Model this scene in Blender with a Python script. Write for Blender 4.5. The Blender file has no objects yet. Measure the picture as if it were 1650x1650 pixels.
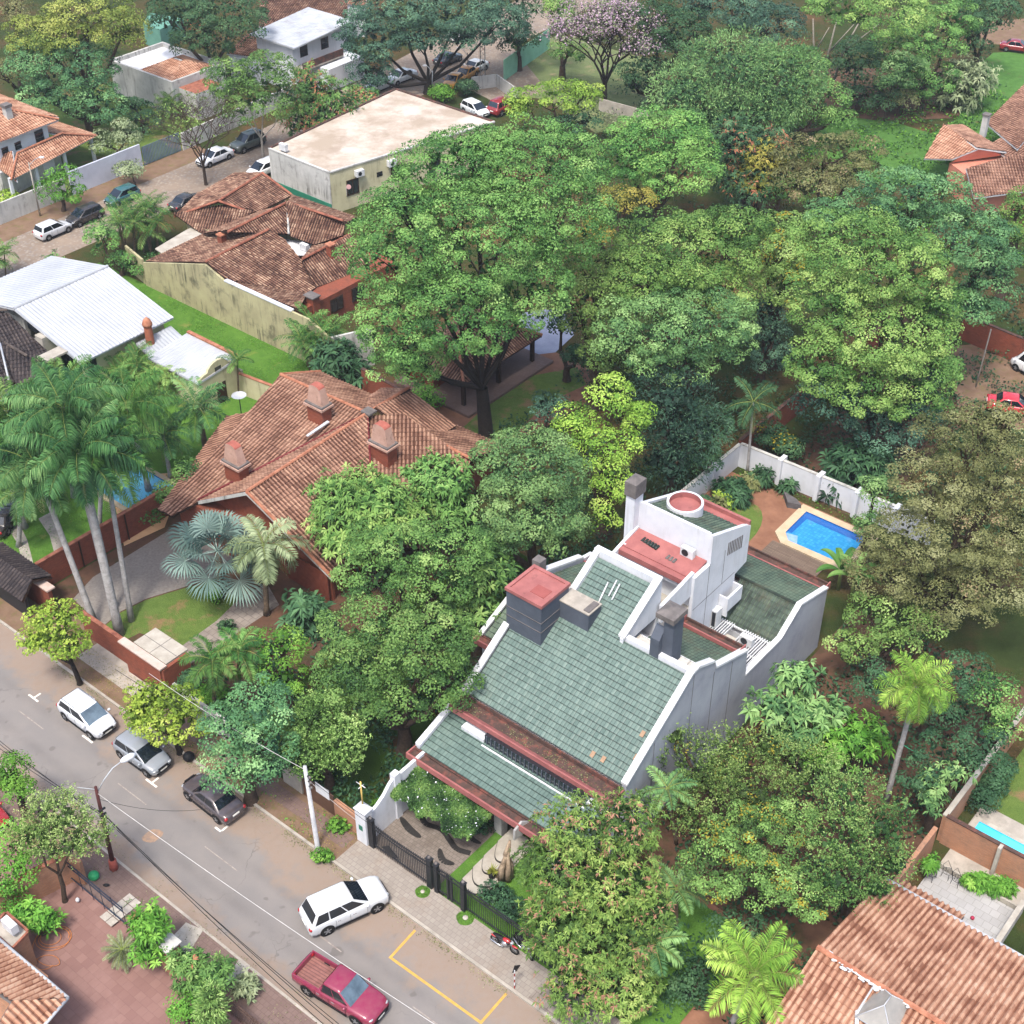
import bpy, bmesh, math, random
import numpy as np
from mathutils import Vector, Matrix

R = math.radians
SC = bpy.context.scene
COL = SC.collection
# ------------------------------------------------------------------ camera, sky, sun, exposure
CAMH, FPX, TILT = 65.0, 2300.0, R(37.5)
cam_d = bpy.data.cameras.new('camera'); cam = bpy.data.objects.new('camera', cam_d); COL.objects.link(cam)
cam.location = (0, 0, CAMH); cam.rotation_euler = (R(90) - TILT, 0, 0)
cam_d.sensor_width = 36; cam_d.lens = 36 * FPX / 1650; cam_d.clip_start = 1; cam_d.clip_end = 3000
SC.camera = cam
SUN_EL, SUN_AZ = R(64), R(198)          # azimuth from +Y clockwise
w = bpy.data.worlds.new('World'); SC.world = w; w.use_nodes = True
nt = w.node_tree
bg = nt.nodes['Background']
sky = nt.nodes.new('ShaderNodeTexSky'); sky.sky_type = 'NISHITA'; sky.sun_disc = False
sky.sun_elevation = SUN_EL; sky.sun_rotation = SUN_AZ
sky.air_density = 1.0; sky.dust_density = 4.0; sky.ozone_density = 1.0
nt.links.new(sky.outputs[0], bg.inputs[0]); bg.inputs[1].default_value = 0.135
sl = bpy.data.lights.new('sun', 'SUN'); sl.energy = 1.7; sl.angle = R(9); sl.color = (1.0, 0.95, 0.87)
so = bpy.data.objects.new('sun', sl); COL.objects.link(so)
sd = Vector((math.sin(SUN_AZ) * math.cos(SUN_EL), math.cos(SUN_AZ) * math.cos(SUN_EL), math.sin(SUN_EL)))
so.rotation_euler = sd.to_track_quat('Z', 'Y').to_euler(); so.location = (0, 0, 120)
SC.view_settings.view_transform = 'Standard'; SC.view_settings.look = 'None'
SC.view_settings.exposure = 1.32; SC.view_settings.gamma = 1.0
SC.cycles.max_bounces = 5; SC.cycles.diffuse_bounces = 3; SC.cycles.glossy_bounces = 2
SC.cycles.transmission_bounces = 4; SC.cycles.transparent_max_bounces = 6
SC.cycles.sample_clamp_indirect = 4

# ------------------------------------------------------------------ frames
FW = Vector((0, math.cos(TILT), -math.sin(TILT))); UP = Vector((0, math.sin(TILT), math.cos(TILT)))
AA = R(-39.5)
UX = Vector((math.cos(AA), math.sin(AA), 0)); VX = Vector((-math.sin(AA), math.cos(AA), 0))
def ray(x, y): return Vector((1, 0, 0)) * ((x - 825) / FPX) - UP * ((y - 825) / FPX) + FW
def at(x, y, z=0.0):                    # surveyed point of the site at height z
    d = ray(x, y); return Vector((0, 0, CAMH)) + d * ((z - CAMH) / d.z)
def atY(x, y, Y):
    d = ray(x, y); return Vector((0, 0, CAMH)) + d * (Y / d.y)
def W(u, v, z=0.0): return UX * u + VX * v + Vector((0, 0, z))
def ppm(P): return FPX / (Vector(P) - Vector((0, 0, CAMH))).dot(FW)

# ------------------------------------------------------------------ materials
MATS = {}
def lin(c):
    if isinstance(c, str):
        c = [int(c[i:i + 2], 16) / 255 for i in (0, 2, 4)]
        return tuple((x / 12.92 if x <= .04045 else ((x + .055) / 1.055) ** 2.4) for x in c)
    return tuple(c)
def nodes(name):
    m = bpy.data.materials.new(name); m.use_nodes = True
    t = m.node_tree; b = t.nodes['Principled BSDF']
    return m, t, b, t.nodes.new, t.links.new
def mixc(t, fac, a, b, mode='MIX'):
    n = t.nodes.new('ShaderNodeMix'); n.data_type = 'RGBA'; n.blend_type = mode
    for sock, val in ((n.inputs[0], fac), (n.inputs[6], a), (n.inputs[7], b)):
        if hasattr(val, 'links'): t.links.new(val, sock)
        elif isinstance(val, (int, float)): sock.default_value = val
        else: sock.default_value = (*lin(val)[:3], 1)
    return n.outputs[2]
def ramp(t, fac, stops):
    n = t.nodes.new('ShaderNodeValToRGB'); e = n.color_ramp.elements
    while len(e) < len(stops): e.new(.5)
    for i, (p, c) in enumerate(stops):
        e[i].position = p; e[i].color = (*lin(c)[:3], 1)
    t.links.new(fac, n.inputs[0]); return n.outputs[0]
def rng_(t, fac, a, b, c=0., d=1.):
    n = t.nodes.new('ShaderNodeMapRange'); t.links.new(fac, n.inputs[0])
    for i, v in enumerate((a, b, c, d)): n.inputs[i + 1].default_value = v
    return n.outputs[0]
def mth(t, op, a, b=0.):
    n = t.nodes.new('ShaderNodeMath'); n.operation = op
    for i, v in enumerate((a, b)):
        if hasattr(v, 'links'): t.links.new(v, n.inputs[i])
        else: n.inputs[i].default_value = v
    return n.outputs[0]
def noise(t, scale, detail=4, rough=.55, vec=None):
    n = t.nodes.new('ShaderNodeTexNoise'); n.inputs['Scale'].default_value = scale
    n.inputs['Detail'].default_value = detail; n.inputs['Roughness'].default_value = rough
    if vec is None: vec = t.nodes.new('ShaderNodeNewGeometry').outputs['Position']
    t.links.new(vec, n.inputs['Vector']); return n.outputs[0]
def bump(t, b, h, strength, dist=.05):
    n = t.nodes.new('ShaderNodeBump'); n.inputs['Strength'].default_value = strength; n.inputs['Distance'].default_value = dist
    t.links.new(h, n.inputs['Height']); t.links.new(n.outputs[0], b.inputs['Normal'])
def setc(t, b, col, rough=.8, spec=.3, metal=0.):
    if hasattr(col, 'links'): t.links.new(col, b.inputs['Base Color'])
    else: b.inputs['Base Color'].default_value = (*lin(col)[:3], 1)
    b.inputs['Roughness'].default_value = rough; b.inputs['Specular IOR Level'].default_value = spec
    b.inputs['Metallic'].default_value = metal

def plain(name, c1, c2=None, scale=1.5, rough=.85, spec=.25, bmp=.3, bs=25, stain=None, metal=0., contrast=(.35, .65), streak=None):
    """two-tone noise, fine bump, optional (colour, scale, threshold, amount) stains"""
    if name in MATS: return MATS[name]
    m, t, b, N, L = nodes(name)
    col = mixc(t, rng_(t, noise(t, scale, 6, .65), contrast[0], contrast[1]), c1, c2 or c1)
    if stain:
        sc, th, am = stain[1:]
        col = mixc(t, rng_(t, noise(t, sc, 6, .7), th, th + .15, 0, am), col, stain[0])
    if streak:      # rain-borne dirt: noise stretched down the wall
        mp = N('ShaderNodeMapping'); mp.inputs['Scale'].default_value = (3.2, 3.2, .22); L(N('ShaderNodeNewGeometry').outputs['Position'], mp.inputs[0])
        f = mth(t, 'MULTIPLY', rng_(t, noise(t, 1.0, 5, .6, mp.outputs[0]), .5, .72), rng_(t, noise(t, .7, 3), .4, .62, 0, streak[1]))
        col = mixc(t, f, col, streak[0])
    setc(t, b, col, rough, spec, metal)
    if bmp: bump(t, b, noise(t, bs, 3), bmp, .02)
    MATS[name] = m; return m

def tint_mat(name, stops, rough=.8, spec=.25, weather=None, hue=.0, transl=0., var=.25, wscale=.6):
    """colour from the per-face 'tint' value, broken up by world noise"""
    if name in MATS: return MATS[name]
    m, t, b, N, L = nodes(name)
    at_ = N('ShaderNodeAttribute'); at_.attribute_name = 'tint'
    f = mth(t, 'ADD', at_.outputs['Fac'], rng_(t, noise(t, wscale, 4), .3, .7, -var, var))
    col = ramp(t, f, stops)
    if weather:
        wc, sc, th, am = weather
        col = mixc(t, rng_(t, noise(t, sc, 7, .7), th, th + .2, 0, am), col, wc)
    setc(t, b, col, rough, spec)
    if transl:
        oi = N('ShaderNodeObjectInfo')
        hs = N('ShaderNodeHueSaturation'); L(col, hs.inputs['Color'])
        L(rng_(t, oi.outputs['Random'], 0, 1, .5 - hue, .5 + hue), hs.inputs['Hue'])
        L(rng_(t, oi.outputs['Random'], 0, 1, .85, 1.15), hs.inputs['Value'])
        col = hs.outputs[0]; L(col, b.inputs['Base Color'])
        tr = N('ShaderNodeBsdfTranslucent'); L(col, tr.inputs['Color'])
        mx = N('ShaderNodeMixShader'); mx.inputs[0].default_value = transl
        L(b.outputs[0], mx.inputs[1]); L(tr.outputs[0], mx.inputs[2])
        L(mx.outputs[0], t.nodes['Material Output'].inputs[0])
    MATS[name] = m; return m

def brick(name, c1, c2, cm, bw, bh, mortar=.012, rough=.85, offs=.5, dirt=None, bmp=.5, rot=0):
    if name in MATS: return MATS[name]
    m, t, b, N, L = nodes(name)
    uv = N('ShaderNodeUVMap').outputs[0]
    if rot:
        mp = N('ShaderNodeMapping'); mp.inputs['Rotation'].default_value = (0, 0, rot); L(uv, mp.inputs[0]); uv = mp.outputs[0]
    k = N('ShaderNodeTexBrick'); L(uv, k.inputs['Vector'])
    for n_, c in (('Color1', c1), ('Color2', c2), ('Mortar', cm)): k.inputs[n_].default_value = (*lin(c), 1)
    k.inputs['Scale'].default_value = 1; k.inputs['Mortar Size'].default_value = mortar
    k.inputs['Brick Width'].default_value = bw; k.inputs['Row Height'].default_value = bh; k.offset = offs
    k.inputs['Mortar Smooth'].default_value = .3
    col = mixc(t, rng_(t, noise(t, .9, 6), .3, .7, 0, .35), k.outputs[0], cm)
    if dirt: col = mixc(t, rng_(t, noise(t, dirt[1], 6, .7), dirt[2], dirt[2] + .18, 0, dirt[3]), col, dirt[0])
    setc(t, b, col, rough, .25)
    n = N('ShaderNodeBump'); n.invert = True; n.inputs['Strength'].default_value = bmp; n.inputs['Distance'].default_value = .01
    L(k.outputs['Fac'], n.inputs['Height']); L(n.outputs[0], b.inputs['Normal'])
    MATS[name] = m; return m

def paint(name, c, rough=.25, coat=.6, metal=0.):
    if name in MATS: return MATS[name]
    m, t, b, N, L = nodes(name)
    col = mixc(t, rng_(t, noise(t, 3, 5), .3, .8, 0, .18), c, '8a7a68')
    setc(t, b, col, rough, .5, metal)
    b.inputs['Coat Weight'].default_value = coat; b.inputs['Coat Roughness'].default_value = .08
    MATS[name] = m; return m

# ------------------------------------------------------------------ mesh building
class MB:
    def __init__(s): s.v = []; s.f = []; s.mi = []; s.mats = []; s.sm = []
    def idx(s, m):
        if m not in s.mats: s.mats.append(m)
        return s.mats.index(m)
    def face(s, pts, m, smooth=False):
        n = len(s.v); s.v += [tuple(p) for p in pts]; s.f.append(list(range(n, n + len(pts)))); s.mi.append(s.idx(m)); s.sm.append(smooth)
    def faces(s, verts, faces, m, smooth=False):
        n = len(s.v); s.v += [tuple(p) for p in verts]; k = s.idx(m)
        for f in faces: s.f.append([i + n for i in f]); s.mi.append(k); s.sm.append(smooth)
    def box(s, o, a, b, c, m, skip=()):
        o, a, b, c = Vector(o), Vector(a), Vector(b), Vector(c)
        if a.cross(b).dot(c) < 0: a, b = b, a
        p = [o, o + a, o + a + b, o + b, o + c, o + a + c, o + a + b + c, o + b + c]
        F = [(0, 3, 2, 1), (4, 5, 6, 7), (0, 1, 5, 4), (1, 2, 6, 5), (2, 3, 7, 6), (3, 0, 4, 7)]
        s.faces(p, [f for i, f in enumerate(F) if i not in skip], m)
    def ubox(s, u0, u1, v0, v1, z0, z1, m): s.box(W(u0, v0, z0), UX * (u1 - u0), VX * (v1 - v0), (0, 0, z1 - z0), m)
    def lbox(s, x0, x1, y0, y1, z0, z1, m): s.box((x0, y0, z0), (x1 - x0, 0, 0), (0, y1 - y0, 0), (0, 0, z1 - z0), m)
    def prism(s, poly, dz, m, mtop=None):
        poly = [Vector(p) for p in poly]; n = len(poly)
        a = sum((poly[i].x * poly[(i + 1) % n].y - poly[(i + 1) % n].x * poly[i].y) for i in range(n))
        if (a < 0): poly = poly[::-1]
        d = Vector((0, 0, dz)) if not isinstance(dz, Vector) else dz
        lo, hi = (poly, [p + d for p in poly]) if d.z >= 0 else ([p + d for p in poly], poly)
        s.face(hi, mtop or m); s.face(lo[::-1], m)
        for i in range(n):
            j = (i + 1) % n; s.face([lo[i], lo[j], hi[j], hi[i]], m)
    def slab(s, poly, n, m):            # planar polygon extruded by the vector n
        poly = [Vector(p) for p in poly]; n = Vector(n); k = len(poly)
        nn = (poly[1] - poly[0]).cross(poly[2] - poly[1])
        if nn.dot(n) < 0: poly = poly[::-1]
        top = [p + n for p in poly]; s.face(top, m); s.face(poly[::-1], m)
        for i in range(k):
            j = (i + 1) % k; s.face([poly[i], poly[j], top[j], top[i]], m)
    def tube(s, path, r, m, n=6, cap=True, smooth=True):
        path = [Vector(p) for p in path]; rs = r if isinstance(r, (list, tuple)) else [r] * len(path)
        V_, F = [], []; prev = None
        for i, p in enumerate(path):
            d = (path[min(i + 1, len(path) - 1)] - path[max(i - 1, 0)]).normalized()
            x = (d.cross(Vector((0, 0, 1))) if abs(d.z) < .95 else d.cross(Vector((1, 0, 0)))).normalized() if prev is None else (prev - d * prev.dot(d)).normalized()
            prev = x; y = d.cross(x)
            for k in range(n):
                a = 2 * math.pi * k / n; V_.append(p + (x * math.cos(a) + y * math.sin(a)) * rs[i])
        for i in range(len(path) - 1):
            for k in range(n):
                k2 = (k + 1) % n; F.append((i * n + k, i * n + k2, (i + 1) * n + k2, (i + 1) * n + k))
        if cap: F.append(tuple(range(n))[::-1]); F.append(tuple(range((len(path) - 1) * n, len(path) * n)))
        s.faces(V_, F, m, smooth)
    def ell(s, c, rx, ry, rz, m, nu=10, nv=6, smooth=True):
        V_, F = [], []
        for j in range(nv + 1):
            ph = math.pi * j / nv
            for i in range(nu):
                a = 2 * math.pi * i / nu; V_.append((c[0] + rx * math.sin(ph) * math.cos(a), c[1] + ry * math.sin(ph) * math.sin(a), c[2] + rz * math.cos(ph)))
        for j in range(nv):
            for i in range(nu):
                k = (i + 1) % nu; F.append((j * nu + i, (j + 1) * nu + i, (j + 1) * nu + k, j * nu + k))
        s.faces(V_, F, m, smooth)
    def build(s, name, parent=None, local=False, bevel=0, sub=0):
        me = bpy.data.meshes.new(name); me.from_pydata(s.v, [], s.f)
        for m in s.mats: me.materials.append(m)
        me.polygons.foreach_set('material_index', s.mi); me.polygons.foreach_set('use_smooth', s.sm)
        me.update(); auto_uv(me)
        if bevel or sub:
            bm = bmesh.new(); bm.from_mesh(me); bmesh.ops.remove_doubles(bm, verts=bm.verts, dist=.0005)
            if bevel:
                es = [e for e in bm.edges if len(e.link_faces) == 2 and e.calc_face_angle(0) > .5]
                bmesh.ops.bevel(bm, geom=es, offset=bevel, segments=2, affect='EDGES', profile=.6, clamp_overlap=True)
            bm.to_mesh(me); bm.free()
        return link(name, me, parent, local)
def auto_uv(me):
    n = len(me.loops)
    if not n: return
    co = np.empty(len(me.vertices) * 3); me.vertices.foreach_get('co', co); co = co.reshape(-1, 3)
    vi = np.empty(n, int); me.loops.foreach_get('vertex_index', vi)
    nr = np.empty(len(me.polygons) * 3); me.polygons.foreach_get('normal', nr); nr = nr.reshape(-1, 3)
    lt = np.empty(len(me.polygons), int); me.polygons.foreach_get('loop_total', lt)
    N = np.repeat(nr, lt, 0); P = co[vi]
    flat = np.abs(N[:, 2]) > .97
    h = np.stack([-N[:, 1], N[:, 0], 0 * N[:, 0]], 1); ln = np.linalg.norm(h, axis=1, keepdims=True); h = h / np.maximum(ln, 1e-6)
    h[flat] = np.array(UX); s_ = np.cross(N, h); s_[flat] = np.array(VX)
    uv = np.stack([(P * h).sum(1), (P * s_).sum(1)], 1)
    l = me.uv_layers.new(name='UVMap'); l.data.foreach_set('uv', uv.ravel())
def link(name, me, parent=None, local=False):
    o = bpy.data.objects.new(name, me); COL.objects.link(o)
    if parent is not None:
        o.parent = parent
        if not local and parent.type == 'EMPTY': o.matrix_parent_inverse = Matrix.Translation(-Vector(parent.location))
    return o
LABELS = set()
def tag(o, label=None, cat=None, group=None, kind=None):
    if label: o['label'] = label
    if cat: o['category'] = cat
    if group: o['group'] = group
    if kind: o['kind'] = kind
    return o
def thing(name, label, cat, loc=(0, 0, 0), rz=0, group=None):
    o = bpy.data.objects.new(name, None); COL.objects.link(o); o.location = loc; o.rotation_euler = (0, 0, rz)
    o.empty_display_size = .3
    return tag(o, label, cat, group)
def one(mb, name, label, cat, group=None, **k): return tag(mb.build(name, **k), label, cat, group)

# ------------------------------------------------------------------ tiled roofs (real courses and barrels, clipped to a convex outline)
def hull(P):
    P = sorted(set((round(a, 5), round(b, 5)) for a, b in P)); out = []
    for Q in (P, P[::-1]):
        k = []
        for p in Q:
            while len(k) > 1 and (k[-1][0] - k[-2][0]) * (p[1] - k[-2][1]) - (k[-1][1] - k[-2][1]) * (p[0] - k[-2][0]) <= 0: k.pop()
            k.append(p)
        out += k[:-1]
    return out
def tiles(name, poly, m, parent, pitch=.24, course=.40, amp=.045, step=.035, seg=4, under=None, seed=0, spread=.45, trough=.3, hint=None, shape='barrel', local=False):
    poly = [Vector(p) for p in poly]
    n = Vector((0, 0, 0))
    for i in range(len(poly)): n += poly[i].cross(poly[(i + 1) % len(poly)])
    n.normalize()
    if n.z < 0: n = -n; poly = poly[::-1]
    s = Vector((0, 0, 1)) - n * n.z
    s = s.normalized() if s.length > .02 else (hint or VX)
    h = s.cross(n).normalized(); o = sum(poly, Vector()) / len(poly)
    A = hull([((p - o).dot(h), (p - o).dot(s)) for p in poly]); poly = [o + h * a + s * b for a, b in A]
    if sum((poly[i].cross(poly[(i + 1) % len(poly)]) for i in range(len(poly))), Vector()).dot(n) < 0: poly = poly[::-1]
    a0, a1 = min(a for a, _ in A), max(a for a, _ in A); b0, b1 = min(b for _, b in A), max(b for _, b in A)
    nc = int((a1 - a0) / pitch) + 2; nr = int((b1 - b0) / course) + 2
    rs = np.random.RandomState(seed + 7)
    xs = a0 + np.arange(nc * seg + 1) * pitch / seg
    ph = (np.arange(nc * seg + 1) % seg) / seg
    if shape == 'flat':
        ph = np.array([0, .10, .55])[np.arange(nc * seg + 1) % 3]; xs = a0 + (np.arange(nc * seg + 1) // 3 + ph) * pitch
    prof = amp * np.cos(2 * np.pi * ph) if shape == 'barrel' else amp * (ph > .05)
    H, S, NN, O = (np.array(q) for q in (h, s, n, o))
    V_ = np.zeros((nr, 3, len(xs), 3)); lip = .13 if shape == 'flat' else .1
    jit = rs.normal(0, .006, (nr, nc + 1)).repeat(seg, 1)[:, :len(xs)]
    for r in range(nr):
        for k, kk in enumerate((0, lip, 1)):
            y = b0 + (r + kk) * course
            zz = prof + step * (1 - kk) + jit[r]
            V_[r, k] = O + xs[:, None] * H + y * S + zz[:, None] * NN
    V_ = V_.reshape(-1, 3); M = len(xs)
    F, T = [], []
    tt = .5 + (rs.rand(nr, nc) - .5) * spread
    cf = [.15 if (shape == 'flat' and c % seg == 0) else (trough if shape == 'barrel' and c % seg in (seg // 2 - 1, seg // 2) else 1.) for c in range(len(xs) - 1)]  # troughs, grooves, lips and risers tinted darker: grime plus groove shade painted in
    for r in range(nr):
        base = r * 3 * M
        for c in range(M - 1):
            F.append((base + c, base + c + 1, base + M + c + 1, base + M + c)); T.append(tt[r, c // seg] * cf[c] * (.25 if shape == 'flat' and course < 9 else .7 if course < 9 else 1.))
            F.append((base + M + c, base + M + c + 1, base + 2 * M + c + 1, base + 2 * M + c)); T.append(tt[r, c // seg] * cf[c])
            if r > 0: q = base - M; F.append((q + c, q + c + 1, base + c + 1, base + c)); T.append(0.)
    me = bpy.data.meshes.new(name); me.from_pydata(V_.tolist(), [], F)
    bm = bmesh.new(); bm.from_mesh(me)
    lay = bm.faces.layers.float.new('tint')
    bm.faces.ensure_lookup_table()
    for f, tv in zip(bm.faces, T): f[lay] = tv; f.smooth = False
    k = len(poly)
    for i in range(k):
        p, q = poly[i], poly[(i + 1) % k]; out = (q - p).cross(n).normalized()
        bmesh.ops.bisect_plane(bm, geom=bm.verts[:] + bm.edges[:] + bm.faces[:], plane_co=p, plane_no=out, clear_outer=True, dist=1e-5)
    bm.to_mesh(me); bm.free()
    me.materials.append(m)
    if under:
        bm = bmesh.new(); bm.from_mesh(me); lo = [p - n * .08 for p in poly]; lo2 = [p - n * .2 for p in poly]
        a = [bm.verts.new(p) for p in lo]; b_ = [bm.verts.new(p) for p in lo2]
        fs = [bm.faces.new(a), bm.faces.new(b_[::-1])] + [bm.faces.new((b_[i], b_[(i + 1) % k], a[(i + 1) % k], a[i])) for i in range(k)]
        for f in fs: f.material_index = 1
        bm.to_mesh(me); bm.free(); me.materials.append(under)
    return link(name, me, parent, local)
def ridge(name, segs, m, parent, r=.13):
    for a, b in segs:
        mb = MB(); a, b = Vector(a), Vector(b); n = max(1, int((b - a).length / .5)); d = (b - a) / n
        for i in range(n):
            p = a + d * i + Vector((0, 0, .03)); mb.tube([p, p + d * 1.02], [r, r * .86], m, 6, True, False)
        mb.build(name, parent)
def wallrun(mb, pts, h, th, m, z0=0., cap=None, mc=None):
    """wall along ground points; pts (Vector)"""
    for a, b in zip(pts[:-1], pts[1:]):
        a, b = Vector(a), Vector(b); d = b - a; n = Vector((-d.y, d.x, 0)).normalized() * th
        mb.box(a - n / 2 + Vector((0, 0, z0)), d, n, (0, 0, h), m)
        if cap: mb.box(a - n * .5 * cap + Vector((0, 0, z0 + h)), d, n * cap, (0, 0, .08), mc or m)
# ------------------------------------------------------------------ shared materials
CLAY = ['5e2f20', '9c5136', 'bb6a47', 'd18a64']
m_orange = tint_mat('terracotta_tile_orange', [(0, '4e342a'), (.35, '806152'), (.6, '93715f'), (1, 'a98b76')], .85, .15, ('4a3a2c', .55, .56, .45))
m_brownt = tint_mat('terracotta_tile_weathered', [(0, '30211e'), (.35, '6a4e42'), (.6, '806454'), (.85, '9e8470'), (1, 'baa48c')], .9, .1, ('3b2c26', .5, .5, .55), var=.2)
m_bright = tint_mat('terracotta_tile_new', [(0, '6c4636'), (.35, '9a735e'), (.6, 'ac8770'), (1, 'bc9f8a')], .8, .15, ('6a4a38', .8, .6, .35))
m_dark = tint_mat('charcoal_tile', [(0, '221f22'), (.5, '3e3838'), (1, '5c534e')], .85, .15, ('6a5c4c', .9, .58, .4))
m_green = tint_mat('green_glazed_tile', [(0, '1c2725'), (.3, '485b55'), (.6, '5c6f68'), (1, '77887f')], .5, .3, ('5a5c4c', .6, .58, .22), var=.08)
m_green2 = tint_mat('green_tile_mossy', [(0, '222c26'), (.35, '46564a'), (1, '667460')], .6, .3, ('4c4636', .8, .5, .6), var=.2)
m_ridge_o = plain('ridge_clay', 'a8745c', '84523e', 2, bmp=.3)
m_ridge_b = plain('ridge_clay_weathered', '9a6450', '6a3e32', 2)
m_ridge_d = plain('ridge_charcoal', '5a504a', '3c3634', 2)
m_white = plain('white_plaster', 'c8cacf', 'bcbfc5', .8, .75, bmp=.12, stain=('96948c', .9, .64, .25), streak=('8a8880', .35))
m_whitec = plain('white_coping', 'c6c8ca', 'b4b6b8', 1.2, .7, bmp=.1, stain=('6e6c64', 1.6, .58, .55), streak=('76746c', .35))
m_greyw = plain('grey_blue_plaster', '9a9da4', '8b8e97', .5, .85, bmp=.15, stain=('74767e', .5, .56, .4), streak=('6a6c72', .25))
m_slate = plain('dark_slate_paint', '4e545f', '424852', .8, .7, bmp=.15)
m_cap = plain('grey_cement_cap', '6b6664', '555150', 2, .9)
m_red = plain('oxide_red_paint', '98605c', '84504e', 1.0, .7, bmp=.15, stain=('5a3a34', 1.3, .58, .6))
m_redg = plain('gutter_dirt', '54403a', '3a302c', 2.5, .95, stain=('7b4a40', 2, .5, .7))
m_cream = plain('cream_plaster', 'b9b494', 'aaa486', .7, .9, stain=('77725a', .8, .62, .5), streak=('6a6650', .8))
m_mould = plain('mouldy_yellow_plaster', 'a8a27e', '968f70', .5, .95, bmp=.2, stain=('46463c', .55, .53, .7), streak=('33342c', 1.0))
m_oldw = plain('old_white_wall', 'b9b8b4', 'a0a09c', .5, .95, stain=('5d5c5a', .9, .57, .6), streak=('454440', .9))
m_glass = plain('window_glass', '161b20', '222a30', 1, .08, .8, bmp=0)
m_frame = plain('dark_timber', '3d2a20', '2b1d16', 5, .8)
m_metal = plain('zinc_sheet', 'b4b7bc', 'a2a6ac', .5, .45, .5, bmp=.1, stain=('9a9ca4', 1.5, .6, .5))
m_gate = plain('dark_iron', '23252a', '181a1e', 6, .55, .4, bmp=.1)
m_conc = plain('concrete', 'a39c92', '8b857c', 1.2, .95, stain=('5f5a52', .9, .56, .5))
m_concl = plain('pale_concrete', 'a8a399', '928c82', 1.2, .9, stain=('77736a', .9, .56, .5))
m_brickr = brick('red_brick', '8e4a36', '7a3c2c', '6a4638', .24, .075, .01, dirt=('43332c', .7, .52, .55))
m_brickt = brick('tan_brick', 'b07a5a', '9c6a4e', '8a7464', .24, .075, .012, dirt=('5a4a3e', .9, .55, .5))
m_bark = plain('bark_brown', '4a3d33', '332a24', 6, .95, bmp=.8, bs=12)
m_barkd = plain('bark_dark', '2c2622', '1e1a18', 6, .95, bmp=.8, bs=12)
m_barkp = plain('bark_pale', '9a938a', '7c756c', 6, .95, bmp=.6, bs=12)
m_palmt = plain('palm_trunk_grey', '9c9a98', '7f7c7a', 3, .9, bmp=.5, bs=8, stain=('5d5a58', 2.5, .55, .6))
m_palmb = plain('palm_trunk_brown', '6e5f4e', '4c4035', 5, .95, bmp=.7, bs=10)

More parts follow.
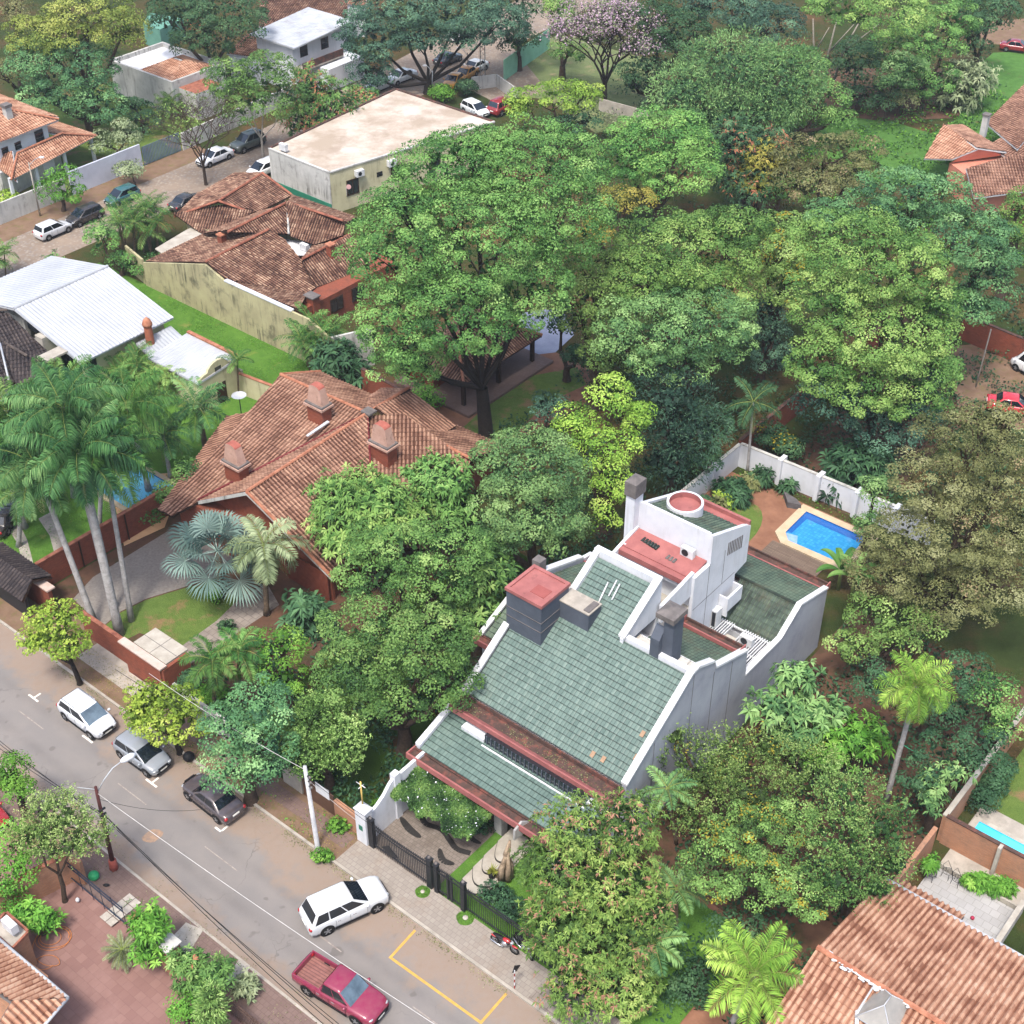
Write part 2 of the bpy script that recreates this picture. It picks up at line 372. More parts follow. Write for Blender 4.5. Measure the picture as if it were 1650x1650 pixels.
def ax(t, V_):
    g = t.nodes.new('ShaderNodeNewGeometry'); d = t.nodes.new('ShaderNodeVectorMath'); d.operation = 'DOT_PRODUCT'
    t.links.new(g.outputs['Position'], d.inputs[0]); d.inputs[1].default_value = V_; return d.outputs['Value']
def ground_mats():
    m, t, b, N, L = nodes('forest_floor')
    c = ramp(t, noise(t, .12, 8, .7), [(.3, '1f2a14'), (.45, '33401f'), (.56, '4a3f28'), (.68, '6a4c34')])
    c = mixc(t, rng_(t, noise(t, 6, 4), .3, .7, 0, .5), c, '2a3019'); setc(t, b, c, .95, .1); bump(t, b, noise(t, 9, 5), .8, .1)
    MATS['floor'] = m
    m, t, b, N, L = nodes('asphalt')
    v = ax(t, VX); n1 = noise(t, .35, 6, .7); n2 = noise(t, 2.2, 5, .7)
    a = mixc(t, rng_(t, noise(t, 45, 3), .3, .7), '6c6866', '787471')
    a = mixc(t, rng_(t, noise(t, .5, 5), .4, .65, 0, .5), a, '7f7974')
    far = mth(t, 'ADD', rng_(t, v, 29.8, 32.8), rng_(t, n1, .35, .65, -.35, .35))
    near = mth(t, 'ADD', rng_(t, v, 28.0, 26.2), rng_(t, n1, .35, .65, -.3, .3))
    k = mth(t, 'MAXIMUM', rng_(t, far, .35, .75), rng_(t, near, .35, .8))
    k = mth(t, 'MULTIPLY', k, rng_(t, n2, .2, .6, .45, .95))
    vo = N('ShaderNodeTexVoronoi'); vo.feature = 'DISTANCE_TO_EDGE'; vo.inputs['Scale'].default_value = .33
    wv = N('ShaderNodeVectorMath'); wv.operation = 'ADD'; nz = N('ShaderNodeTexNoise'); nz.inputs['Scale'].default_value = 1.3; ps_ = N('ShaderNodeNewGeometry').outputs['Position']
    L(ps_, nz.inputs['Vector']); L(ps_, wv.inputs[0]); L(nz.outputs['Color'], wv.inputs[1]); L(wv.outputs[0], vo.inputs['Vector'])
    a = mixc(t, mth(t, 'MULTIPLY', rng_(t, vo.outputs['Distance'], .012, .0), rng_(t, noise(t, .25, 3), .5, .68, 0, .6)), a, '4c4947')
    v2 = mth(t, 'ABSOLUTE', mth(t, 'SUBTRACT', v, 28.3)); v3 = mth(t, 'ABSOLUTE', mth(t, 'SUBTRACT', v, 30.6))
    a = mixc(t, mth(t, 'MULTIPLY', rng_(t, mth(t, 'MINIMUM', v2, v3), .5, .1, 0, .35), rng_(t, n1, .3, .6)), a, '5c5856')
    a = mixc(t, rng_(t, noise(t, .9, 2, .4), .68, .72, 0, .5), a, '57524f')
    c = mixc(t, k, a, mixc(t, n2, '8c7a6a', '786a60'))
    setc(t, b, c, .93, .2); bump(t, b, noise(t, 90, 2), .25, .01); MATS['asphalt'] = m
    m, t, b, N, L = nodes('cobblestones')
    vo = N('ShaderNodeTexVoronoi'); vo.inputs['Scale'].default_value = 3.2
    L(N('ShaderNodeNewGeometry').outputs['Position'], vo.inputs['Vector'])
    sp = N('ShaderNodeSeparateColor'); L(vo.outputs['Color'], sp.inputs[0])
    c = ramp(t, sp.outputs[0], [(0, '716a66'), (.5, '80786f'), (1, '8e857b')])
    c = mixc(t, rng_(t, vo.outputs['Distance'], .25, .6), c, '776a5e')
    c = mixc(t, rng_(t, noise(t, .3, 6), .45, .7, 0, .7), c, '8a7b6c'); setc(t, b, c, .9, .2); bump(t, b, vo.outputs['Distance'], .4, -.03); MATS['cobble'] = m
    def grass(name, a, c2, bare, th):
        m, t, b, N, L = nodes(name)
        c = mixc(t, rng_(t, noise(t, 1.3, 6, .75), .35, .65), a, c2)
        c = mixc(t, rng_(t, noise(t, 14, 3), .35, .7, 0, .35), c, '2c4312')
        if bare: c = mixc(t, rng_(t, noise(t, .45, 7, .65), th, th + .12), c, bare)
        setc(t, b, c, .95, .1); bump(t, b, noise(t, 18, 4), 1, .08); MATS[name] = m
    grass('lawn_bright', '5a8034', '4a702c', '7c7c44', .6)
    grass('lawn_patchy', '64783c', '546a32', '80684c', .53)
    grass('lawn_dull', '707a54', '64704a', '827a5c', .55)
    grass('meadow', '567e3e', '446a32', '5a5c3a', .6)
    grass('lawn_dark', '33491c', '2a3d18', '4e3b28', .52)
ground_mats()
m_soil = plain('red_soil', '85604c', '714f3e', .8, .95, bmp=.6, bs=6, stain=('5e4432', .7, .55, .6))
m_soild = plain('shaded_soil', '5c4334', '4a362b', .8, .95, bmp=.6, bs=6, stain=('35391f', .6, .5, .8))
m_verge = plain('leafy_verge', '75604f', '655040', .9, .95, bmp=.5, bs=9, stain=('5b5a2c', 1.2, .52, .7))
m_pave = brick('pale_pavers', '8e877e', '857d75', '766e66', .3, .3, .015, dirt=('7a6758', .7, .54, .5))
m_paveg = brick('grey_slabs', '8c837b', '7d756e', '665e57', .5, .5, .02, dirt=('574c44', .8, .52, .5))
m_paver = brick('red_pavers', '72605a', '6a5852', '62504a', .3, .3, .015, dirt=('5f4a44', .35, .55, .45))
m_courty = brick('courtyard_tiles', '82655e', '775a54', '6c514c', .5, .5, .01, dirt=('8c706a', .25, .52, .5))
m_gravel = plain('gravel', '827c76', '706a64', 5, .95, bmp=.9, bs=22, stain=('6a645d', .5, .52, .4))
m_tilep = brick('pale_terrace_tiles', 'a09f9e', '969594', '84827f', .5, .5, .015, dirt=('8c8a86', .5, .55, .4))
m_stone = plain('flagstone', 'a9a39a', '8f8981', 2.5, .9)
m_stain = plain('dark_inlay', '2e2c2b', '242322', 3, .7)
m_yel = plain('yellow_road_paint', 'b8944a', 'a88644', 4, .8, stain=('97856a', 3, .58, .7))
m_wht = plain('white_road_paint', 'd9d4cc', 'c4bdb2', 4, .8, stain=('8d847a', 4, .55, .8))
m_faded = plain('faded_road_paint', '989089', '8a817a', 4, .9, stain=('776d68', 3, .45, .9))
m_wood = brick('deck_boards', '75665a', '67584d', '40362f', 2.5, .14, .01, rot=0)

def sheet(name, pts, m, layer=1, z=0.0, kind='structure', label=None, cat=None):
    mb = MB(); P = [Vector(p) + Vector((0, 0, z + .004 * layer)) for p in pts]
    a = sum(P[i].x * P[(i + 1) % len(P)].y - P[(i + 1) % len(P)].x * P[i].y for i in range(len(P)))
    mb.face(P if a > 0 else P[::-1], m)
    return tag(mb.build(name), label, cat, None, kind)
def rect(u0, u1, v0, v1): return [W(u0, v0), W(u1, v0), W(u1, v1), W(u0, v1)]
def pix(*ps): return [at(x, y) for x, y in ps]

mb = MB(); mb.face([(-900, -200, 0), (900, -200, 0), (900, 1600, 0), (-900, 1600, 0)], MATS['floor'])
tag(mb.build('ground'), kind='structure')
sheet('road', rect(-150, 40, 26.1, 33.7), MATS['asphalt'], 1)
sheet('cobbled_road', [W(-120.3, 33.7), W(-113.8, 33.7), W(-113.8, 92), W(-115, 128), W(-106, 126), W(-104, 133), W(-117, 142), W(-121, 185), W(-131, 185), W(-126.5, 137), W(-123.6, 118), W(-121.2, 95)], MATS['cobble'], 2)
sheet('dirt_sidewalk', [W(-124.2, 34), W(-120.3, 34), W(-121.2, 95), W(-124.5, 95)], m_verge, 3)
# kerbs and pavements (real steps)
def slabu(name, u0, u1, v0, v1, h, m, **k):
    mb = MB(); mb.ubox(u0, u1, v0, v1, -.05, h, m); return tag(mb.build(name), kind='structure', **k)
slabu('kerb', -112, 40, 33.7, 33.86, .13, m_conc)
slabu('kerb', -70, 40, 25.95, 26.1, .10, m_conc)
slabu('sidewalk', -60, 40, 23.6, 25.95, .09, m_paver)
slabu('sidewalk', -112, -58.2, 33.86, 37.4, .10, m_verge)
slabu('sidewalk', -58.2, -40.9, 33.86, 36.2, .095, m_verge)
slabu('driveway_apron', -40.9, -26.9, 33.86, 35.9, .12, m_pave)
slabu('sidewalk', -26.9, 30, 33.86, 35.9, .115, m_paveg)
sheet('footpath', rect(-57.8, -41.2, 34.75, 35.75), m_paver, 1, .095)
sheet('footpath', rect(-66, -58.4, 34.9, 36.6), m_conc, 1, .10)
for x, y in ((180, 1140), (420, 1310), (470, 1340)):
    pass
# flagstones on the near pavement
for i in range(8):
    c = at(208, 1449, .1) - VX * .52 * (i // 2) + UX * .52 * (i % 2); tag(sheet('flagstone', [c + UX * a * .24 + VX * b * .24 for a, b in ((-1, -1), (1, -1), (1, 1), (-1, 1))], m_stone, 1, .09), 'grey square flagstone, ' + ('left' if i % 2 == 0 else 'right') + ' one of the ' + ('first', 'second', 'third', 'fourth')[i // 2] + ' pair counted from the kerb', 'flagstone', 'flagstones by the sliding gate', 'thing')
sheet('paving_patch', pix((262, 1528), (300, 1488), (328, 1500), (300, 1545)), m_concl, 2, .09)
sheet('paving_patch', pix((365, 1580), (385, 1548), (402, 1562), (385, 1590)), m_concl, 2, .09)
sheet('courtyard', rect(-62, -30, 4, 23.6), m_courty, 1)
# main house plot
sheet('front_patio', rect(-40.3, -35.2, 35.9, 44.5), brick('patio_setts', '7e756d', '716860', '5e5650', .25, .25, .015, dirt=('554c44', .8, .5, .5)), 2, .1)
sheet('patio_base', rect(-34.56, -20, 35.9, 44.6), MATS['lawn_bright'], 24)
sheet('grass_strip', rect(-35.2, -34.56, 36.1, 41.2), MATS['lawn_bright'], 4, .1)
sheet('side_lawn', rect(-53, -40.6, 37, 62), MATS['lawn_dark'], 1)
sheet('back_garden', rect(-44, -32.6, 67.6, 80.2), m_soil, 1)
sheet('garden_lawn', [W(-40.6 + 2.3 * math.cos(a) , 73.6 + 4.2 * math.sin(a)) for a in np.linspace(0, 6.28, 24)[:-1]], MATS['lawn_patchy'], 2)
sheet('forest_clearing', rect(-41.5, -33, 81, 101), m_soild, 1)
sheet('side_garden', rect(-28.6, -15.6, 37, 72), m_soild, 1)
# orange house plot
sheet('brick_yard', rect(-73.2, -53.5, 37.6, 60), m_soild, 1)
sheet('gravel_forecourt', pix((118, 965), (150, 930), (280, 850), (400, 880), (350, 930), (300, 945), (235, 965), (195, 985), (165, 1010)), m_gravel, 3)
sheet('front_lawn', pix((165, 1012), (195, 987), (235, 967), (300, 947), (345, 935), (385, 965), (350, 1000), (292, 1042), (225, 1020), (195, 1035)), MATS['lawn_patchy'], 4)
sheet('paved_path', pix((292, 1042), (350, 1000), (385, 965), (430, 940), (450, 975), (300, 1075)), m_paveg, 5)
sheet('back_yard', pix((640, 660), (700, 640), (790, 570), (880, 560), (960, 600), (960, 640), (860, 700), (760, 715)), m_soil, 3)
sheet('back_lawn', pix((745, 690), (800, 640), (860, 605), (930, 592), (945, 620), (880, 650), (830, 700), (760, 712)), MATS['lawn_patchy'], 4)
sheet('blue_grey_patio', pix((838, 505), (905, 495), (925, 540), (895, 568), (862, 572), (835, 560)), plain('grey_blue_paving', '8f95a8', '7f8598', 1, .8), 5)
for i in range(5):
    c = at(722 + i * 9, 658 + (i % 2) * 3 + i * 2)
slabu('stepping_stones', -66.2, -64.6, 64.5, 68.8, .03, m_paver)
# left house plot
sheet('front_garden', rect(-112, -73.8, 37.4, 68), MATS['lawn_bright'], 1)
for o in ((0, 0), (52, -12)):
    sheet('wheel_track', pix((10 + o[0], 848 + o[1]), (28 + o[0], 838 + o[1]), (44 + o[0], 870 + o[1]), (53 + o[0] , 905 + o[1]), (50 + o[0], 940 + o[1]), (32 + o[0], 935 + o[1]), (36 + o[0], 905 + o[1]), (28 + o[0], 875 + o[1])), m_conc, 3)
sheet('terrace', pix((175, 770), (300, 760), (265, 850), (200, 880)), plain('sandstone', 'c9a47c', 'b48f6c', 1), 4)
sheet('rear_lawn', rect(-110, -78, 60.5, 70.6), MATS['lawn_bright'], 2)
sheet('upper_yard', rect(-150, -124.5, 60, 100), MATS['lawn_patchy'], 1)
# top of the picture
sheet('sports_field', pix((790, 150), (870, 70), (900, 55), (1060, 100), (1070, 190), (960, 215), (880, 160)), MATS['lawn_dull'], 1)
sheet('meadow', pix((1290, 240), (1340, 190), (1420, 190), (1500, 215), (1545, 190), (1560, 120), (1600, 85), (1700, 80), (1700, 230), (1500, 300), (1380, 290)), MATS['meadow'], 1)
sheet('wood_edge_soil', pix((1300, 110), (1560, 110), (1545, 190), (1420, 195), (1340, 185)), m_soild, 2)
sheet('dirt_road', pix((1560, 70), (1600, 35), (1700, 25), (1700, 75)), m_verge, 3)
sheet('parking_dirt', pix((1520, 560), (1700, 540), (1700, 700), (1550, 680)), m_verge, 2)
# lower right plots
sheet('pool_lawn', rect(-14.4, 6, 59.2, 72), MATS['lawn_patchy'], 2)
sheet('pool_terrace', rect(-14.4, 6, 55.6, 61.2), m_conc, 3)
slabu('tiled_patio', -14.6, -9.7, 50.6, 55.2, .05, m_tilep)
sheet('shrub_soil', rect(-27.5, -15.6, 37, 45), m_soil, 2)

# road markings
def strip(mb, a, b, w_, m, z=.012):
    a, b = Vector(a), Vector(b); d = (b - a).normalized(); n = Vector((-d.y, d.x, 0)) * w_ / 2
    mb.face([a - n + Vector((0, 0, z)), b - n + Vector((0, 0, z)), b + n + Vector((0, 0, z)), a + n + Vector((0, 0, z))], m)
mb = MB(); a, b, c, d = at(669, 1499), at(629, 1543), at(775, 1648), at(816, 1601)
nu = (b - a).normalized(); nv = (c - b).normalized()
strip(mb, a, b + nu * .07, .15, m_yel); strip(mb, b + nv * .08, c + nv * .07, .15, m_yel, .0135); strip(mb, c - nu * .08, d, .15, m_yel, .012)
tag(mb.build('parking_bay_marking'), kind='structure')
mb = MB()
for (x0, y0, x1, y1) in ((190, 1262, 236, 1297), (330, 1364, 382, 1403), (400 + 100, 1497, 550, 1534), (665, 1622, 720, 1662), (30, 1145, 70, 1175)): strip(mb, at(x0, y0), at(x1, y1), .07, m_faded)
tag(mb.build('centre_line'), kind='structure')
mb = MB()
def tee(x, y, k):
    c = at(x, y); L_ = .5
    strip(mb, c - UX * (L_ if k != 'r' else 0), c + UX * (L_ if k != 'l' else 0), .13, m_wht)
    strip(mb, c + VX * .07, c + VX * .55, .13, m_wht, .0135)
tee(54, 1125, 'r' if 0 else 'm'); tee(141, 1191, 'm'); tee(244, 1262, 'm'); tee(356, 1340, 'l')
tag(mb.build('parking_tick_marking'), kind='structure')
mb = MB(); c = at(246, 1347)
mb.face([c + Vector((.55 * math.cos(a) * (1 + .3 * math.sin(2 * a)), .5 * math.sin(a), .012)) for a in np.linspace(0, 6.28, 12)[:-1]], plain('patched_asphalt', '9c7f66', '7a6a60', 3))
tag(mb.build('road_patch'), kind='structure')

# ---- pools
def pool_mat(name, a, b_, sq):
    m, t, b, N, L = nodes(name); uv = N('ShaderNodeUVMap').outputs[0]
    k = N('ShaderNodeTexBrick'); L(uv, k.inputs[0]); k.offset = 0
    k.inputs['Scale'].default_value = 1; k.inputs['Brick Width'].default_value = sq; k.inputs['Row Height'].default_value = sq; k.inputs['Mortar Size'].default_value = .02
    k.inputs['Color1'].default_value = (*lin(a), 1); k.inputs['Color2'].default_value = (*lin(b_), 1); k.inputs['Mortar'].default_value = (*lin(b_), 1)
    c = mixc(t, rng_(t, noise(t, 1.5, 3), .35, .7, 0, .4), k.outputs[0], b_)
    setc(t, b, c, .06, .6); bump(t, b, noise(t, 2.2, 2), .12, .05); MATS[name] = m; return m
m_pool = pool_mat('pool_water', '3f94c2', '2c7cb0', .25); m_poold = pool_mat('pool_wall_tiles', '2a66ac', '22569a', .12)
m_pool2 = pool_mat('light_pool_water', '35b4dc', '5cc8e6', 2.5); m_pool3 = pool_mat('pale_pool_water', '6cb8d8', '4aa6d0', 2)
m_cope = plain('sandstone_coping', 'b8a78e', 'a8967c', 1.5)
def pool(label, outer, inner, mcope, mwater, mwall, deep, water_z=-.0):
    t_ = thing('swimming_pool', label, 'swimming pool', sum(outer, Vector()) / len(outer))
    n = len(outer); mb = MB()
    up_ = Vector((0, 0, .16))
    for i in range(n):
        j = (i + 1) % n
        mb.face([outer[i] + up_, outer[j] + up_, inner[j] + up_, inner[i] + up_], mcope)
        mb.face([outer[i], outer[j], outer[j] + up_, outer[i] + up_], mcope)
    mb.build('coping', t_)
    mb = MB()
    for i in range(n):
        j = (i + 1) % n; mb.face([inner[i] + Vector((0, 0, .03)), inner[j] + Vector((0, 0, .03)), inner[j] + up_, inner[i] + up_], mwall)
    c = sum(inner, Vector()) / n
    if deep:
        e = [p + (c - p) * .0 for p in inner]; mb.face([e[0], e[1], e[1] + VX * -.7 + UX * .1, e[0] + (e[1] - e[0]) * 0 + UX * .0 + VX * -.0], mwall) if 0 else None
    mb.build('lining', t_)
    mb = MB(); mb.face([p + Vector((0, 0, .04)) for p in inner], mwater)
    mb.build('water', t_); return t_
OUT = [W(-37.5, 79.9), W(-31.2, 79.9), W(-31.2, 74.9), W(-36.4, 74.8), W(-37.4, 75.7)][::-1]
INN = [W(-36.85, 79.25), W(-31.8, 79.25), W(-31.8, 75.5), W(-36.1, 75.4), W(-36.75, 76.1)][::-1]
pt_ = pool('blue tiled swimming pool with sandstone coping behind the green roofed house', OUT, INN, m_cope, m_pool, m_poold, 1)
mb = MB(); mb.face([W(-36.83, 78.6, .045), W(-31.82, 78.6, .045), W(-31.82, 79.23, .045), W(-36.83, 79.23, .045)], m_poold)
mb.face([W(-36.83, 76.4, .0455), W(-36.4, 76.4, .0455), W(-36.4, 79.0, .0455), W(-36.83, 79.0, .0455)], m_poold); mb.build('deep_ledge', pt_)
mb = MB(); mb.face([W(-36.73, 76.2, .05), W(-36.1, 75.45, .05), W(-35.4, 75.45, .05), W(-35.9, 76.4, .05)], plain('pool_step', '6f93dc', '88a6e4', 3, .15)); mb.build('step', pt_)
pool('long turquoise swimming pool behind the tan brick wall', [W(-14.3, 58.0), W(-4, 58.0), W(-4, 60.0), W(-14.3, 60.0)], [W(-13.95, 58.3), W(-4.3, 58.3), W(-4.3, 59.7), W(-13.95, 59.7)], m_concl, m_pool2, m_pool2, 0)
c = at(215, 790); pool('pale blue swimming pool under the tall royal palms', [c + UX * a + VX * b_ for a, b_ in ((-3.2, -2.2), (2.8, -2.2), (2.8, 2.6), (-3.2, 2.6))], [c + UX * a + VX * b_ for a, b_ in ((-2.8, -1.8), (2.4, -1.8), (2.4, 2.2), (-2.8, 2.2))], m_cope, m_pool3, m_poold, 0)
mb = MB(); mb.ubox(-37.0, -32.5, 72.4, 74.75, 0, .12, m_wood); tag(mb.build('pool_deck'), 'weathered grey board deck beside the blue tiled pool', 'deck')
# ------------------------------------------------------------------ the green roofed white house
HS = thing('white_house', 'white stepped house with green tiled roofs, red gutters and a tall white tower', 'house', W(-34.6, 50, 0))
def prof_wall(name, u0, u1, prof, m, parent=HS, cap=None, capw=.42, mb=None):
    """side wall standing in the plane u0..u1 with the outline prof [(v, z)]"""
    own = mb is None; mb = mb or MB()
    P = [W(u0, v, z) for v, z in prof] + [W(u0, prof[-1][0], 0), W(u0, prof[0][0], 0)]
    mb.slab(P, UX * (u1 - u0), m)
    if own: o = mb.build(name, parent)
def cap_run(name, pts, wdt, th, m, parent=HS):
    """coping along 3D points, width across given by vector wdt"""
    mb = MB(); wv = Vector(wdt)
    for a, b in zip(pts[:-1], pts[1:]):
        a, b = Vector(a), Vector(b); e = (b - a).normalized() * .02
        mb.slab([a - e - wv / 2, b + e - wv / 2, b + e + wv / 2, a - e + wv / 2], (0, 0, th), m)
    return mb.build(name, parent)
UR, UL = -28.95, -40.45
rp = [(44.75, 5.55), (50.7, 9.55), (51.3, 9.6), (53.0, 8.8), (53.25, 8.15), (56.9, 6.85), (57.1, 4.7), (61.2, 4.7), (63.3, 6.1), (66.9, 5.1)]
prof_wall('side_wall', UR - .1, UR + .15, rp, m_greyw)
cap_run('coping', [W(UR + .02, v, z) for v, z in rp[:5]], UX * .42, .16, m_whitec)
cap_run('coping', [W(UR + .02, v, z) for v, z in rp[4:6]], UX * .42, .14, m_whitec)
cap_run('coping', [W(UR + .02, v, z) for v, z in rp[6:]], UX * .36, .14, m_whitec)
lp = [(44.7, 5.45), (48.6, 7.95), (52.0, 10.0), (55.8, 8.55), (57, 8.3)]
prof_wall('side_wall', UL - .15, UL + .1, lp, m_white)
cap_run('coping', [W(UL, 44.6, 5.5), W(UL, 48.55, 8.05)], UX * .42, .18, m_whitec)
cap_run('coping', [W(UL, 52.1, 9.95), W(UL, 55.8, 8.65)], UX * .42, .16, m_whitec)
mb = MB()
for v, z in ((50.9, 9.3), (53.15, 7.9), (47.3, 6.8), (55.2, 7.2)): mb.ubox(UR + .15, UR + .156, v, v + .05, 0, z, m_cap)
mb.build('wall_joints', HS)
# body of the house
mb = MB()
mb.ubox(UL + .1, UR - .1, 43.95, 44.6, 0, 4.75, m_white)         # front wall
mb.ubox(UL + .1, UR - .1, 57.0, 57.2, 0, 4.6, m_white)
mb.ubox(-38, UR - .1, 66.6, 66.85, 0, 4.8, m_white)
mb.ubox(UL + .1, UR - .1, 44.6, 57.0, 4.4, 4.6, m_white)
mb.slab([W(UL + .1, 44.9, 4.6), W(UL + .1, 44.9, 5.1), W(UL + .1, 50.7, 8.9), W(UL + .1, 51.3, 8.3), W(UL + .1, 57, 6.1), W(UL + .1, 57, 4.6)], UX * (UR - UL - .2), m_white)
mb.slab([W(-38, 60.8, 3.9), W(-38, 63.3, 5.6), W(-38, 66.6, 4.7), W(-38, 66.6, 0), W(-38, 60.8, 0)], UX * (UR + 38 - .1), m_white)
mb.slab([W(UL + .1, 51, 7.5), W(UL + .1, 51, 9.5), W(UL + .1, 57, 7.6), W(UL + .1, 57, 5)], UX * 2.2, m_white)
mb.build('body_walls', HS)
# roofs
SL = .638
def rz(v): return 5.42 + SL * (v - 44.75)
gk = dict(spread=.22, pitch=.235, course=.37, amp=.012, step=.045, seg=3, shape='flat')
pm = lambda u0, u1, v0, v1: [W(u0, v0, rz(v0)), W(u1, v0, rz(v0)), W(u1, v1, rz(v1)), W(u0, v1, rz(v1))]
tiles('main_roof', pm(UL + .2, -33.7, 44.75, 50.85), m_green, HS, under=m_redg, **gk)
tiles('main_roof', pm(-33.7, UR - .1, 44.75, 50.75), m_green, HS, under=m_redg, seed=2, **gk)
tiles('upper_roof', pm(-37.9, -33.75, 50.85, 53.9), m_green, HS, under=m_redg, seed=3, **gk)
tiles('left_back_roof', [W(UL + .2, 51.8, 9.75), W(-38.0, 51.8, 9.75), W(-38.0, 55.9, 8.3), W(UL + .2, 55.9, 8.3)], m_green2, HS, under=m_redg, seed=4, **gk)
tiles('lower_roof', [W(-40.75, 40.95, 3.5), W(UR, 40.95, 3.5), W(UR, 43.75, 4.4), W(-40.75, 43.75, 4.4)], m_green, HS, under=m_redg, seed=5, **gk)
tiles('right_back_roof', [W(-33.3, 52.4, 8.35), W(UR - .12, 52.4, 8.35), W(UR - .12, 56.2, 6.85), W(-33.3, 56.2, 6.85)], m_green2, HS, under=m_redg, seed=6, **gk)
tiles('rear_roof', [W(-33.2, 60.8, 4.2), W(UR - .12, 60.8, 4.2), W(UR - .12, 63.3, 6.0), W(-33.2, 63.3, 6.0)], m_green2, HS, under=m_redg, seed=7, pitch=.25, course=.37, amp=.03, step=.05, seg=3)
tiles('rear_roof', [W(-38, 63.3, 6.0), W(UR - .12, 63.3, 6.0), W(UR - .12, 66.7, 5.0), W(-38, 66.7, 5.0)], m_green2, HS, under=m_redg, seed=8, **gk)
ridge('ridge_tiles', [(W(-37.6, 63.3, 6.04), W(UR - .2, 63.3, 6.04))], m_green2, HS, .1)
# parapets round the upper roof and the notch
cap_run('parapet', [W(-37.95, 51.5, rz(51.5) + .05), W(-37.95, 54.1, rz(54.1) + .05)], UX * .4, .3, m_whitec)
mb = MB()
mb.ubox(-38.15, -33.5, 53.95, 54.35, 7.0, rz(54) + .42, m_white)
mb.slab([W(-33.7, 50.6, 8.9), W(-33.7, 50.6, rz(50.7) + .3), W(-33.7, 53.95, rz(53.95) + .3), W(-33.7, 53.95, 8.9)], UX * .22, m_white)
mb.slab([W(-38.15, 51.5, 8.9), W(-38.15, 51.5, rz(51.5)), W(-38.15, 53.95, rz(53.95)), W(-38.15, 53.95, 8.9)], UX * .2, m_white)
mb.ubox(-33.5, UR - .12, 50.78, 51.12, 8.5, rz(50.8) + .28, m_white)
mb.build('ridge_parapet', HS)
cap_run('coping', [W(-33.62, 50.65, rz(50.7) + .3), W(-33.62, 54.2, rz(54.1) + .32)], UX * .46, .14, m_whitec)
# flat glazed strips behind the ridge
mb = MB(); mb.ubox(-33.45, UR - .15, 51.15, 52.35, 8.4, 8.72, m_concl)
mb.build('skylight_base', HS)
for u0, u1 in ((-33.3, -31.6), (-30.6, -29.9), (-29.85, -29.25)):
    mb = MB(); mb.ubox(u0, u1, 51.25, 52.2, 8.72, 8.78, plain('milky_glass', 'b9b6b0', 'a6a39e', 2, .3)); f = mb.build('skylight', HS)
    mb = MB(); mb.ubox(u0, u1, 51.2, 51.26, 8.72, 8.84, m_whitec); mb.ubox(u0, u1, 52.2, 52.26, 8.72, 8.84, m_whitec); mb.build('frame', f)
# gutters
def gutter(name, u0, u1, v0, v1, z, lip=.22, slope=None):
    mb = MB()
    mb.ubox(u0, u1, v0 + .1, v1 - .1, z - .12, z, m_redg)
    mb.ubox(u0, u1, v0, v0 + .1, z - .2, z + lip, m_red); mb.slab([W(u0, v0 + .1, z + .002), W(u0, v0 + .1, z + lip), W(u0, v0 + (.42 if v1 - v0 > 1 else .25), z + .002)], UX * (u1 - u0), m_red); mb.ubox(u0, u1, v1 - .1, v1, z - .2, z + (.32 if name == 'front_gutter' else lip * .6), m_redg)
    for u in (u0 - .08, u1): mb.ubox(u, u + .08, v0, v1, z - .2, z + lip + .003, m_red)
    return mb.build(name, HS)
gutter('front_gutter', UL - .1, UR + .02, 43.45, 44.72, 5.02)
gutter('lower_gutter', -41.05, -28.7, 40.2, 40.98, 3.3)
gutter('back_gutter', UL + .1, -38.1, 55.95, 57.1, 8.1)
gutter('right_gutter', -33.2, UR - .12, 56.25, 57.05, 6.8, .35)
gutter('rear_gutter', -38, UR - .12, 66.75, 67.7, 4.75, .3)
# lower front: ledges, dark window band, side parapet, posts
mb = MB(); mb.ubox(-39.4, -37.7, 43.15, 43.95, 4.15, 4.5, m_white); mb.ubox(-37.72, -30.3, 42.95, 43.2, 3.98, 4.2, m_white); mb.ubox(-30.3, -29.0, 43.2, 43.95, 3.95, 4.5, m_white); mb.build('window_ledge', HS)
wd = MB(); wd.ubox(-37.65, -30.6, 43.2, 43.97, 4.0, 4.9, m_glass); wf = wd.build('window', HS)
mb = MB()
for i in range(22): mb.ubox(-37.5 + i * .31, -37.44 + i * .31, 43.15, 43.2, 4.2, 4.9, m_slate)
mb.build('bars', wf)
cap_run('coping', [W(-40.85, 40.95, 3.62), W(-40.85, 43.9, 4.55)], UX * .36, .24, m_white)
prof_wall('lower_side_wall', -41.0, -40.7, [(41.0, 3.6), (43.95, 4.5)], m_white)
for u in (-35.3, -31.4): mb = MB(); mb.ubox(u, u + .55, 41.2, 41.75, 0, 3.3, m_tilep); mb.build('pillar', HS)
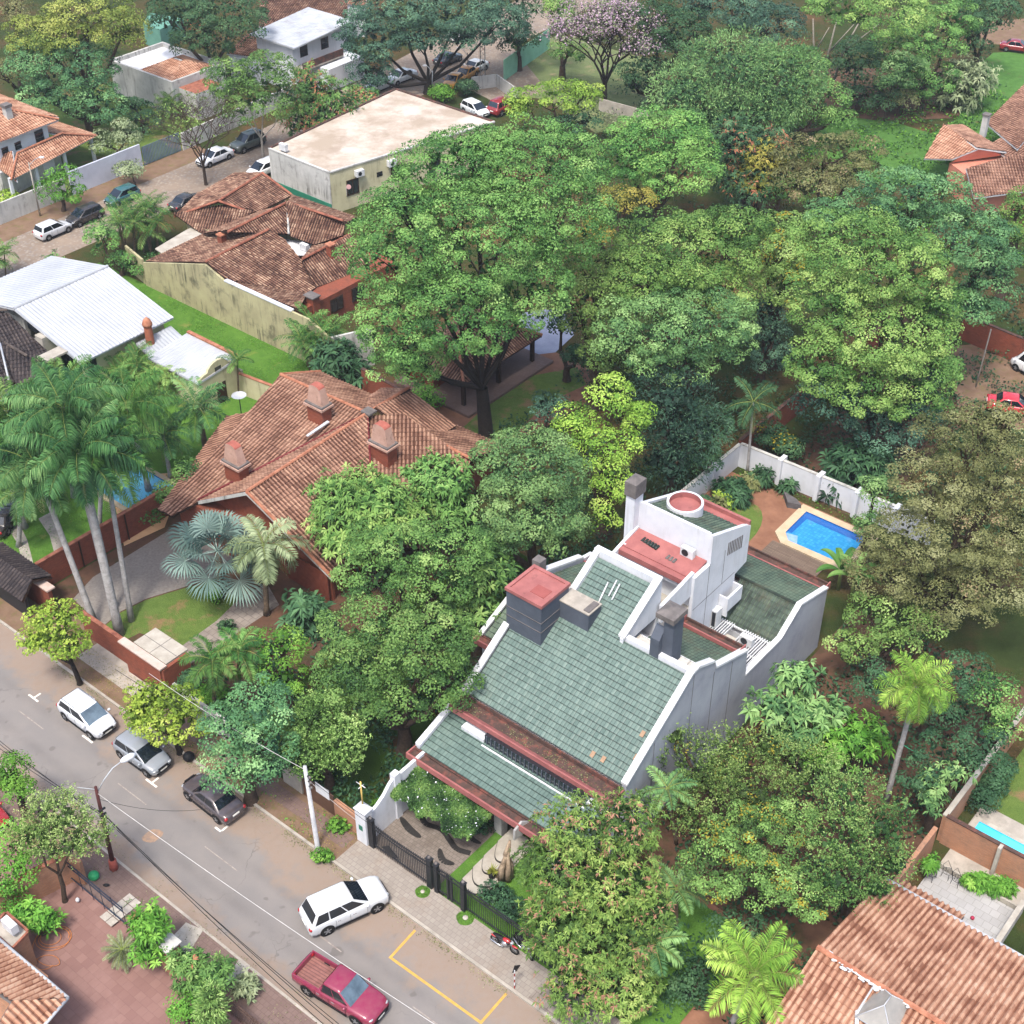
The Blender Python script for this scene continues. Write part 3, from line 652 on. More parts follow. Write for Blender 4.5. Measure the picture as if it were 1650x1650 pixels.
# water tank and box on the roof
mb = MB(); mb.ubox(-40.45, -37.85, 48.55, 51.15, 7.2, 10.8, m_slate)
for z in (8.9, 9.6): mb.ubox(-40.48, -37.82, 48.52, 51.18, z, z + .03, m_cap)
tk = mb.build('water_tank', HS)
mb = MB(); mb.ubox(-40.52, -37.78, 48.48, 51.22, 10.8, 10.92, m_red)
for a in ((-40.52, -40.3, 48.48, 51.22), (-38.0, -37.78, 48.48, 51.22), (-40.3, -38.0, 48.48, 48.7), (-40.3, -38.0, 51.0, 51.22)): mb.ubox(*a, 10.92, 11.02, m_red)
mb.ubox(-39.2, -38.2, 49.2, 50.0, 10.92, 10.95, plain('hatch_red', '8c4e4a', '824642', 2)); mb.build('tank_lid', tk)
mb = MB(); mb.ubox(-37.85, -35.75, 50.3, 51.5, 8.6, 10.25, m_slate); bx = mb.build('roof_box', HS)
mb = MB(); mb.ubox(-38.0, -35.7, 50.25, 51.55, 10.25, 10.33, m_conc); mb.ubox(-36.2, -35.8, 50.4, 51.4, 10.33, 10.4, m_cap); mb.build('box_lid', bx)
mb = MB(); mb.ubox(-40.9, -40.3, 51.5, 52.1, 9.0, 11.0, m_cap); mb.ubox(-40.2, -38.1, 51.3, 52.1, 9.6, 10.0, m_concl); mb.build('flue', HS)
# slanted dark chimney
mb = MB()
mb.ubox(-31.15, -30.5, 51.1, 52.1, 8.6, 12.1, m_slate)
mb.slab([W(-31.75, 50.75, 9.2), W(-31.75, 50.75, 10.6), W(-31.75, 51.3, 11.3), W(-31.75, 51.3, 9.2)], UX * .6, m_slate)
ch = mb.build('chimney', HS)
mb = MB(); c = W(-31.0, 51.55, 12.1); q_ = [c + UX * a + VX * b for a, b in ((-.6, -.68), (.6, -.68), (.6, .68), (-.6, .68))]
mb.prism(q_, .35, m_cap)
for i in range(4): mb.face([q_[i] + Vector((0, 0, .35)), q_[(i + 1) % 4] + Vector((0, 0, .35)), c + Vector((0, 0, .62))], m_cap)
mb.build('chimney_cap', ch)
# tower
TW = MB()
TP = [(58.75, 12.3), (62.4, 10.85), (63.2, 10.3)]
P = [W(-38.3, v, z) for v, z in [(58.75, 12.3), (62.6, 10.8), (63.3, 10.4), (63.3, 7.5), (62.0, 7.3), (62.0, 4.6), (57.1, 4.6), (57.1, 10.1), (58.75, 10.1)]]
for u in (-38.3, -33.2): TW.slab([p + UX * (u + 38.3) for p in P], UX * .25, m_white)
TW.ubox(-38.05, -33.2, 58.75, 58.95, 4.6, 12.35, m_white); TW.ubox(-38.05, -33.2, 63.1, 63.3, 7.5, 10.3, m_white)
TW.ubox(-38.05, -33.2, 57.2, 58.75, 4.6, 7.0, m_white); TW.ubox(-38.05, -33.2, 60.6, 63.1, 7.4, 7.6, m_white); TW.ubox(-38.05, -33.2, 60.5, 60.6, 4.6, 7.5, m_white)
tw = TW.build('tower', HS)
mb = MB(); mb.ubox(-32.95, -32.944, 58.7, 58.74, 4.6, 10.2, m_cap); mb.ubox(-32.95, -32.944, 57.2, 61.9, 7.5, 7.54, m_cap); mb.ubox(-32.95, -32.944, 60.4, 60.44, 7.5, 10.2, m_cap); mb.build('wall_joints', tw)
tiles('tower_roof', [W(-38.0, 59.0, 12.05), W(-33.25, 59.0, 12.05), W(-33.25, 62.3, 10.75), W(-38.0, 62.3, 10.75)], m_green2, tw, pitch=.24, course=.37, amp=.03, step=.04, under=m_white, seg=3)
mb = MB(); mb.ubox(-38.05, -33.2, 62.3, 63.25, 10.3, 10.45, m_red); mb.ubox(-38.05, -33.0, 63.15, 63.35, 10.3, 10.75, m_red); mb.build('tower_gutter', tw)
mb = MB()
for i in range(9): mb.ubox(-33.0, -32.93, 60.7 + i * .2, 60.8 + i * .2, 9.6 - i * .05, 10.6 - i * .05, m_cap)
mb.build('vent_grille', tw)
mb = MB()
c = W(-36.4, 60.95, 11.2); n = 28
ring = lambda r, z: [Vector((c.x + r * math.cos(6.2832 * i / n), c.y + r * math.sin(6.2832 * i / n), z)) for i in range(n)]
for (r0, z0), (r1, z1) in (((1.15, 9.5), (1.15, 11.95)), ((1.15, 11.95), (1.0, 11.95)), ((1.0, 11.95), (1.0, 11.55))):
    a, b = ring(r0, z0), ring(r1, z1)
    for i in range(n): mb.face([a[i], a[(i + 1) % n], b[(i + 1) % n], b[i]], m_white if (r0, z0) != (1.0, 11.95) else m_red, True)
mb.face(ring(1.0, 11.55), m_red); mb.build('round_turret', tw)
mb = MB(); mb.ubox(-38.95, -38.3, 58.2, 59.1, 4.6, 12.9, m_white); lc = mb.build('tower_chimney', tw)
mb = MB(); c = W(-38.62, 58.65, 12.9); q_ = [c + UX * a + VX * b for a, b in ((-.42, -.55), (.42, -.55), (.42, .55), (-.42, .55))]
mb.prism(q_, 1.0, m_cap)
for i in range(4): mb.face([q_[i] + Vector((0, 0, 1.0)), q_[(i + 1) % 4] + Vector((0, 0, 1.0)), c + Vector((0, 0, 1.25))], m_cap)
mb.build('chimney_cap', lc)
# terrace roof, loggia, slanted side walls
mb = MB(); mb.slab([W(-38.3, 57.0, 9.95), W(-33.2, 57.0, 9.95), W(-33.2, 58.75, 10.2), W(-38.3, 58.75, 10.2)], (0, 0, .12), m_red)
mb.ubox(-38.3, -33.2, 56.6, 57.0, 9.62, 10.0, m_red); mb.build('terrace_roof', HS)
mb = MB()
mb.ubox(-38.2, -33.3, 57.3, 57.5, 7, 9.9, m_white); mb.ubox(-38.3, -33.2, 56.75, 56.95, 9.25, 9.62, m_white)
mb.slab([W(-33.35, 54.0, 8.6), W(-33.35, 54.0, 9.9), W(-33.35, 57.3, 10.35), W(-33.35, 57.3, 8.6)], UX * .22, m_white)
mb.slab([W(-38.4, 54.3, 8.4), W(-38.4, 54.3, 9.5), W(-38.4, 58.7, 10.5), W(-38.4, 58.7, 8.4)], UX * .2, m_white)
mb.ubox(-38.2, -33.2, 54.3, 57.3, 7.4, 7.6, m_concl)
mb.build('loggia', HS)
mb = MB(); mb.ubox(-37.6, -36.7, 57.25, 57.31, 7.9, 9.2, m_glass); wz = mb.build('window', HS)
mb = MB(); mb.ubox(-37.66, -37.6, 57.22, 57.31, 7.85, 9.25, m_whitec); mb.ubox(-36.7, -36.64, 57.22, 57.31, 7.85, 9.25, m_whitec); mb.build('frame', wz)
mb = MB(); mb.ubox(-34.6, -33.9, 57.25, 57.31, 8.8, 9.1, m_glass); mb.build('window', HS)
# side balcony on the tower wall and pergola behind
mb = MB(); mb.ubox(-32.95, -32.4, 60.4, 61.9, 5.6, 5.75, m_whitec); mb.ubox(-32.45, -32.3, 60.4, 61.9, 5.6, 6.7, m_white); mb.ubox(-32.95, -32.3, 60.3, 60.4, 5.2, 6.7, m_white); mb.ubox(-32.95, -32.3, 61.9, 62.0, 5.6, 6.7, m_white); mb.build('balcony', HS)
mb = MB()
for i in range(24):
    u = -33.1 + i * .172
    if not (7 < i < 12): mb.ubox(u, u + .06, 57.25 if i > 15 else 58.6, 60.75, 4.5, 4.6, m_whitec)
mb.ubox(-33.2, -29.1, 60.6, 60.72, 4.38, 4.5, m_whitec); mb.ubox(-33.2, -29.1, 58.9, 59.0, 4.38, 4.5, m_whitec); mb.build('pergola_slats', HS)
mb = MB(); mb.ubox(-32.0, -30.0, 58.5, 59.9, 4.2, 4.36, m_concl); mb.build('service_slab', HS)

def aircon(loc_u, v, z, label, du=1, group='air conditioning units'):
    t_ = thing('air_conditioner', label, 'air conditioner', W(loc_u, v, z), 0, group)
    mb = MB(); mb.ubox(loc_u - .45, loc_u + .45, v - .18, v + .18, z, z + .62, m_whitec); mb.build('casing', t_, bevel=.02)
    mb = MB(); c = W(loc_u - .1, v - .185, z + .31)
    mb.tube([c, c - VX * .02], .24, m_gate, 14, True, False); mb.build('fan_grille', t_)
    return t_
aircon(-34.4, 58.45, 10.25, 'white air conditioner on the red terrace roof against the white tower')
aircon(-30.3, 59.6, 4.62, 'white air conditioner standing on the white slats beside the rear green roof')
t_ = thing('air_conditioner', 'white air conditioner hung on the tower wall over the rear roof', 'air conditioner', W(-32.8, 60.3, 4.6), 0, 'air conditioning units')
mb = MB(); mb.ubox(-32.95, -32.6, 59.6, 60.25, 4.6, 5.9, m_whitec); mb.build('casing', t_); mb = MB(); mb.ubox(-32.9, -32.65, 59.57, 59.6, 4.7, 5.8, m_gate); mb.build('fan_grille', t_)
# low wing on the left, half under the trees
mb = MB(); mb.slab([W(-43.3, 49.6, 0), W(-43.3, 49.6, 4.7), W(-43.3, 53.2, 6.1), W(-43.3, 53.2, 0)], UX * 2.6, m_white); mb.build('wing_walls', HS)
tiles('wing_roof', [W(-43.1, 49.6, 4.95), W(-40.7, 49.6, 4.95), W(-40.7, 53.2, 6.4), W(-43.1, 53.2, 6.4)], m_green2, HS, under=m_redg, seed=9, **gk)
gutter('wing_gutter', -43.4, -40.7, 48.95, 49.65, 4.75)
cap_run('coping', [W(-43.3, 49.5, 5.0), W(-43.3, 53.2, 6.5)], UX * .32, .16, m_whitec)
# spare tiles stacked on the terrace roof
for i in range(6):
    mb = MB(); c = W(-37.4 + i * .22, 57.9 - i * .03, 10.2 + .01 * i); mb.tube([c, c + VX * .38], .1, m_green, 8); one(mb, 'spare_tile', 'green spare roof tile laid in a row on the red terrace roof', 'roof tile', 'green spare tiles')
for i in range(3):
    mb = MB(); c = W(-35.3 + i * .25, 57.5 - i * .02, 10.15); mb.tube([c, c + VX * .36], .1, m_cap, 8); one(mb, 'spare_tile', 'grey spare tile on the red terrace roof', 'roof tile', 'grey spare tiles')
for u0, v0, u1, v1 in ((-36.3, 52.9, -36.1, 51.6), (-35.9, 53.2, -35.8, 52.3), (-35.6, 53.1, -35.5, 52.2)):
    mb = MB(); mb.tube([W(u0, v0, rz(v0) + .14), W(u1, v1, rz(v1) + .14)], .05, m_whitec); one(mb, 'white_pole', {-36.3: 'longest white pole lying on the upper green roof', -35.9: 'middle one of the three white poles on the upper green roof', -35.6: 'rightmost of the three white poles on the upper green roof'}[u0], 'pole', 'white poles on the roof')
# loose terracotta coloured tiles near the gutter
for u, v in ((-31.6, 45.1), (-30.9, 45.15), (-29.3, 46.0), (-29.7, 47.1)):
    mb = MB(); s_ = Vector((0, 0, .06)); p = W(u, v, rz(v)); mb.slab([p + s_, W(u + .24, v, rz(v)) + s_, W(u + .24, v + .3, rz(v + .3)) + s_, W(u, v + .3, rz(v + .3)) + s_], (0, 0, .03), plain('pale_loose_tile', '96806a', '8a6e58', 3)); one(mb, 'loose_tile', {-31.6: 'pale loose tile left of its neighbour at the front gutter', -30.9: 'pale loose tile right of its neighbour at the front gutter', -29.3: 'pale loose tile lowest against the right coping', -29.7: 'pale loose tile higher up beside the right coping'}[u], 'roof tile', 'loose tiles')

# front boundary: pillar, curved white wall, gate, railings
gp = thing('gate_pillar', 'white plastered gate pillar with a pyramid top at the kerb', 'pillar', W(-40.5, 36.05, 0))
mb = MB(); mb.ubox(-41.0, -40.2, 35.75, 36.35, 0, 2.75, m_white); mb.build('shaft', gp, bevel=.02)
mb = MB(); q_ = [W(-41.05, 35.7, 2.75), W(-40.15, 35.7, 2.75), W(-40.15, 36.4, 2.75), W(-41.05, 36.4, 2.75)]; mb.prism(q_, .08, m_white)
for i in range(4): mb.face([q_[i] + Vector((0, 0, .08)), q_[(i + 1) % 4] + Vector((0, 0, .08)), W(-40.6, 36.05, 3.2)], m_white)
mb.build('cap', gp)
mb = MB(); mb.ubox(-40.75, -40.45, 35.735, 35.752, 1.2, 1.6, plain('green_plate', '2f6a55', '2f6a55')); mb.build('number_plate', gp)
cw = MB(); prof = [(36.35, 2.3), (36.9, 2.45), (37.5, 2.8), (38.0, 3.3), (38.3, 3.45), (39.5, 3.45), (41.0, 3.5)]
cw.slab([W(-40.5, v, z) for v, z in prof] + [W(-40.5, 41.0, 0), W(-40.5, 36.35, 0)], UX * .2, m_white)
cw.ubox(-40.6, -40.2, 38.3, 38.75, 0, 3.75, m_white)
one(cw, 'garden_wall', 'white garden wall with a swept curved top beside the gate', 'wall')
an = thing('antenna_mast', 'thin yellow mast with small crossarm on the white gate pillar', 'antenna', W(-40.6, 36.05, 3.2))
mb = MB(); mb.tube([W(-40.6, 36.05, 3.15), W(-40.6, 36.05, 5.0)], .05, plain('straw_yellow', 'd2b469', 'c0a25a', 4)); mb.build('mast', an)
mb = MB(); mb.tube([W(-40.95, 36.05, 4.75), W(-40.25, 36.05, 4.75)], .03, m_whitec); mb.tube([W(-40.6, 35.85, 4.6), W(-40.6, 36.25, 4.6)], .03, m_whitec); mb.build('crossarm', an)
def railing(name, label, cat, u0, u1, v, top, sp=.13, arch=0., group=None, frame=True, m=m_gate, z0=.12, k=0):
    t_ = thing(name, label, cat, W(u0, v, z0), 0, group); mb = MB(); n = int((u1 - u0) / sp)
    T = lambda x: top + arch * math.sin(math.pi * x)
    for i in range(n + 1):
        u = u0 + (u1 - u0) * i / n; h = T(i / n) + .18; mb.box(W(u - .014, v - .014, z0), UX * .028, VX * .028, (0, 0, h - z0), m)
    mb.build('bars', t_)
    for zz in (lambda x: T(x), lambda x: T(x) - .3, lambda x: .35):
        mb = MB()
        for i in range(12):
            a, b = i / 12, (i + 1) / 12
            mb.slab([W(u0 + (u1 - u0) * a, v - .03, zz(a)), W(u0 + (u1 - u0) * b, v - .03, zz(b)), W(u0 + (u1 - u0) * b, v + .03, zz(b)), W(u0 + (u1 - u0) * a, v + .03, zz(a))], (0, 0, .05), m)
        mb.build('rail', t_)
    return t_
def ipost(label, u, v, h, wd=.18):
    mb = MB(); mb.ubox(u - wd, u + wd, v - .12, v + .12, .1, h, m_gate); mb.ubox(u - wd - .03, u + wd + .03, v - .15, v + .15, h, h + .06, m_gate); mb.ell(W(u, v, h + .13), .1, .1, .1, m_cap)
    one(mb, 'gate_post', label, 'gate post', 'dark iron gate posts')
ipost('dark iron gate post standing against the white pillar', -39.95, 35.95, 2.4)
railing('sliding_gate', 'wide dark iron driveway gate with vertical bars', 'gate', -39.75, -35.75, 35.95, 2.05, arch=-.1)
mb = MB(); mb.slab([W(-39.2, 35.9, .7), W(-38.6, 35.9, 1.25), W(-37.9, 35.9, .75), W(-38.4, 35.9, .4)], VX * .03, m_gate); one(mb, 'gate_ornament', 'dark leaf shaped iron ornament on the driveway gate', 'ornament')
ipost('dark iron gate post at the right end of the driveway gate', -35.5, 35.95, 2.5)
ipost('dark iron gate post between driveway gate and pedestrian gate', -35.0, 35.95, 2.4, .12)
railing('pedestrian_gate', 'dark iron pedestrian gate with scrolled middle bars', 'gate', -34.85, -33.25, 35.95, 2.1, sp=.11, arch=.08)
mb = MB(); mb.ubox(-34.25, -34.12, 35.9, 36.0, .15, 2.1, m_gate); mb.ubox(-33.98, -33.85, 35.9, 36.0, .15, 2.1, m_gate); one(mb, 'gate_ornament', 'pair of scrolled iron bars in the pedestrian gate', 'ornament')
ipost('ornate dark iron post right of the pedestrian gate', -33.05, 35.95, 2.4, .14)
railing('iron_fence', 'long dark iron railing fence beside the red motorcycle', 'fence', -32.85, -22, 36.0, 1.95)
# patio pattern
mb = MB()
def ribbon(pts, w0, z=.125):
    n = len(pts)
    for i in range(n - 1):
        a, b = pts[i], pts[i + 1]; wa = w0 * math.sin(math.pi * (i + .15) / (n - .7)) ** .5 if w0 > 0 else -w0; wb = w0 * math.sin(math.pi * (min(i + 1.15, n - .9)) / (n - .7)) ** .5 if w0 > 0 else -w0
        d = (b - a).normalized(); nn = Vector((-d.y, d.x, 0)); Z = Vector((0, 0, z + .0006 * i))
        mb.face([a - nn * wa + Z, b - nn * wb + Z, b + nn * wb + Z, a + nn * wa + Z], m_stain)
def spl(pts, k=5):
    P = [pts[0]] + pts + [pts[-1]]; out = []
    for i in range(1, len(P) - 2):
        for j in range(k):
            t = j / k; a, b, c, d = P[i - 1], P[i], P[i + 1], P[i + 2]
            out.append(.5 * ((2 * b) + (c - a) * t + (2 * a - 5 * b + 4 * c - d) * t * t + (3 * b - a - 3 * c + d) * t ** 3))
    return out + [P[-2]]
ribbon(spl([W(-40.1, 41.2), W(-40.0, 40.4), W(-39.62, 39.7), W(-38.8, 39.1), W(-37.73, 39.34), W(-36.83, 39.06), W(-36.1, 38.85), W(-35.3, 39.1)]), -.17)
ribbon(spl([W(-40.2, 38.53), W(-39.2, 38.2), W(-38.25, 38.15)]), .22); ribbon(spl([W(-36.9, 38.25), W(-36.2, 37.75), W(-35.5, 37.95)]), .2); ribbon(spl([W(-37.2, 40.9), W(-36.5, 40.3), W(-35.9, 39.95), W(-35.3, 40.03)]), .18)
tag(mb.build('patio_inlay'), kind='structure')
# curved steps to the door
for i, (u0, v0, u1, v1) in enumerate([(-34.5, 37.5, -32.8, 37.6), (-34.5, 38.4, -32.9, 38.0), (-34.5, 39.35, -33.2, 38.8), (-34.5, 40.6, -33.2, 39.7)]):
    a, b = W(u0, v0), W(u1, v1); n = 10; d = b - a; nn = VX * -.55
    arc = [a + d * t + nn * math.sin(math.pi * t) for t in [j / n for j in range(n + 1)]]
    mb = MB(); mb.prism(arc + [W(u1, 41.8), W(u0, 41.8)], .14 + .1 * i, m_concl)
    tag(mb.build('curved_step'), kind='structure')
    mb = MB()
    for p, q_ in zip(arc[:-1], arc[1:]): mb.slab([p - VX * .05, q_ - VX * .05, q_, p], (0, 0, .146 + .1 * i), m_stain)
    tag(mb.build('step_edge'), kind='structure')
# ------------------------------------------------------------------ neighbouring buildings
def P3(*l): return [at(x, y, z) for x, y, z in l]
def volume(parent, name, poly, z0, z1, m, mtop=None):
    mb = MB(); mb.prism([Vector((p[0], p[1], z0)) for p in poly], z1 - z0, m, mtop); return mb.build(name, parent)
def uw(u0, u1, v0, v1): return [W(u0, v0), W(u1, v0), W(u1, v1), W(u0, v1)]
def window(parent, c, du, w_, h, m=m_frame, name='window', bars=0):
    """c centre, du unit vector along the wall, outward normal n = left of du"""
    du = Vector(du).normalized(); n = Vector((du.y, -du.x, 0))
    mb = MB(); mb.box(c - du * w_ / 2 - Vector((0, 0, h / 2)) , du * w_, n * .03, (0, 0, h), m_glass); f = mb.build(name, parent)
    mb = MB()
    for a, b, e, g in ((-w_ / 2 - .08, -w_ / 2, -h / 2 - .08, h / 2 + .08), (w_ / 2, w_ / 2 + .08, -h / 2 - .08, h / 2 + .08), (-w_ / 2, w_ / 2, h / 2, h / 2 + .08), (-w_ / 2, w_ / 2, -h / 2 - .08, -h / 2), (-.03, .03, -h / 2, h / 2)):
        mb.box(c + du * a + Vector((0, 0, e)), du * (b - a), n * .07, (0, 0, g - e), m)
    mb.build('frame', f); return f

# --- orange tiled house with three chimneys
OH = thing('orange_house', 'sprawling house with orange terracotta cross gabled roof and three chimneys', 'house', W(-64.4, 57, 0))
P0 = W(-64.4, 61.3, 6.5); RS = W(-64.0, 49.0, 6.5); RW = W(-73.3, 60.9, 6.5); VL = W(-69.3, 48.7, 3.33)
tk_ = dict(trough=.12, pitch=.3, course=.42, amp=.045, step=.04, seg=4, under=m_frame)
def pl(base, s, u=None, v=None):  # helper heights
    return base
zw = lambda v: 6.5 - .26 * (60.9 - v)
tiles('roof_slope', [RW, P0, W(-69.3, 48.7, zw(48.7)), W(-70.0, 46.7, zw(46.7)), W(-71.0, 46.7, zw(46.7))], m_orange, OH, seed=11, **tk_)
tiles('roof_slope', [W(-72.9, 57.5, 5.0), W(-72.0, 54.5, 4.5), W(-71.0, 46.7, 2.7), W(-71.6, 46.8, 2.6), W(-75.0, 56.5, 4.2)], m_orange, OH, seed=12, **tk_)
tiles('roof_slope', [RS, P0, VL], m_orange, OH, seed=13, **tk_)
zr = lambda u: 6.5 - .49 * (u + 64.2)
tiles('roof_slope', [W(-64.1, 49, 6.48), W(-64.3, 61.3, 6.5), W(-56.4, 53.5, zr(-56.4)), W(-56.4, 49.3, zr(-56.4))], m_orange, OH, seed=14, **tk_)
tiles('roof_slope', [P0, W(-62.6, 63.3, 5.9), W(-55.9, 63.1, 5.2), W(-53.5, 55.5, 2.7), W(-56.4, 53.5, 2.7)], m_orange, OH, seed=15, **tk_)
tiles('roof_slope', [W(-62.4, 63.3, 5.3), W(-55.9, 63.1, 5.2), W(-57, 68.6, 2.9), W(-62.5, 68, 3.0)], m_orange, OH, seed=16, **tk_)
tiles('roof_slope', [W(-64.4, 61.9, 6.5), W(-64.4, 65.9, 6.5), W(-61.0, 67.2, 3.6), W(-60.4, 63.3, 4.6)], m_orange, OH, seed=17, **tk_)
tiles('roof_slope', [W(-64.4, 61.9, 6.5), W(-64.4, 65.9, 6.5), W(-67.8, 66.2, 4.8), W(-67.4, 62.5, 5.2)], m_orange, OH, seed=18, **tk_)
tiles('roof_slope', [RW, P0, W(-67.2, 65.2, 4.8), W(-73.3, 65, 4.8)], m_orange, OH, seed=19, **tk_)
ridge('ridge_tiles', [(RW, P0), (P0, RS), (W(-64.4, 61.9, 6.5), W(-64.4, 65.9, 6.5)), (W(-62.4, 63.3, 5.3), W(-55.9, 63.1, 5.2)), (RW, W(-73.3, 65, 4.8)), (RS, W(-56.4, 49.3, zr(-56.4)))], m_ridge_o, OH)
mb = MB(); mb.ubox(-64.8, -63.9, 61.0, 61.8, 6.55, 6.7, m_cap); mb.build('ridge_cap_plate', OH)
mb = MB()
for a, b in ((RS, VL), (W(-56.4, 49.3, zr(-56.4)), RS)):
    a, b = Vector(a), Vector(b); d = b - a; mb.slab([a - VX * .05, a - VX * .05 + d, a - VX * .05 + d - Vector((0, 0, .28)), a - VX * .05 - Vector((0, 0, .28))], VX * .06, m_oldw)
mb.build('barge_board', OH)
mb = MB(); vm = plain('valley_flashing', '6d2c2e', '5a2426', 2, .7)
for a, b in ((P0, W(-69.3, 48.7, 3.4)), (P0, W(-56.4, 53.5, 2.8))): mb.tube([Vector(a) + Vector((0, 0, .02)), Vector(b) + Vector((0, 0, .06))], .09, vm, 5)
mb.build('valley', OH)
volume(OH, 'wall', uw(-71.5, -64.4, 48.5, 64), 0, 3.0, m_brickr); volume(OH, 'wall', uw(-64.4, -57.2, 50, 63), 0, 2.65, m_brickr)
volume(OH, 'wall', uw(-66.5, -57.5, 63, 67.4), 0, 2.9, m_brickr)
mb = MB(); mb.slab([W(-69, 49.7, 3.2), W(-64, 49.7, 6.3), W(-57, 49.7, 2.7), W(-57, 49.7, 0), W(-69, 49.7, 0)], VX * .25, m_brickr); mb.build('gable_wall', OH)
mb = MB()
for i in range(34): mb.ubox(-61.0 + i * .12, -60.93 + i * .12, 49.3, 49.4, .2, 2.6, plain('red_slats', '7d4434', '6c392b', 4))
mb.ubox(-61.05, -56.9, 49.38, 49.44, 2.4, 2.6, m_frame); mb.build('slatted_screen', OH)
def chimney(base, h0, w_, d_, label=None, parent=OH):
    u, v, z = base; mb = MB(); mb.ubox(u - w_ / 2, u + w_ / 2, v - d_ / 2, v + d_ / 2, z - 1.5, z + h0, m_brickr); c = mb.build('chimney', parent)
    pk = plain('pink_render', 'b29284', 'a08072', 1.5, .9, stain=('5a4438', 1.6, .55, .7))
    mb = MB(); mb.ubox(u - w_ / 2 - .18, u + w_ / 2 + .18, v - d_ / 2 - .18, v + d_ / 2 + .18, z + h0, z + h0 + .16, pk); mb.ubox(u - w_ / 2 - .1, u + w_ / 2 + .1, v - d_ / 2 - .1, v + d_ / 2 + .1, z + h0 + .16, z + h0 + .3, m_cap); mb.build('chimney_ledge', c)
    mb = MB(); z1, z2 = z + h0 + .3, z + h0 + 1.6
    lo = [W(u + a * w_ * .48, v + b * d_ * .42, z1) for a, b in ((-1, -1), (1, -1), (1, 1), (-1, 1))]; hi = [W(u + a * w_ * .33, v + b * d_ * .34, z2) for a, b in ((-1, -1), (1, -1), (1, 1), (-1, 1))]
    for i in range(4): mb.face([lo[i], lo[(i + 1) % 4], hi[(i + 1) % 4], hi[i]], pk)
    ar = [W(u + w_ * .33 * math.cos(a), v, z2 + .22 * math.sin(a)) for a in np.linspace(0, math.pi, 8)]
    dv = VX * d_ * .34
    for p, q_ in zip(ar[:-1], ar[1:]): mb.face([p - dv, q_ - dv, q_ + dv, p + dv], plain('red_cap', '9c5c50', '8a4e44', 2))
    mb.face([p - dv for p in ar], pk); mb.face([p + dv for p in ar][::-1], pk); mb.build('chimney_hood', c)
chimney((-67.1, 59.0, 5.9), 1.35, 1.6, .9); chimney((-68.3, 51.7, 4.1), 1.3, 1.6, .9); chimney((-60.9, 59.3, 4.9), 1.4, 1.7, .95)
mb = MB(); a = W(-66.2, 58.9, 6.25); mb.slab([a, a + UX * .25, a + UX * .0 + VX * -2 - Vector((0, 0, .35)), a - UX * .2 + VX * -2 - Vector((0, 0, .35))], (0, 0, .08), m_metal); mb.build('flashing_sheet', OH)

# --- brown weathered tile house with the mouldy yellow side wall
BH = thing('brown_house', 'house with weathered brown barrel tile roofs and long mouldy yellow side wall', 'house', W(-95, 78, 0))
mb = MB(); mb.slab([W(u, 70.7, z) for u, z in ((-102.8, 2.4), (-93.5, 5.3), (-91, 4.5), (-80.5, 4.5), (-78, 3.6), (-78, 0), (-102.8, 0))], VX * -.2, m_mould); mb.build('side_wall', BH)
mb = MB(); mb.slab([W(-91, 70.45, 4.5), W(-82.5, 70.45, 4.5), W(-82.5, 70.85, 4.5), W(-91, 70.85, 4.5)], (0, 0, .12), m_white); mb.build('white_coping', BH)
bk = dict(spread=.6, trough=.2, pitch=.27, course=.42, amp=.05, step=.03, seg=4, under=m_frame)
BR = [
 [W(-102.9, 70.8, 2.4), W(-93.5, 70.8, 5.35), W(-94.2, 79, 5.35), W(-102.9, 78, 2.4)],
 P3((332, 422, 5.38), (433, 370, 5.35), (456, 385, 4.6), (492, 426, 3.6), (509, 463, 2.8), (495, 471, 2.9), (364, 452, 4.5)),
 P3((364, 452, 4.5), (495, 472, 2.9), (482, 499, 4.4)),
 P3((367, 374, 5.8), (463, 326, 5.9), (465, 377, 4.3), (433, 370, 5.0)),
 P3((463, 326, 5.9), (553, 356, 5.9), (556, 384, 4.3), (504, 392, 4.1), (465, 378, 4.3)),
 P3((487, 418, 4.4), (565, 377, 4.4), (605, 425, 2.8), (562, 435, 2.7), (509, 463, 2.7)),
 P3((487, 418, 4.4), (565, 377, 4.4), (553, 380, 3.7), (504, 392, 3.7)),
 P3((463, 326, 5.9), (560, 358, 5.9), (575, 350, 4.3), (470, 313, 4.3)),
 P3((281, 349, 2.8), (352, 324, 4.6), (415, 346, 3.4), (325, 373, 2.8)),
 P3((352, 324, 4.6), (423, 279, 4.6), (470, 314, 3.4), (417, 342, 3.4)),
 P3((320, 310, 3.3), (378, 279, 3.3), (423, 277, 4.6), (352, 324, 4.6)),
 P3((283, 346, 3.0), (320, 309, 3.2), (352, 324, 4.6)),
 P3((325, 373, 3.3), (417, 344, 3.4), (463, 326, 5.9), (367, 374, 5.8)),
]
for i, q_ in enumerate(BR): tiles('roof_slope', q_, m_brownt, BH, seed=30 + i, **bk)
ridge('ridge_tiles', [P3((332, 422, 5.4), (433, 370, 5.4)), P3((367, 374, 5.85), (463, 326, 5.95)), P3((463, 326, 5.95), (553, 356, 5.95)), P3((487, 418, 4.45), (565, 377, 4.45)), P3((352, 324, 4.65), (423, 279, 4.65)), P3((281, 349, 2.9), (352, 324, 4.65)), P3((352, 324, 4.65), (415, 346, 3.45)), P3((423, 279, 4.65), (470, 314, 3.45))], m_ridge_b, BH)
mb = MB(); a = P3((465, 377, 4.35), (463, 326, 5.9)); mb.tube(a, .12, m_oldw, 5); mb.build('valley', BH)
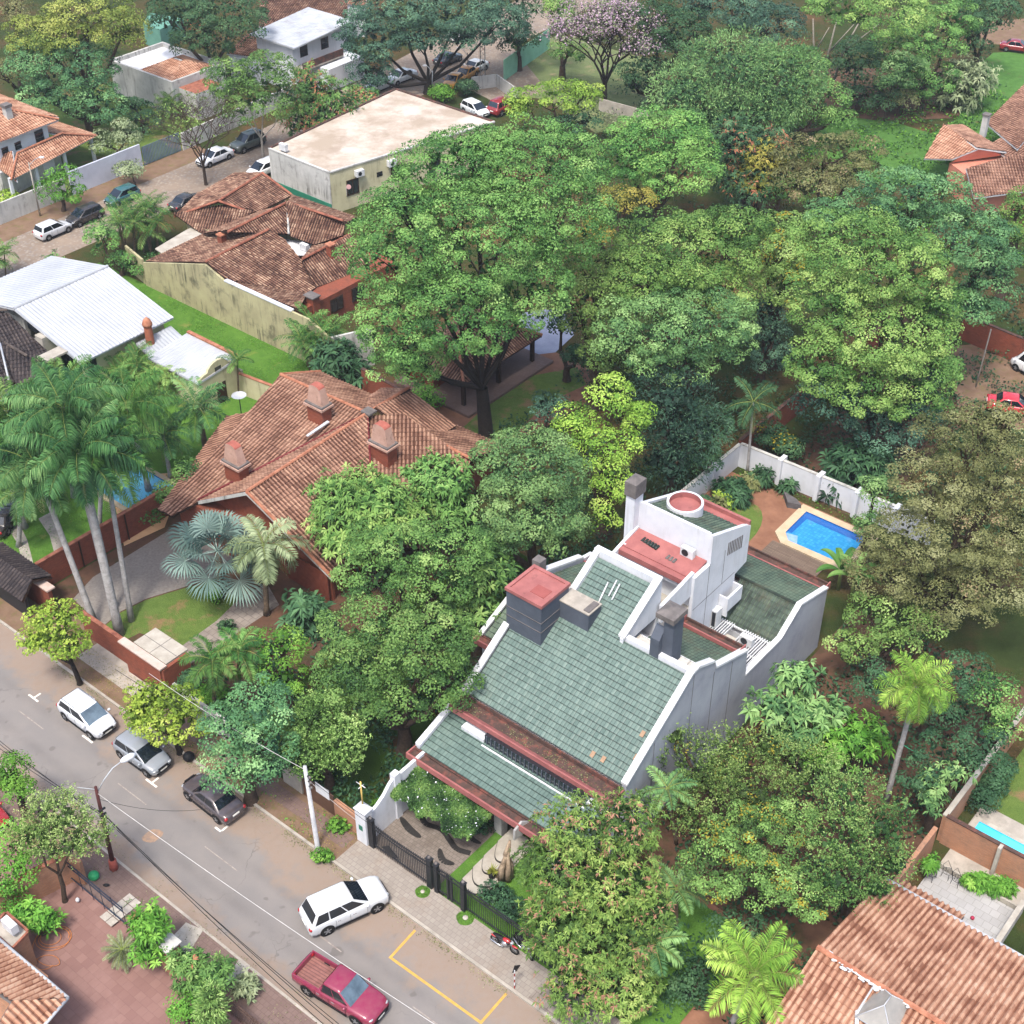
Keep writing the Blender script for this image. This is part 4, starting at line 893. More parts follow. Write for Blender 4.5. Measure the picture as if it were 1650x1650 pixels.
mb = MB(); mb.prism(P3((456, 385, 3.2), (504, 392, 3.2), (493, 412, 3.2), (479, 412, 3.2)), .05, m_white); mb.build('courtyard_floor', BH)
volume(BH, 'wall', uw(-102.6, -93.8, 71, 78), 0, 2.2, m_mould); volume(BH, 'wall', uw(-94, -84.5, 71.2, 85.5), 0, 2.6, m_brickr); volume(BH, 'wall', uw(-106, -97.5, 78.5, 88), 0, 2.6, m_mould)
for x, y in ((358, 388, ), (533, 404)):
    c = at(x, y, 4.4); mb = MB(); mb.box(c - UX * .3 - VX * .3 - Vector((0, 0, 1)), UX * .6, VX * .6, (0, 0, 1.6), m_brickr); k_ = mb.build('chimney', BH); mb = MB(); mb.box(c - UX * .38 - VX * .38 + Vector((0, 0, .6)), UX * .76, VX * .76, (0, 0, .12), m_ridge_o); mb.build('chimney_cap', k_)
c = at(502, 480, 3); mb = MB(); mb.box(c - UX * .5 - VX * .4 - Vector((0, 0, 3)), UX * 1.1, VX * .8, (0, 0, 3.2), m_brickr); mb.box(c - UX * .6 - VX * .5 + Vector((0, 0, .2)), UX * 1.3, VX * 1.0, (0, 0, .12), m_cap); mb.build('pillar', BH)
window(BH, W(-84.4, 77.6, 1.5), -VX, 1.4, 1.2); window(BH, W(-84.4, 80.3, 1.5), -VX, 1.4, 1.2)
aircon_p = at(483, 402, 3.3)
t_ = thing('air_conditioner', 'white air conditioner in the small courtyard among brown tiled roofs', 'air conditioner', aircon_p, 0, 'air conditioning units'); mb = MB(); mb.box(aircon_p, UX * .9, VX * .4, (0, 0, .65), m_whitec); mb.build('casing', t_)
mb = MB(); mb.prism(P3((300, 372, 2.2), (320, 362, 2.2), (350, 386, 2.2), (262, 410, 2.2), (250, 402, 2.2)), .1, m_concl); one(mb, 'carport_roof', 'cream flat canopy between the palms and the brown tiled house', 'canopy')
for i, (a, b) in enumerate(((W(-78, 70.7), W(-76.4, 74)), (W(-103, 70.7), W(-106.5, 71.5)))):
    mb = MB(); wallrun(mb, [a, b], 2.6 if i else 3.6, .22, m_mould if i else m_oldw); one(mb, 'boundary_wall', 'stained yellow boundary wall by the street palms' if i else 'dirty white wall end behind the palm clump', 'wall')

# --- cream flat roofed building
YB = thing('cream_building', 'long cream building with a pale flat concrete roof and green painted base', 'building', at(600, 220, 0))
ZT = 4.5
q_ = P3((433, 240, ZT), (638, 144, ZT), (797, 197, ZT), (531, 279, ZT))
A_, B_, C_, D_ = q_
m_roofc = plain('sunbleached_roof', 'b3a99e', '958879', .22, .9, bmp=.1, stain=('8a7b6d', .35, .5, .7), contrast=(.4, .6))
mb = MB(); mb.prism([p * 1 - Vector((0, 0, ZT)) for p in (A_, B_, C_, D_)], ZT, m_cream, m_roofc); mb.build('body', YB)
mb = MB()
for a, b in ((A_, B_), (B_, C_), (C_, D_), (D_, A_)):
    d = b - a; n = Vector((-d.y, d.x, 0)).normalized() * .15; mb.box(a - n, d, n * 1.6, (0, 0, .14), m_oldw if a in (C_,) else m_redg if a is A_ or a is B_ else m_oldw)
mb.build('parapet', YB)
n_ = (A_ - B_).normalized(); e_ = (D_ - A_).normalized()
mb = MB(); mb.box(Vector((A_.x, A_.y, 0)) + n_ * .0 , e_ * (D_ - A_).length, n_ * .06, (0, 0, ZT - .05), m_oldw); mb.build('gable_wall', YB)
mb = MB(); mb.box(Vector((A_.x, A_.y, 0)) + n_ * .06, e_ * (D_ - A_).length, n_ * .05, (0, 0, 1.1), plain('green_wall_base', '2d7a62', '256a55', 1, .85)); mb.build('painted_base', YB)
f_ = (C_ - D_).normalized()
for t, w_ in ((2.6, 1.3), (8.2, 1.5), (13, 1.2)):
    window(YB, Vector((D_.x, D_.y, 2.3)) + f_ * t, f_, w_, 1.5)
mb = MB(); mb.box(Vector((D_.x, D_.y, 2.5)) + f_ * 5.6 , f_ * .7, Vector((f_.y, -f_.x, 0)) * .04, (0, 0, .5), m_glass); mb.build('window', YB)
for t, l in ((2.9, 'white air conditioner above the first window of the cream building'), (6.9, 'white air conditioner above the second window of the cream building')):
    p = Vector((D_.x, D_.y, 3.35)) + f_ * t; nn = Vector((f_.y, -f_.x, 0)); t_ = thing('air_conditioner', l, 'air conditioner', p, 0, 'air conditioning units'); mb = MB(); mb.box(p, f_ * .95, nn * .5, (0, 0, .65), m_whitec); mb.build('casing', t_)
    mb = MB(); c = p + f_ * .4 + nn * .5 + Vector((0, 0, .32)); mb.tube([c, c + nn * .02], .22, m_gate, 12, True, False); mb.build('fan_grille', t_)
p = at(450, 241, ZT + .2); t_ = thing('air_conditioner', 'white air conditioner on the corner of the flat concrete roof', 'air conditioner', p, 0, 'air conditioning units'); mb = MB(); mb.box(p, UX * .95, VX * .4, (0, 0, .7), m_whitec); mb.build('casing', t_)

# --- white house with a metal roof, annex and brick stack
MH = thing('metal_roof_house', 'cream house under a large white corrugated metal roof', 'house', W(-97, 59, 0))
def corr(name, poly, m, parent, pitch=.36):
    return tiles(name, poly, m, parent, pitch=pitch, course=30, amp=.022, step=0, seg=4, under=m_metal)
m_zinc = plain('corrugated_zinc', 'a6a9ae', '96999e', .35, .4, .5, bmp=.1, stain=('a5a8ae', .8, .6, .4))
m_zincd = plain('corrugated_grey', 'a9adb2', '8f9399', .5, .6, .4, stain=('70675f', .7, .55, .5))
corr('roof_slope', [W(-98.7, 54.4, 6), W(-98.7, 64.1, 6), W(-90.3, 64.1, 3.95), W(-90.3, 54.4, 3.95)], m_zinc, MH)
corr('roof_slope', [W(-98.7, 54.4, 6), W(-98.7, 64.1, 6), W(-107.5, 64.1, 4.1), W(-107.5, 54.4, 4.1)], m_zincd if 0 else m_zinc, MH)
ridge('ridge_flashing', [(W(-98.7, 54.4, 6), W(-98.7, 64.1, 6))], m_zinc, MH, .14)
volume(MH, 'wall', uw(-106, -91.2, 56.5, 63.6), 0, 3.9, m_cream); volume(MH, 'gable_wall', uw(-106, -99, 55.2, 55.6), 0, 4.4, m_oldw)
mb = MB(); mb.ubox(-96.5, -91.3, 56.42, 56.5, 0, 3.4, m_glass); mb.build('opening_shade', MH)  # dark sheet on the wall, painted shade of the open front
for u in (-96.8, -91.2): mb = MB(); mb.ubox(u, u + .3, 55, 55.3, 0, 3.9, m_cream); mb.build('pillar', MH)
mb = MB(); mb.slab([W(-98.7, 55.3, 5.85), W(-91, 55.3, 3.95), W(-91, 55.3, 3.7), W(-98.7, 55.3, 3.7)], VX * .1, m_glass); mb.build('gable_infill', MH)
mb = MB(); mb.box(at(86, 572, 2.6) - UX * .5 - VX * 1.0, UX * 1.0, VX * 1.9, (0, 0, 2.2), m_concl); cst = thing('chimney_stack', 'broad tan rendered chimney beside the metal roof', 'chimney', at(86, 572, 2.6)); mb.build('shaft', cst); mb = MB(); mb.box(at(86, 572, 4.8) - UX * .6 - VX * 1.1, UX * 1.2, VX * 2.1, (0, 0, .15), m_conc); mb.build('cap', cst)
st = at(251, 600, 0); bs = thing('brick_stack', 'tall round red brick stack with a pointed cap beside the small annex', 'chimney', st)
mb = MB(); mb.tube([st, st + Vector((0, 0, 4.6))], [.42, .34], plain('brick_column', '9a5e46', '85503c', 5, .9, bmp=.6), 14, False); mb.build('shaft', bs)
mb = MB(); z_ = Vector((0, 0, 1)); mb.tube([st + z_ * 4.6, st + z_ * 4.8, st + z_ * 5.15, st + z_ * 5.4], [.42, .44, .3, .05], m_ridge_o, 14); mb.build('cap', bs)
AN = thing('annex', 'small cream annex with scalloped gable and white metal roof', 'annex', W(-85, 61.6, 0))
volume(AN, 'wall', uw(-88, -82.2, 59.7, 63.6), 0, 2.9, m_cream)
corr('roof', [W(-88.2, 59.4, 2.95), W(-81.9, 59.4, 2.95), W(-81.9, 63.7, 3.35), W(-88.2, 63.7, 3.35)], m_zinc, AN)
mb = MB(); prof = [(59.6, 0), (63.7, 0), (63.7, 3.2), (63.2, 3.3)] + [(61.65 + 1.1 * math.cos(a), 3.3 + .75 * math.sin(a)) for a in np.linspace(.1, 3.04, 9)] + [(60.1, 3.3), (59.6, 3.1)]
mb.slab([W(-82.2, v, z) for v, z in prof], UX * .25, m_cream); mb.build('scalloped_gable', AN)
mb = MB(); mb.ubox(-81.97, -81.93, 61.2, 62.2, 0, 1.9, m_frame); mb.build('door', AN); mb = MB(); mb.ubox(-81.97, -81.93, 61.3, 61.95, 3.0, 3.5, m_glass); mb.build('window', AN)
mb = MB(); mb.slab([W(-88.2, 63.65, 3.4), W(-81.9, 63.65, 3.4), W(-81.9, 63.95, 3.4), W(-88.2, 63.95, 3.4)], (0, 0, .15), m_ridge_o); mb.build('coping', AN)
corr('lean_to_roof', [W(-90.5, 60, 3.2), W(-88.3, 60, 2.4), W(-88.3, 63.8, 2.4), W(-90.5, 63.8, 3.2)], m_zincd, AN)
mb = MB(); wallrun(mb, [W(-90, 64.2), W(-81.9, 64.0)], 2.0, .2, m_cream); wallrun(mb, [W(-81.8, 63.5), W(-76, 64.2)], 2.0, .2, m_cream, cap=1.4, mc=m_ridge_o); one(mb, 'boundary_wall', 'cream boundary wall along the bright lawn behind the annex', 'wall')
DK = thing('dark_tile_house', 'house with charcoal tile roofs at the left edge', 'house', at(20, 570, 0))
dk = dict(pitch=.3, course=.42, amp=.045, step=.04, under=m_frame)
tiles('roof_slope', P3((-70, 500, 5.4), (12, 500, 5.4), (92, 584, 3.4), (-50, 650, 3.4)), m_dark, DK, seed=50, **dk)
tiles('roof_slope', P3((0, 548, 5.0), (44, 574, 4.7), (84, 585, 4.0), (30, 628, 3.6)), m_dark, DK, seed=51, **dk)
ridge('ridge_tiles', [P3((0, 548, 5.05), (44, 574, 4.75)), P3((-70, 500, 5.45), (12, 500, 5.45))], m_ridge_d, DK)
volume(DK, 'wall', [at(-60, 560, 0), at(80, 600, 0), at(40, 650, 0), at(-60, 650, 0)], 0, 3.2, m_oldw)
mb = MB(); mb.tube([at(0, 553, 5.2), at(14, 612, 4.0)], .09, m_zinc, 6); one(mb, 'gutter_pipe', 'white pipe lying down the charcoal tile roof', 'pipe')
c = at(388, 660, 2.2); sdish = thing('satellite_dish', 'grey satellite dish on the corner of the orange tiled house', 'satellite dish', c)
mb = MB()
rr = [(0, 0), (.35, .05), (.6, .16)]
for (r0, h0), (r1, h1) in zip(rr[:-1], rr[1:]):
    for i in range(16):
        a, b = 6.2832 * i / 16, 6.2832 * (i + 1) / 16; mb.face([c + Vector((r0 * math.cos(a), r0 * math.sin(a), h0 + 1.2)), c + Vector((r1 * math.cos(a), r1 * math.sin(a), h1 + 1.2)), c + Vector((r1 * math.cos(b), r1 * math.sin(b), h1 + 1.2)), c + Vector((r0 * math.cos(b), r0 * math.sin(b), h0 + 1.2))], m_zincd, True)
mb.build('dish', sdish); mb = MB(); mb.tube([c + Vector((0, 0, -.6)), c + Vector((0, 0, 1.2))], .04, m_gate); mb.build('mast', sdish)

# --- walls of the orange house plot
mb = MB(); wallrun(mb, [W(-73.5, 37.6), W(-73.5, 49.2)], 2.3, .25, m_brickr, cap=1.25, mc=m_ridge_b)
for v in (41, 45): mb.ubox(-73.32, -73.28, v, v + .1, 0, 2.3, m_frame)
one(mb, 'brick_wall', 'long red brick wall between the grass garden and the gravel forecourt', 'wall')
mb = MB(); wallrun(mb, [W(-73.6, 36.6), W(-70.6, 36.6)], 2.3, .3, m_brickr); mb.ubox(-74.0, -70.4, 36.3, 36.95, 2.3, 2.42, plain('pinkish_cap', 'b8a69e', 'a89488', 2)); one(mb, 'brick_wall', 'short red brick wall with pale pink cap at the dark gatehouse', 'wall')
mb = MB(); wallrun(mb, [W(-67.2, 36.7), W(-62.2, 36.7)], 2.1, .25, m_brickr, cap=1.2, mc=m_ridge_b); wallrun(mb, [W(-62.2, 36.4), W(-58.6, 36.4)], 2.5, .4, m_brickr); mb.ubox(-62.6, -58.4, 36.1, 36.65, 2.5, 2.62, plain('pinkish_cap', 'b8a69e', 'a89488', 2)); wallrun(mb, [W(-58.5, 36.3), W(-58.5, 38.4)], 2.4, .25, m_brickr)
one(mb, 'brick_wall', 'red brick street wall with pale coping between the two yellow green trees', 'wall')
mb = MB(); mb.ubox(-61.9, -58.7, 36.8, 38.6, 2.3, 2.45, m_concl); mb.ubox(-60.32, -60.28, 36.8, 38.6, 2.45, 2.457, m_cap); mb.ubox(-61.9, -58.7, 37.68, 37.72, 2.45, 2.4585, m_cap); mb.ubox(-61.6, -59.0, 37, 38.4, 0, 2.3, m_brickr); one(mb, 'gatehouse', 'small brick gatehouse with square concrete slab roof in four panels', 'gatehouse')
GH = thing('gate_canopy', 'dark tiled gate canopy at the street on the left edge', 'gate canopy', at(10, 980, 0))
tiles('roof', [W(-77, 35.9, 3.3), W(-71.2, 35.9, 3.3), W(-70.6, 34.5, 2.6), W(-77, 34.5, 2.6)], m_dark, GH, seed=53, **dk)
tiles('roof', [W(-77, 35.9, 3.3), W(-71.2, 35.9, 3.3), W(-71.2, 37.4, 2.6), W(-77, 37.4, 2.6)], m_dark, GH, seed=54, **dk)
mb = MB(); mb.ubox(-77, -71.6, 35.2, 35.4, .1, 2.6, m_gate); mb.build('gate', GH)
mb = MB(); wallrun(mb, [W(-57.5, 36.3), W(-52.5, 36.25)], 1.9, .2, m_oldw); wallrun(mb, [W(-47.5, 36.2), W(-45.9, 36.2)], 1.7, .2, m_conc); wallrun(mb, [W(-43.1, 36.2), W(-41.1, 36.15)], 1.6, .25, m_brickt); one(mb, 'street_wall', 'crumbling low wall of concrete and tan brick left of the white pillar', 'wall')
gt = thing('metal_door', 'brown sheet metal gate with a white notice board behind the concrete pole', 'gate', W(-45, 36.2, 0))
mb = MB(); mb.ubox(-45.8, -43.2, 36.15, 36.22, .1, 1.8, plain('brown_sheet', '5e4436', '4e382c', 1)); mb.build('panel', gt)
mb = MB(); mb.ubox(-44.6, -43.5, 36.1, 36.14, 1.3, 2.1, m_white); mb.build('notice_board', gt)

# --- top left
TLH = thing('two_storey_house', 'two storey white house with orange tiled hipped roofs, top left', 'house', at(20, 260, 0))
ok_ = dict(pitch=.3, course=.45, amp=.05, step=.04, under=m_whitec, seg=4)
for i, q_ in enumerate([P3((95, 192, 6), (-5, 232, 6), (-60, 205, 7.6), (5, 174, 7.6)), P3((95, 192, 6), (-5, 146, 6), (-60, 170, 7.6), (5, 174, 7.6)),
    P3((18, 290, 3), (157, 219, 3), (100, 215, 4.3), (28, 247, 4.3)), P3((-10, 262, 3), (18, 290, 3), (28, 247, 4.3), (-5, 255, 4.3)), P3((157, 219, 3), (80, 190, 3), (62, 212, 4.3), (100, 215, 4.3))]):
    tiles('roof_slope', q_, m_bright, TLH, seed=60 + i, **ok_)
ridge('ridge_tiles', [P3((-60, 204, 7.65), (5, 174, 7.65)), P3((5, 174, 7.65), (95, 192, 6.05)), P3((28, 247, 4.35), (100, 215, 4.35)), P3((100, 215, 4.35), (157, 219, 3.05)), P3((28, 247, 4.35), (18, 290, 3.05))], m_ridge_o, TLH)
a, b = at(82, 196, 6), at(-60, 255, 6); d = b - a; n2 = Vector((-d.y, d.x, 0)).normalized()
mb = MB(); mb.box(Vector((a.x, a.y, 0)) + n2 * (.8 if n2.x > 0 else -.8) * -1, d, n2 * (6 if n2.x < 0 else -6), (0, 0, 5.9), m_white); mb.build('wall', TLH)
a, b = at(140, 220, 2.9), at(18, 284, 2.9); d = b - a; n3 = Vector((-d.y, d.x, 0)).normalized(); n3 = n3 if n3.x < 0 else -n3
mb = MB(); mb.box(Vector((a.x, a.y, 0)) + n3 * 1.5 + d * .25, d * .75, n3 * 4, (0, 0, 2.9), m_oldw); mb.build('wall', TLH)
for k in (0.0, .35, .7, 1.0):
    p = at(150, 220, 2.9).lerp(at(20, 288, 2.9), k) + n3 * .4; mb = MB(); mb.box(Vector((p.x, p.y, 0)) - UX * .15 - VX * .15, UX * .3, VX * .3, (0, 0, 2.9), m_white); mb.build('pillar', TLH)
for (x, y, w_, h) in ((55, 217, 1.1, 1.4), (22, 232, .8, .8), (2, 241, .8, .8)):
    p = at(x, y, 4.6); q0 = at(82, 196, 6) - n2 * (.8 if n2.x > 0 else -.8); dd = d.normalized()
    base = Vector((q0.x, q0.y, 0)); dirw = (at(-60, 255, 6) - at(82, 196, 6)).normalized(); tt_ = (p - base).dot(dirw); pp = base + dirw * tt_; pp.z = 4.6
    nn = n2 if n2.x > 0 else -n2; mb = MB(); mb.box(pp + nn * .0 - dirw * w_ / 2 - Vector((0, 0, h / 2)), dirw * w_, nn * .05, (0, 0, h), m_glass); mb.build('window', TLH)
c = at(14, 190, 7.0); mb = MB(); mb.box(c - UX * .35 - VX * .35, UX * .7, VX * .7, (0, 0, 1.2), m_oldw); mb.box(c - UX * .45 - VX * .45 + Vector((0, 0, 1.2)), UX * .9, VX * .9, (0, 0, .3), m_cap); mb.build('chimney', TLH)
mb = MB(); wallrun(mb, [W(-124.4, 60), W(-124.4, 77.5)], 2.2, .2, m_oldw); one(mb, 'street_wall', 'pale wall with sliding gate behind the silver hatchback', 'wall')
mb = MB(); wallrun(mb, [W(-124.4, 78.2), W(-124.4, 87.5)], 2.6, .2, plain('bluish_wall', 'b4b8c4', 'a2a6b2', .6)); one(mb, 'street_wall', 'tall bluish white wall between the round tree and the metal gate', 'wall')
railing_ = MB()
for i in range(26): railing_.ubox(-124.45, -124.38, 87.8 + i * .2, 87.9 + i * .2, .1, 2.2, plain('blue_grey_gate', '5c6a86', '505c76', 2))
one(railing_, 'street_gate', 'blue grey slatted metal gate under the bare tree', 'gate')
mb = MB(); wallrun(mb, [W(-124.4, 93.2), W(-125.5, 112)], 2.0, .2, m_oldw); one(mb, 'street_wall', 'low grey wall behind the white parked cars', 'wall')

WH = thing('white_flat_house', 'white stained house with flat roof and terracotta hip roof behind parapets', 'house', W(-138, 103, 0))
volume(WH, 'body', uw(-144, -132.6, 99.1, 107.2), 0, 3.6, m_oldw, m_white)
mb = MB()
for a in ((-144, -132.6, 99.1, 99.4), (-132.9, -132.6, 99.4, 107.2), (-144, -132.9, 106.9, 107.2), (-144, -143.7, 99.4, 106.9)): mb.ubox(*a, 3.6, 4.1, m_oldw)
mb.build('parapet', WH)
for i, q_ in enumerate([[W(-139.5, 100, 3.65), W(-133, 100, 3.65), W(-135.5, 103, 4.8), W(-137, 103, 4.8)], [W(-133, 100, 3.65), W(-133, 106.5, 3.65), W(-135.5, 103.5, 4.8), W(-135.5, 103, 4.8)], [W(-139.5, 100, 3.65), W(-137, 103, 4.8), W(-137, 103.5, 4.8), W(-139.5, 106.5, 3.65)], [W(-139.5, 106.5, 3.65), W(-137, 103.5, 4.8), W(-135.5, 103.5, 4.8), W(-133, 106.5, 3.65)]]):
    tiles('roof_slope', q_, m_bright, WH, seed=70 + i, **ok_)
volume(WH, 'front_block', uw(-132.6, -129.5, 100, 104), 0, 3.2, m_oldw, m_ridge_b)
GHs = thing('grey_roof_house', 'white two storey house with grey sheet roof and balcony', 'house', W(-130, 117, 0))
volume(GHs, 'body', uw(-133.5, -127.2, 113.2, 122), 0, 5.7, m_white)
corr('roof', [W(-134, 112.6, 5.8), W(-126.2, 112.6, 5.8), W(-126.2, 122.6, 6.5), W(-134, 122.6, 6.5)], m_zincd, GHs, .4)
mb = MB(); mb.ubox(-127.2, -125.6, 113.2, 120, 2.9, 3.1, m_conc); mb.ubox(-125.7, -125.6, 113.2, 120, 3.1, 3.9, m_redg); mb.build('balcony', GHs)
for v in (115, 118.5): window(GHs, W(-127.18, v, 4.6), -VX, 1.1, 1.2)
volume(GHs, 'front_block', uw(-127.2, -124.2, 116, 122), 0, 2.7, m_white)
for nm, lb, q_, zz in (('tiled_house', 'brown tiled house behind the grey roofed house', P3((415, 10, 5), (425, -25, 5), (560, 30, 5), (500, 22, 5)), 1), ('tiled_house', 'small red roofed house left of the grey roofed house', P3((365, 85, 3.5), (400, 55, 4.5), (425, 65, 4.5), (425, 95, 3.5)), 2), ('tiled_house', 'white walled house with orange roof at the top edge', P3((515, 0, 4), (515, -30, 5), (590, -10, 5), (590, 12, 4)), 3)):
    h_ = thing(nm, lb, 'house', Vector((q_[0].x, q_[0].y, 0)), 0)
    if zz == 1: q_ = P3((417, 42, 5), (420, -30, 6), (560, -10, 6), (560, 40, 5))
    tiles('roof', q_, m_brownt if zz == 1 else m_orange, h_, seed=80 + zz, **ok_)
    c = sum(q_, Vector()) / 4; volume(h_, 'wall', [c.lerp(p, .92) for p in q_], 0, min(p.z for p in q_) - .25, m_white)
mb = MB(); mb.prism([Vector((p.x, p.y, 0)) for p in P3((235, 72, 0), (245, 52, 0), (300, 62, 0), (262, 80, 0))], 2.6, plain('sea_green', '5f8c7c', '527c6e', 1)); one(mb, 'green_shed', 'low sea green shed behind the white flat house', 'shed')

# --- right side
LR = thing('clay_roof_house', 'house with bright corrugated terracotta roof at the lower right corner', 'house', W(-8, 44, 0))
rk = dict(trough=.15, pitch=.32, course=.42, amp=.07, step=.03, seg=6, under=m_cap)
tiles('roof_slope', [W(-15.6, 42.6, 5), W(4, 42.6, 5), W(4, 50.2, 3), W(-15.6, 50.2, 3)], m_bright, LR, seed=90, **rk)
tiles('roof_slope', [W(-15.6, 42.6, 5), W(4, 42.6, 5), W(4, 34, 2.8), W(-15.6, 34, 2.8)], m_bright, LR, seed=91, **rk)
tiles('lean_to_roof', [W(-14.9, 50.3, 2.7), W(-11.3, 50.3, 2.7), W(-11.3, 51.2, 2.4), W(-14.9, 51.2, 2.4)], m_bright, LR, seed=92, **rk)
ridge('ridge_tiles', [(W(-15.6, 42.6, 5.08), W(4, 42.6, 5.08))], m_ridge_o, LR, .16)
mb = MB(); mb.ubox(-15.6, 4, 50.15, 50.35, 2.82, 2.98, m_zincd); mb.build('gutter', LR)
volume(LR, 'wall', uw(-15, 4, 35, 49.6), 0, 2.7, m_brickt)
mb = MB(); rs = random.Random(5)
for i in range(46):
    u = -15.1 + i * .1; w_ = rs.uniform(.05, .13); v = 42.6 + rs.uniform(-.18, .12) - (.12 if i > 8 else 0); mb.ell(W(u, v, 5.17 - abs(v - 42.6) * .27), w_ * 1.2, w_ * .8, .05, m_whitec, 6, 4)
for i in range(14): mb.ell(W(-12.4 + i * .04, 40.9 - i * .075, 4.75 - i * .02), .12, .1, .06, m_whitec, 6, 4)
mb.tube([W(-15.2, 42.55, 5.12), W(-12.4, 42.45, 5.1), W(-10.4, 42.5, 5.1)], .06, m_whitec, 5); mb.tube([W(-12.4, 42.45, 5.08), W(-12.4, 40.9, 4.72), W(-11.9, 39.9, 4.5)], .05, m_whitec, 5); mb.build('white_sealant', LR)
sk = W(-11.4, 41.9, 4.9); mb = MB(); b_ = [sk + UX * a + VX * c for a, c in ((-.95, -1.3), (.95, -1.3), (.95, 1.0), (-.95, 1.0))]; r1, r2 = sk + VX * -.5 + Vector((0, 0, .75)), sk + VX * .2 + Vector((0, 0, .75)); mg = plain('smoked_glazing', '8f8c86', '7d7b77', 1, .25, .5)
for p in b_: p.z = 4.75
mb.face([b_[0], b_[1], r1], mg); mb.face([b_[1], b_[2], r2, r1], mg); mb.face([b_[2], b_[3], r2], mg); mb.face([b_[3], b_[0], r1, r2], mg); s_ = mb.build('skylight', LR)
mb = MB()
for a, b in ((b_[0], r1), (b_[1], r1), (b_[2], r2), (b_[3], r2), (r1, r2), (b_[0], b_[1]), (b_[1], b_[2]), (b_[2], b_[3]), (b_[3], b_[0])): mb.tube([a, b], .03, m_zinc, 4)
mb.build('glazing_bars', s_)
mb = MB(); wallrun(mb, [W(-15.25, 50.6), W(-15.25, 56)], 2.0, .22, m_brickt, cap=1.2, mc=m_brickt); wallrun(mb, [W(-15.2, 57), W(-15.2, 70)], 2.1, .25, m_brickt, cap=1.2, mc=m_concl); one(mb, 'boundary_wall', 'tan boundary wall running back from the clay roofed house', 'wall')
mb = MB(); wallrun(mb, [W(-15.1, 57.0), W(4, 57.0)], 2.2, .2, m_brickt, cap=1.3, mc=m_redg); wallrun(mb, [W(-11.9, 56.8), W(-11.7, 56.8)], 2.3, .4, m_concl); one(mb, 'boundary_wall', 'tan brick wall between the tiled patio and the long turquoise pool', 'wall')
mb = MB(); wallrun(mb, [W(-14.6, 55.3), W(-9.5, 55.3)], .35, .12, m_concl); wallrun(mb, [W(-9.5, 50.5), W(-9.5, 55.3)], .9, .25, m_oldw, cap=1.2, mc=m_concl); one(mb, 'planter_wall', 'low wall round the pale tiled patio', 'wall')
# pool garden walls
mb = MB(); wallrun(mb, [W(-44, 81.2), W(-28, 81.6)], 2.1, .22, m_white, cap=1.2, mc=m_oldw)
for u in (-40.6, -37.3, -34.1, -31): mb.ubox(u, u + .35, 80.9, 81.8, 0, 2.3, m_white)
one(mb, 'garden_wall', 'long white plastered wall behind the blue pool', 'wall')
mb = MB(); wallrun(mb, [W(-44.1, 73), W(-44.1, 81.2)], 2.0, .22, m_white, cap=1.2, mc=m_oldw); mb.ubox(-44.4, -43.9, 77.3, 77.7, 0, 2.2, m_white); one(mb, 'garden_wall', 'short white wall closing the pool garden on its left', 'wall')
mb = MB(); wallrun(mb, [W(-44.3, 81.5), W(-44.2, 104)], 2.1, .25, m_brickr, cap=1.2, mc=m_redg); one(mb, 'brick_wall', 'red brick boundary wall running back into the dark wood', 'wall')
mb = MB(); a, b, c = at(1560, 555), at(1640, 585), at(1690, 545); wallrun(mb, [at(1545, 545), b, c], 2.4, .25, m_brickr, cap=1.2, mc=m_redg); one(mb, 'brick_wall', 'red brick wall behind the white van at the right edge', 'wall')
mb = MB(); wallrun(mb, [W(-67.8, 69.8), W(-74, 70.2)], 2.3, .25, m_brickr, cap=1.2, mc=m_redg); one(mb, 'brick_wall', 'dark red brick wall behind the orange tiled house', 'wall')
# pavilion
PV = thing('pavilion', 'open pavilion with a weathered barrel tile hip roof behind the tall dark trunk', 'pavilion', W(-69, 78, 0))
for i, q_ in enumerate([[W(-65.4, 73.2, 2.7), W(-65.4, 83.4, 2.7), W(-69, 80, 4.6), W(-69, 76.5, 4.6)], [W(-65.4, 73.2, 2.7), W(-69, 76.5, 4.6), W(-73, 73.2, 2.7)], [W(-73, 73.2, 2.7), W(-69, 76.5, 4.6), W(-69, 80, 4.6), W(-73, 83.4, 2.7)], [W(-65.4, 83.4, 2.7), W(-73, 83.4, 2.7), W(-69, 80, 4.6)]]):
    tiles('roof_slope', q_, m_brownt, PV, seed=100 + i, **bk)
ridge('ridge_tiles', [(W(-69, 76.5, 4.65), W(-69, 80, 4.65)), (W(-65.4, 73.2, 2.75), W(-69, 76.5, 4.65)), (W(-65.4, 83.4, 2.75), W(-69, 80, 4.65))], m_ridge_o, PV)
for u, v in ((-66, 73.8), (-66, 78.3), (-66, 82.8), (-72.4, 73.8)): mb = MB(); mb.ubox(u - .15, u + .15, v - .15, v + .15, 0, 2.7, m_frame); mb.build('post', PV)
mb = MB(); mb.ubox(-73, -64.6, 72.8, 84, 0, .25, m_paver); mb.build('terrace', PV)
mb = MB(); mb.ubox(-72.8, -69.5, 74, 83, .25, 2.6, m_brickr); mb.build('wall', PV)
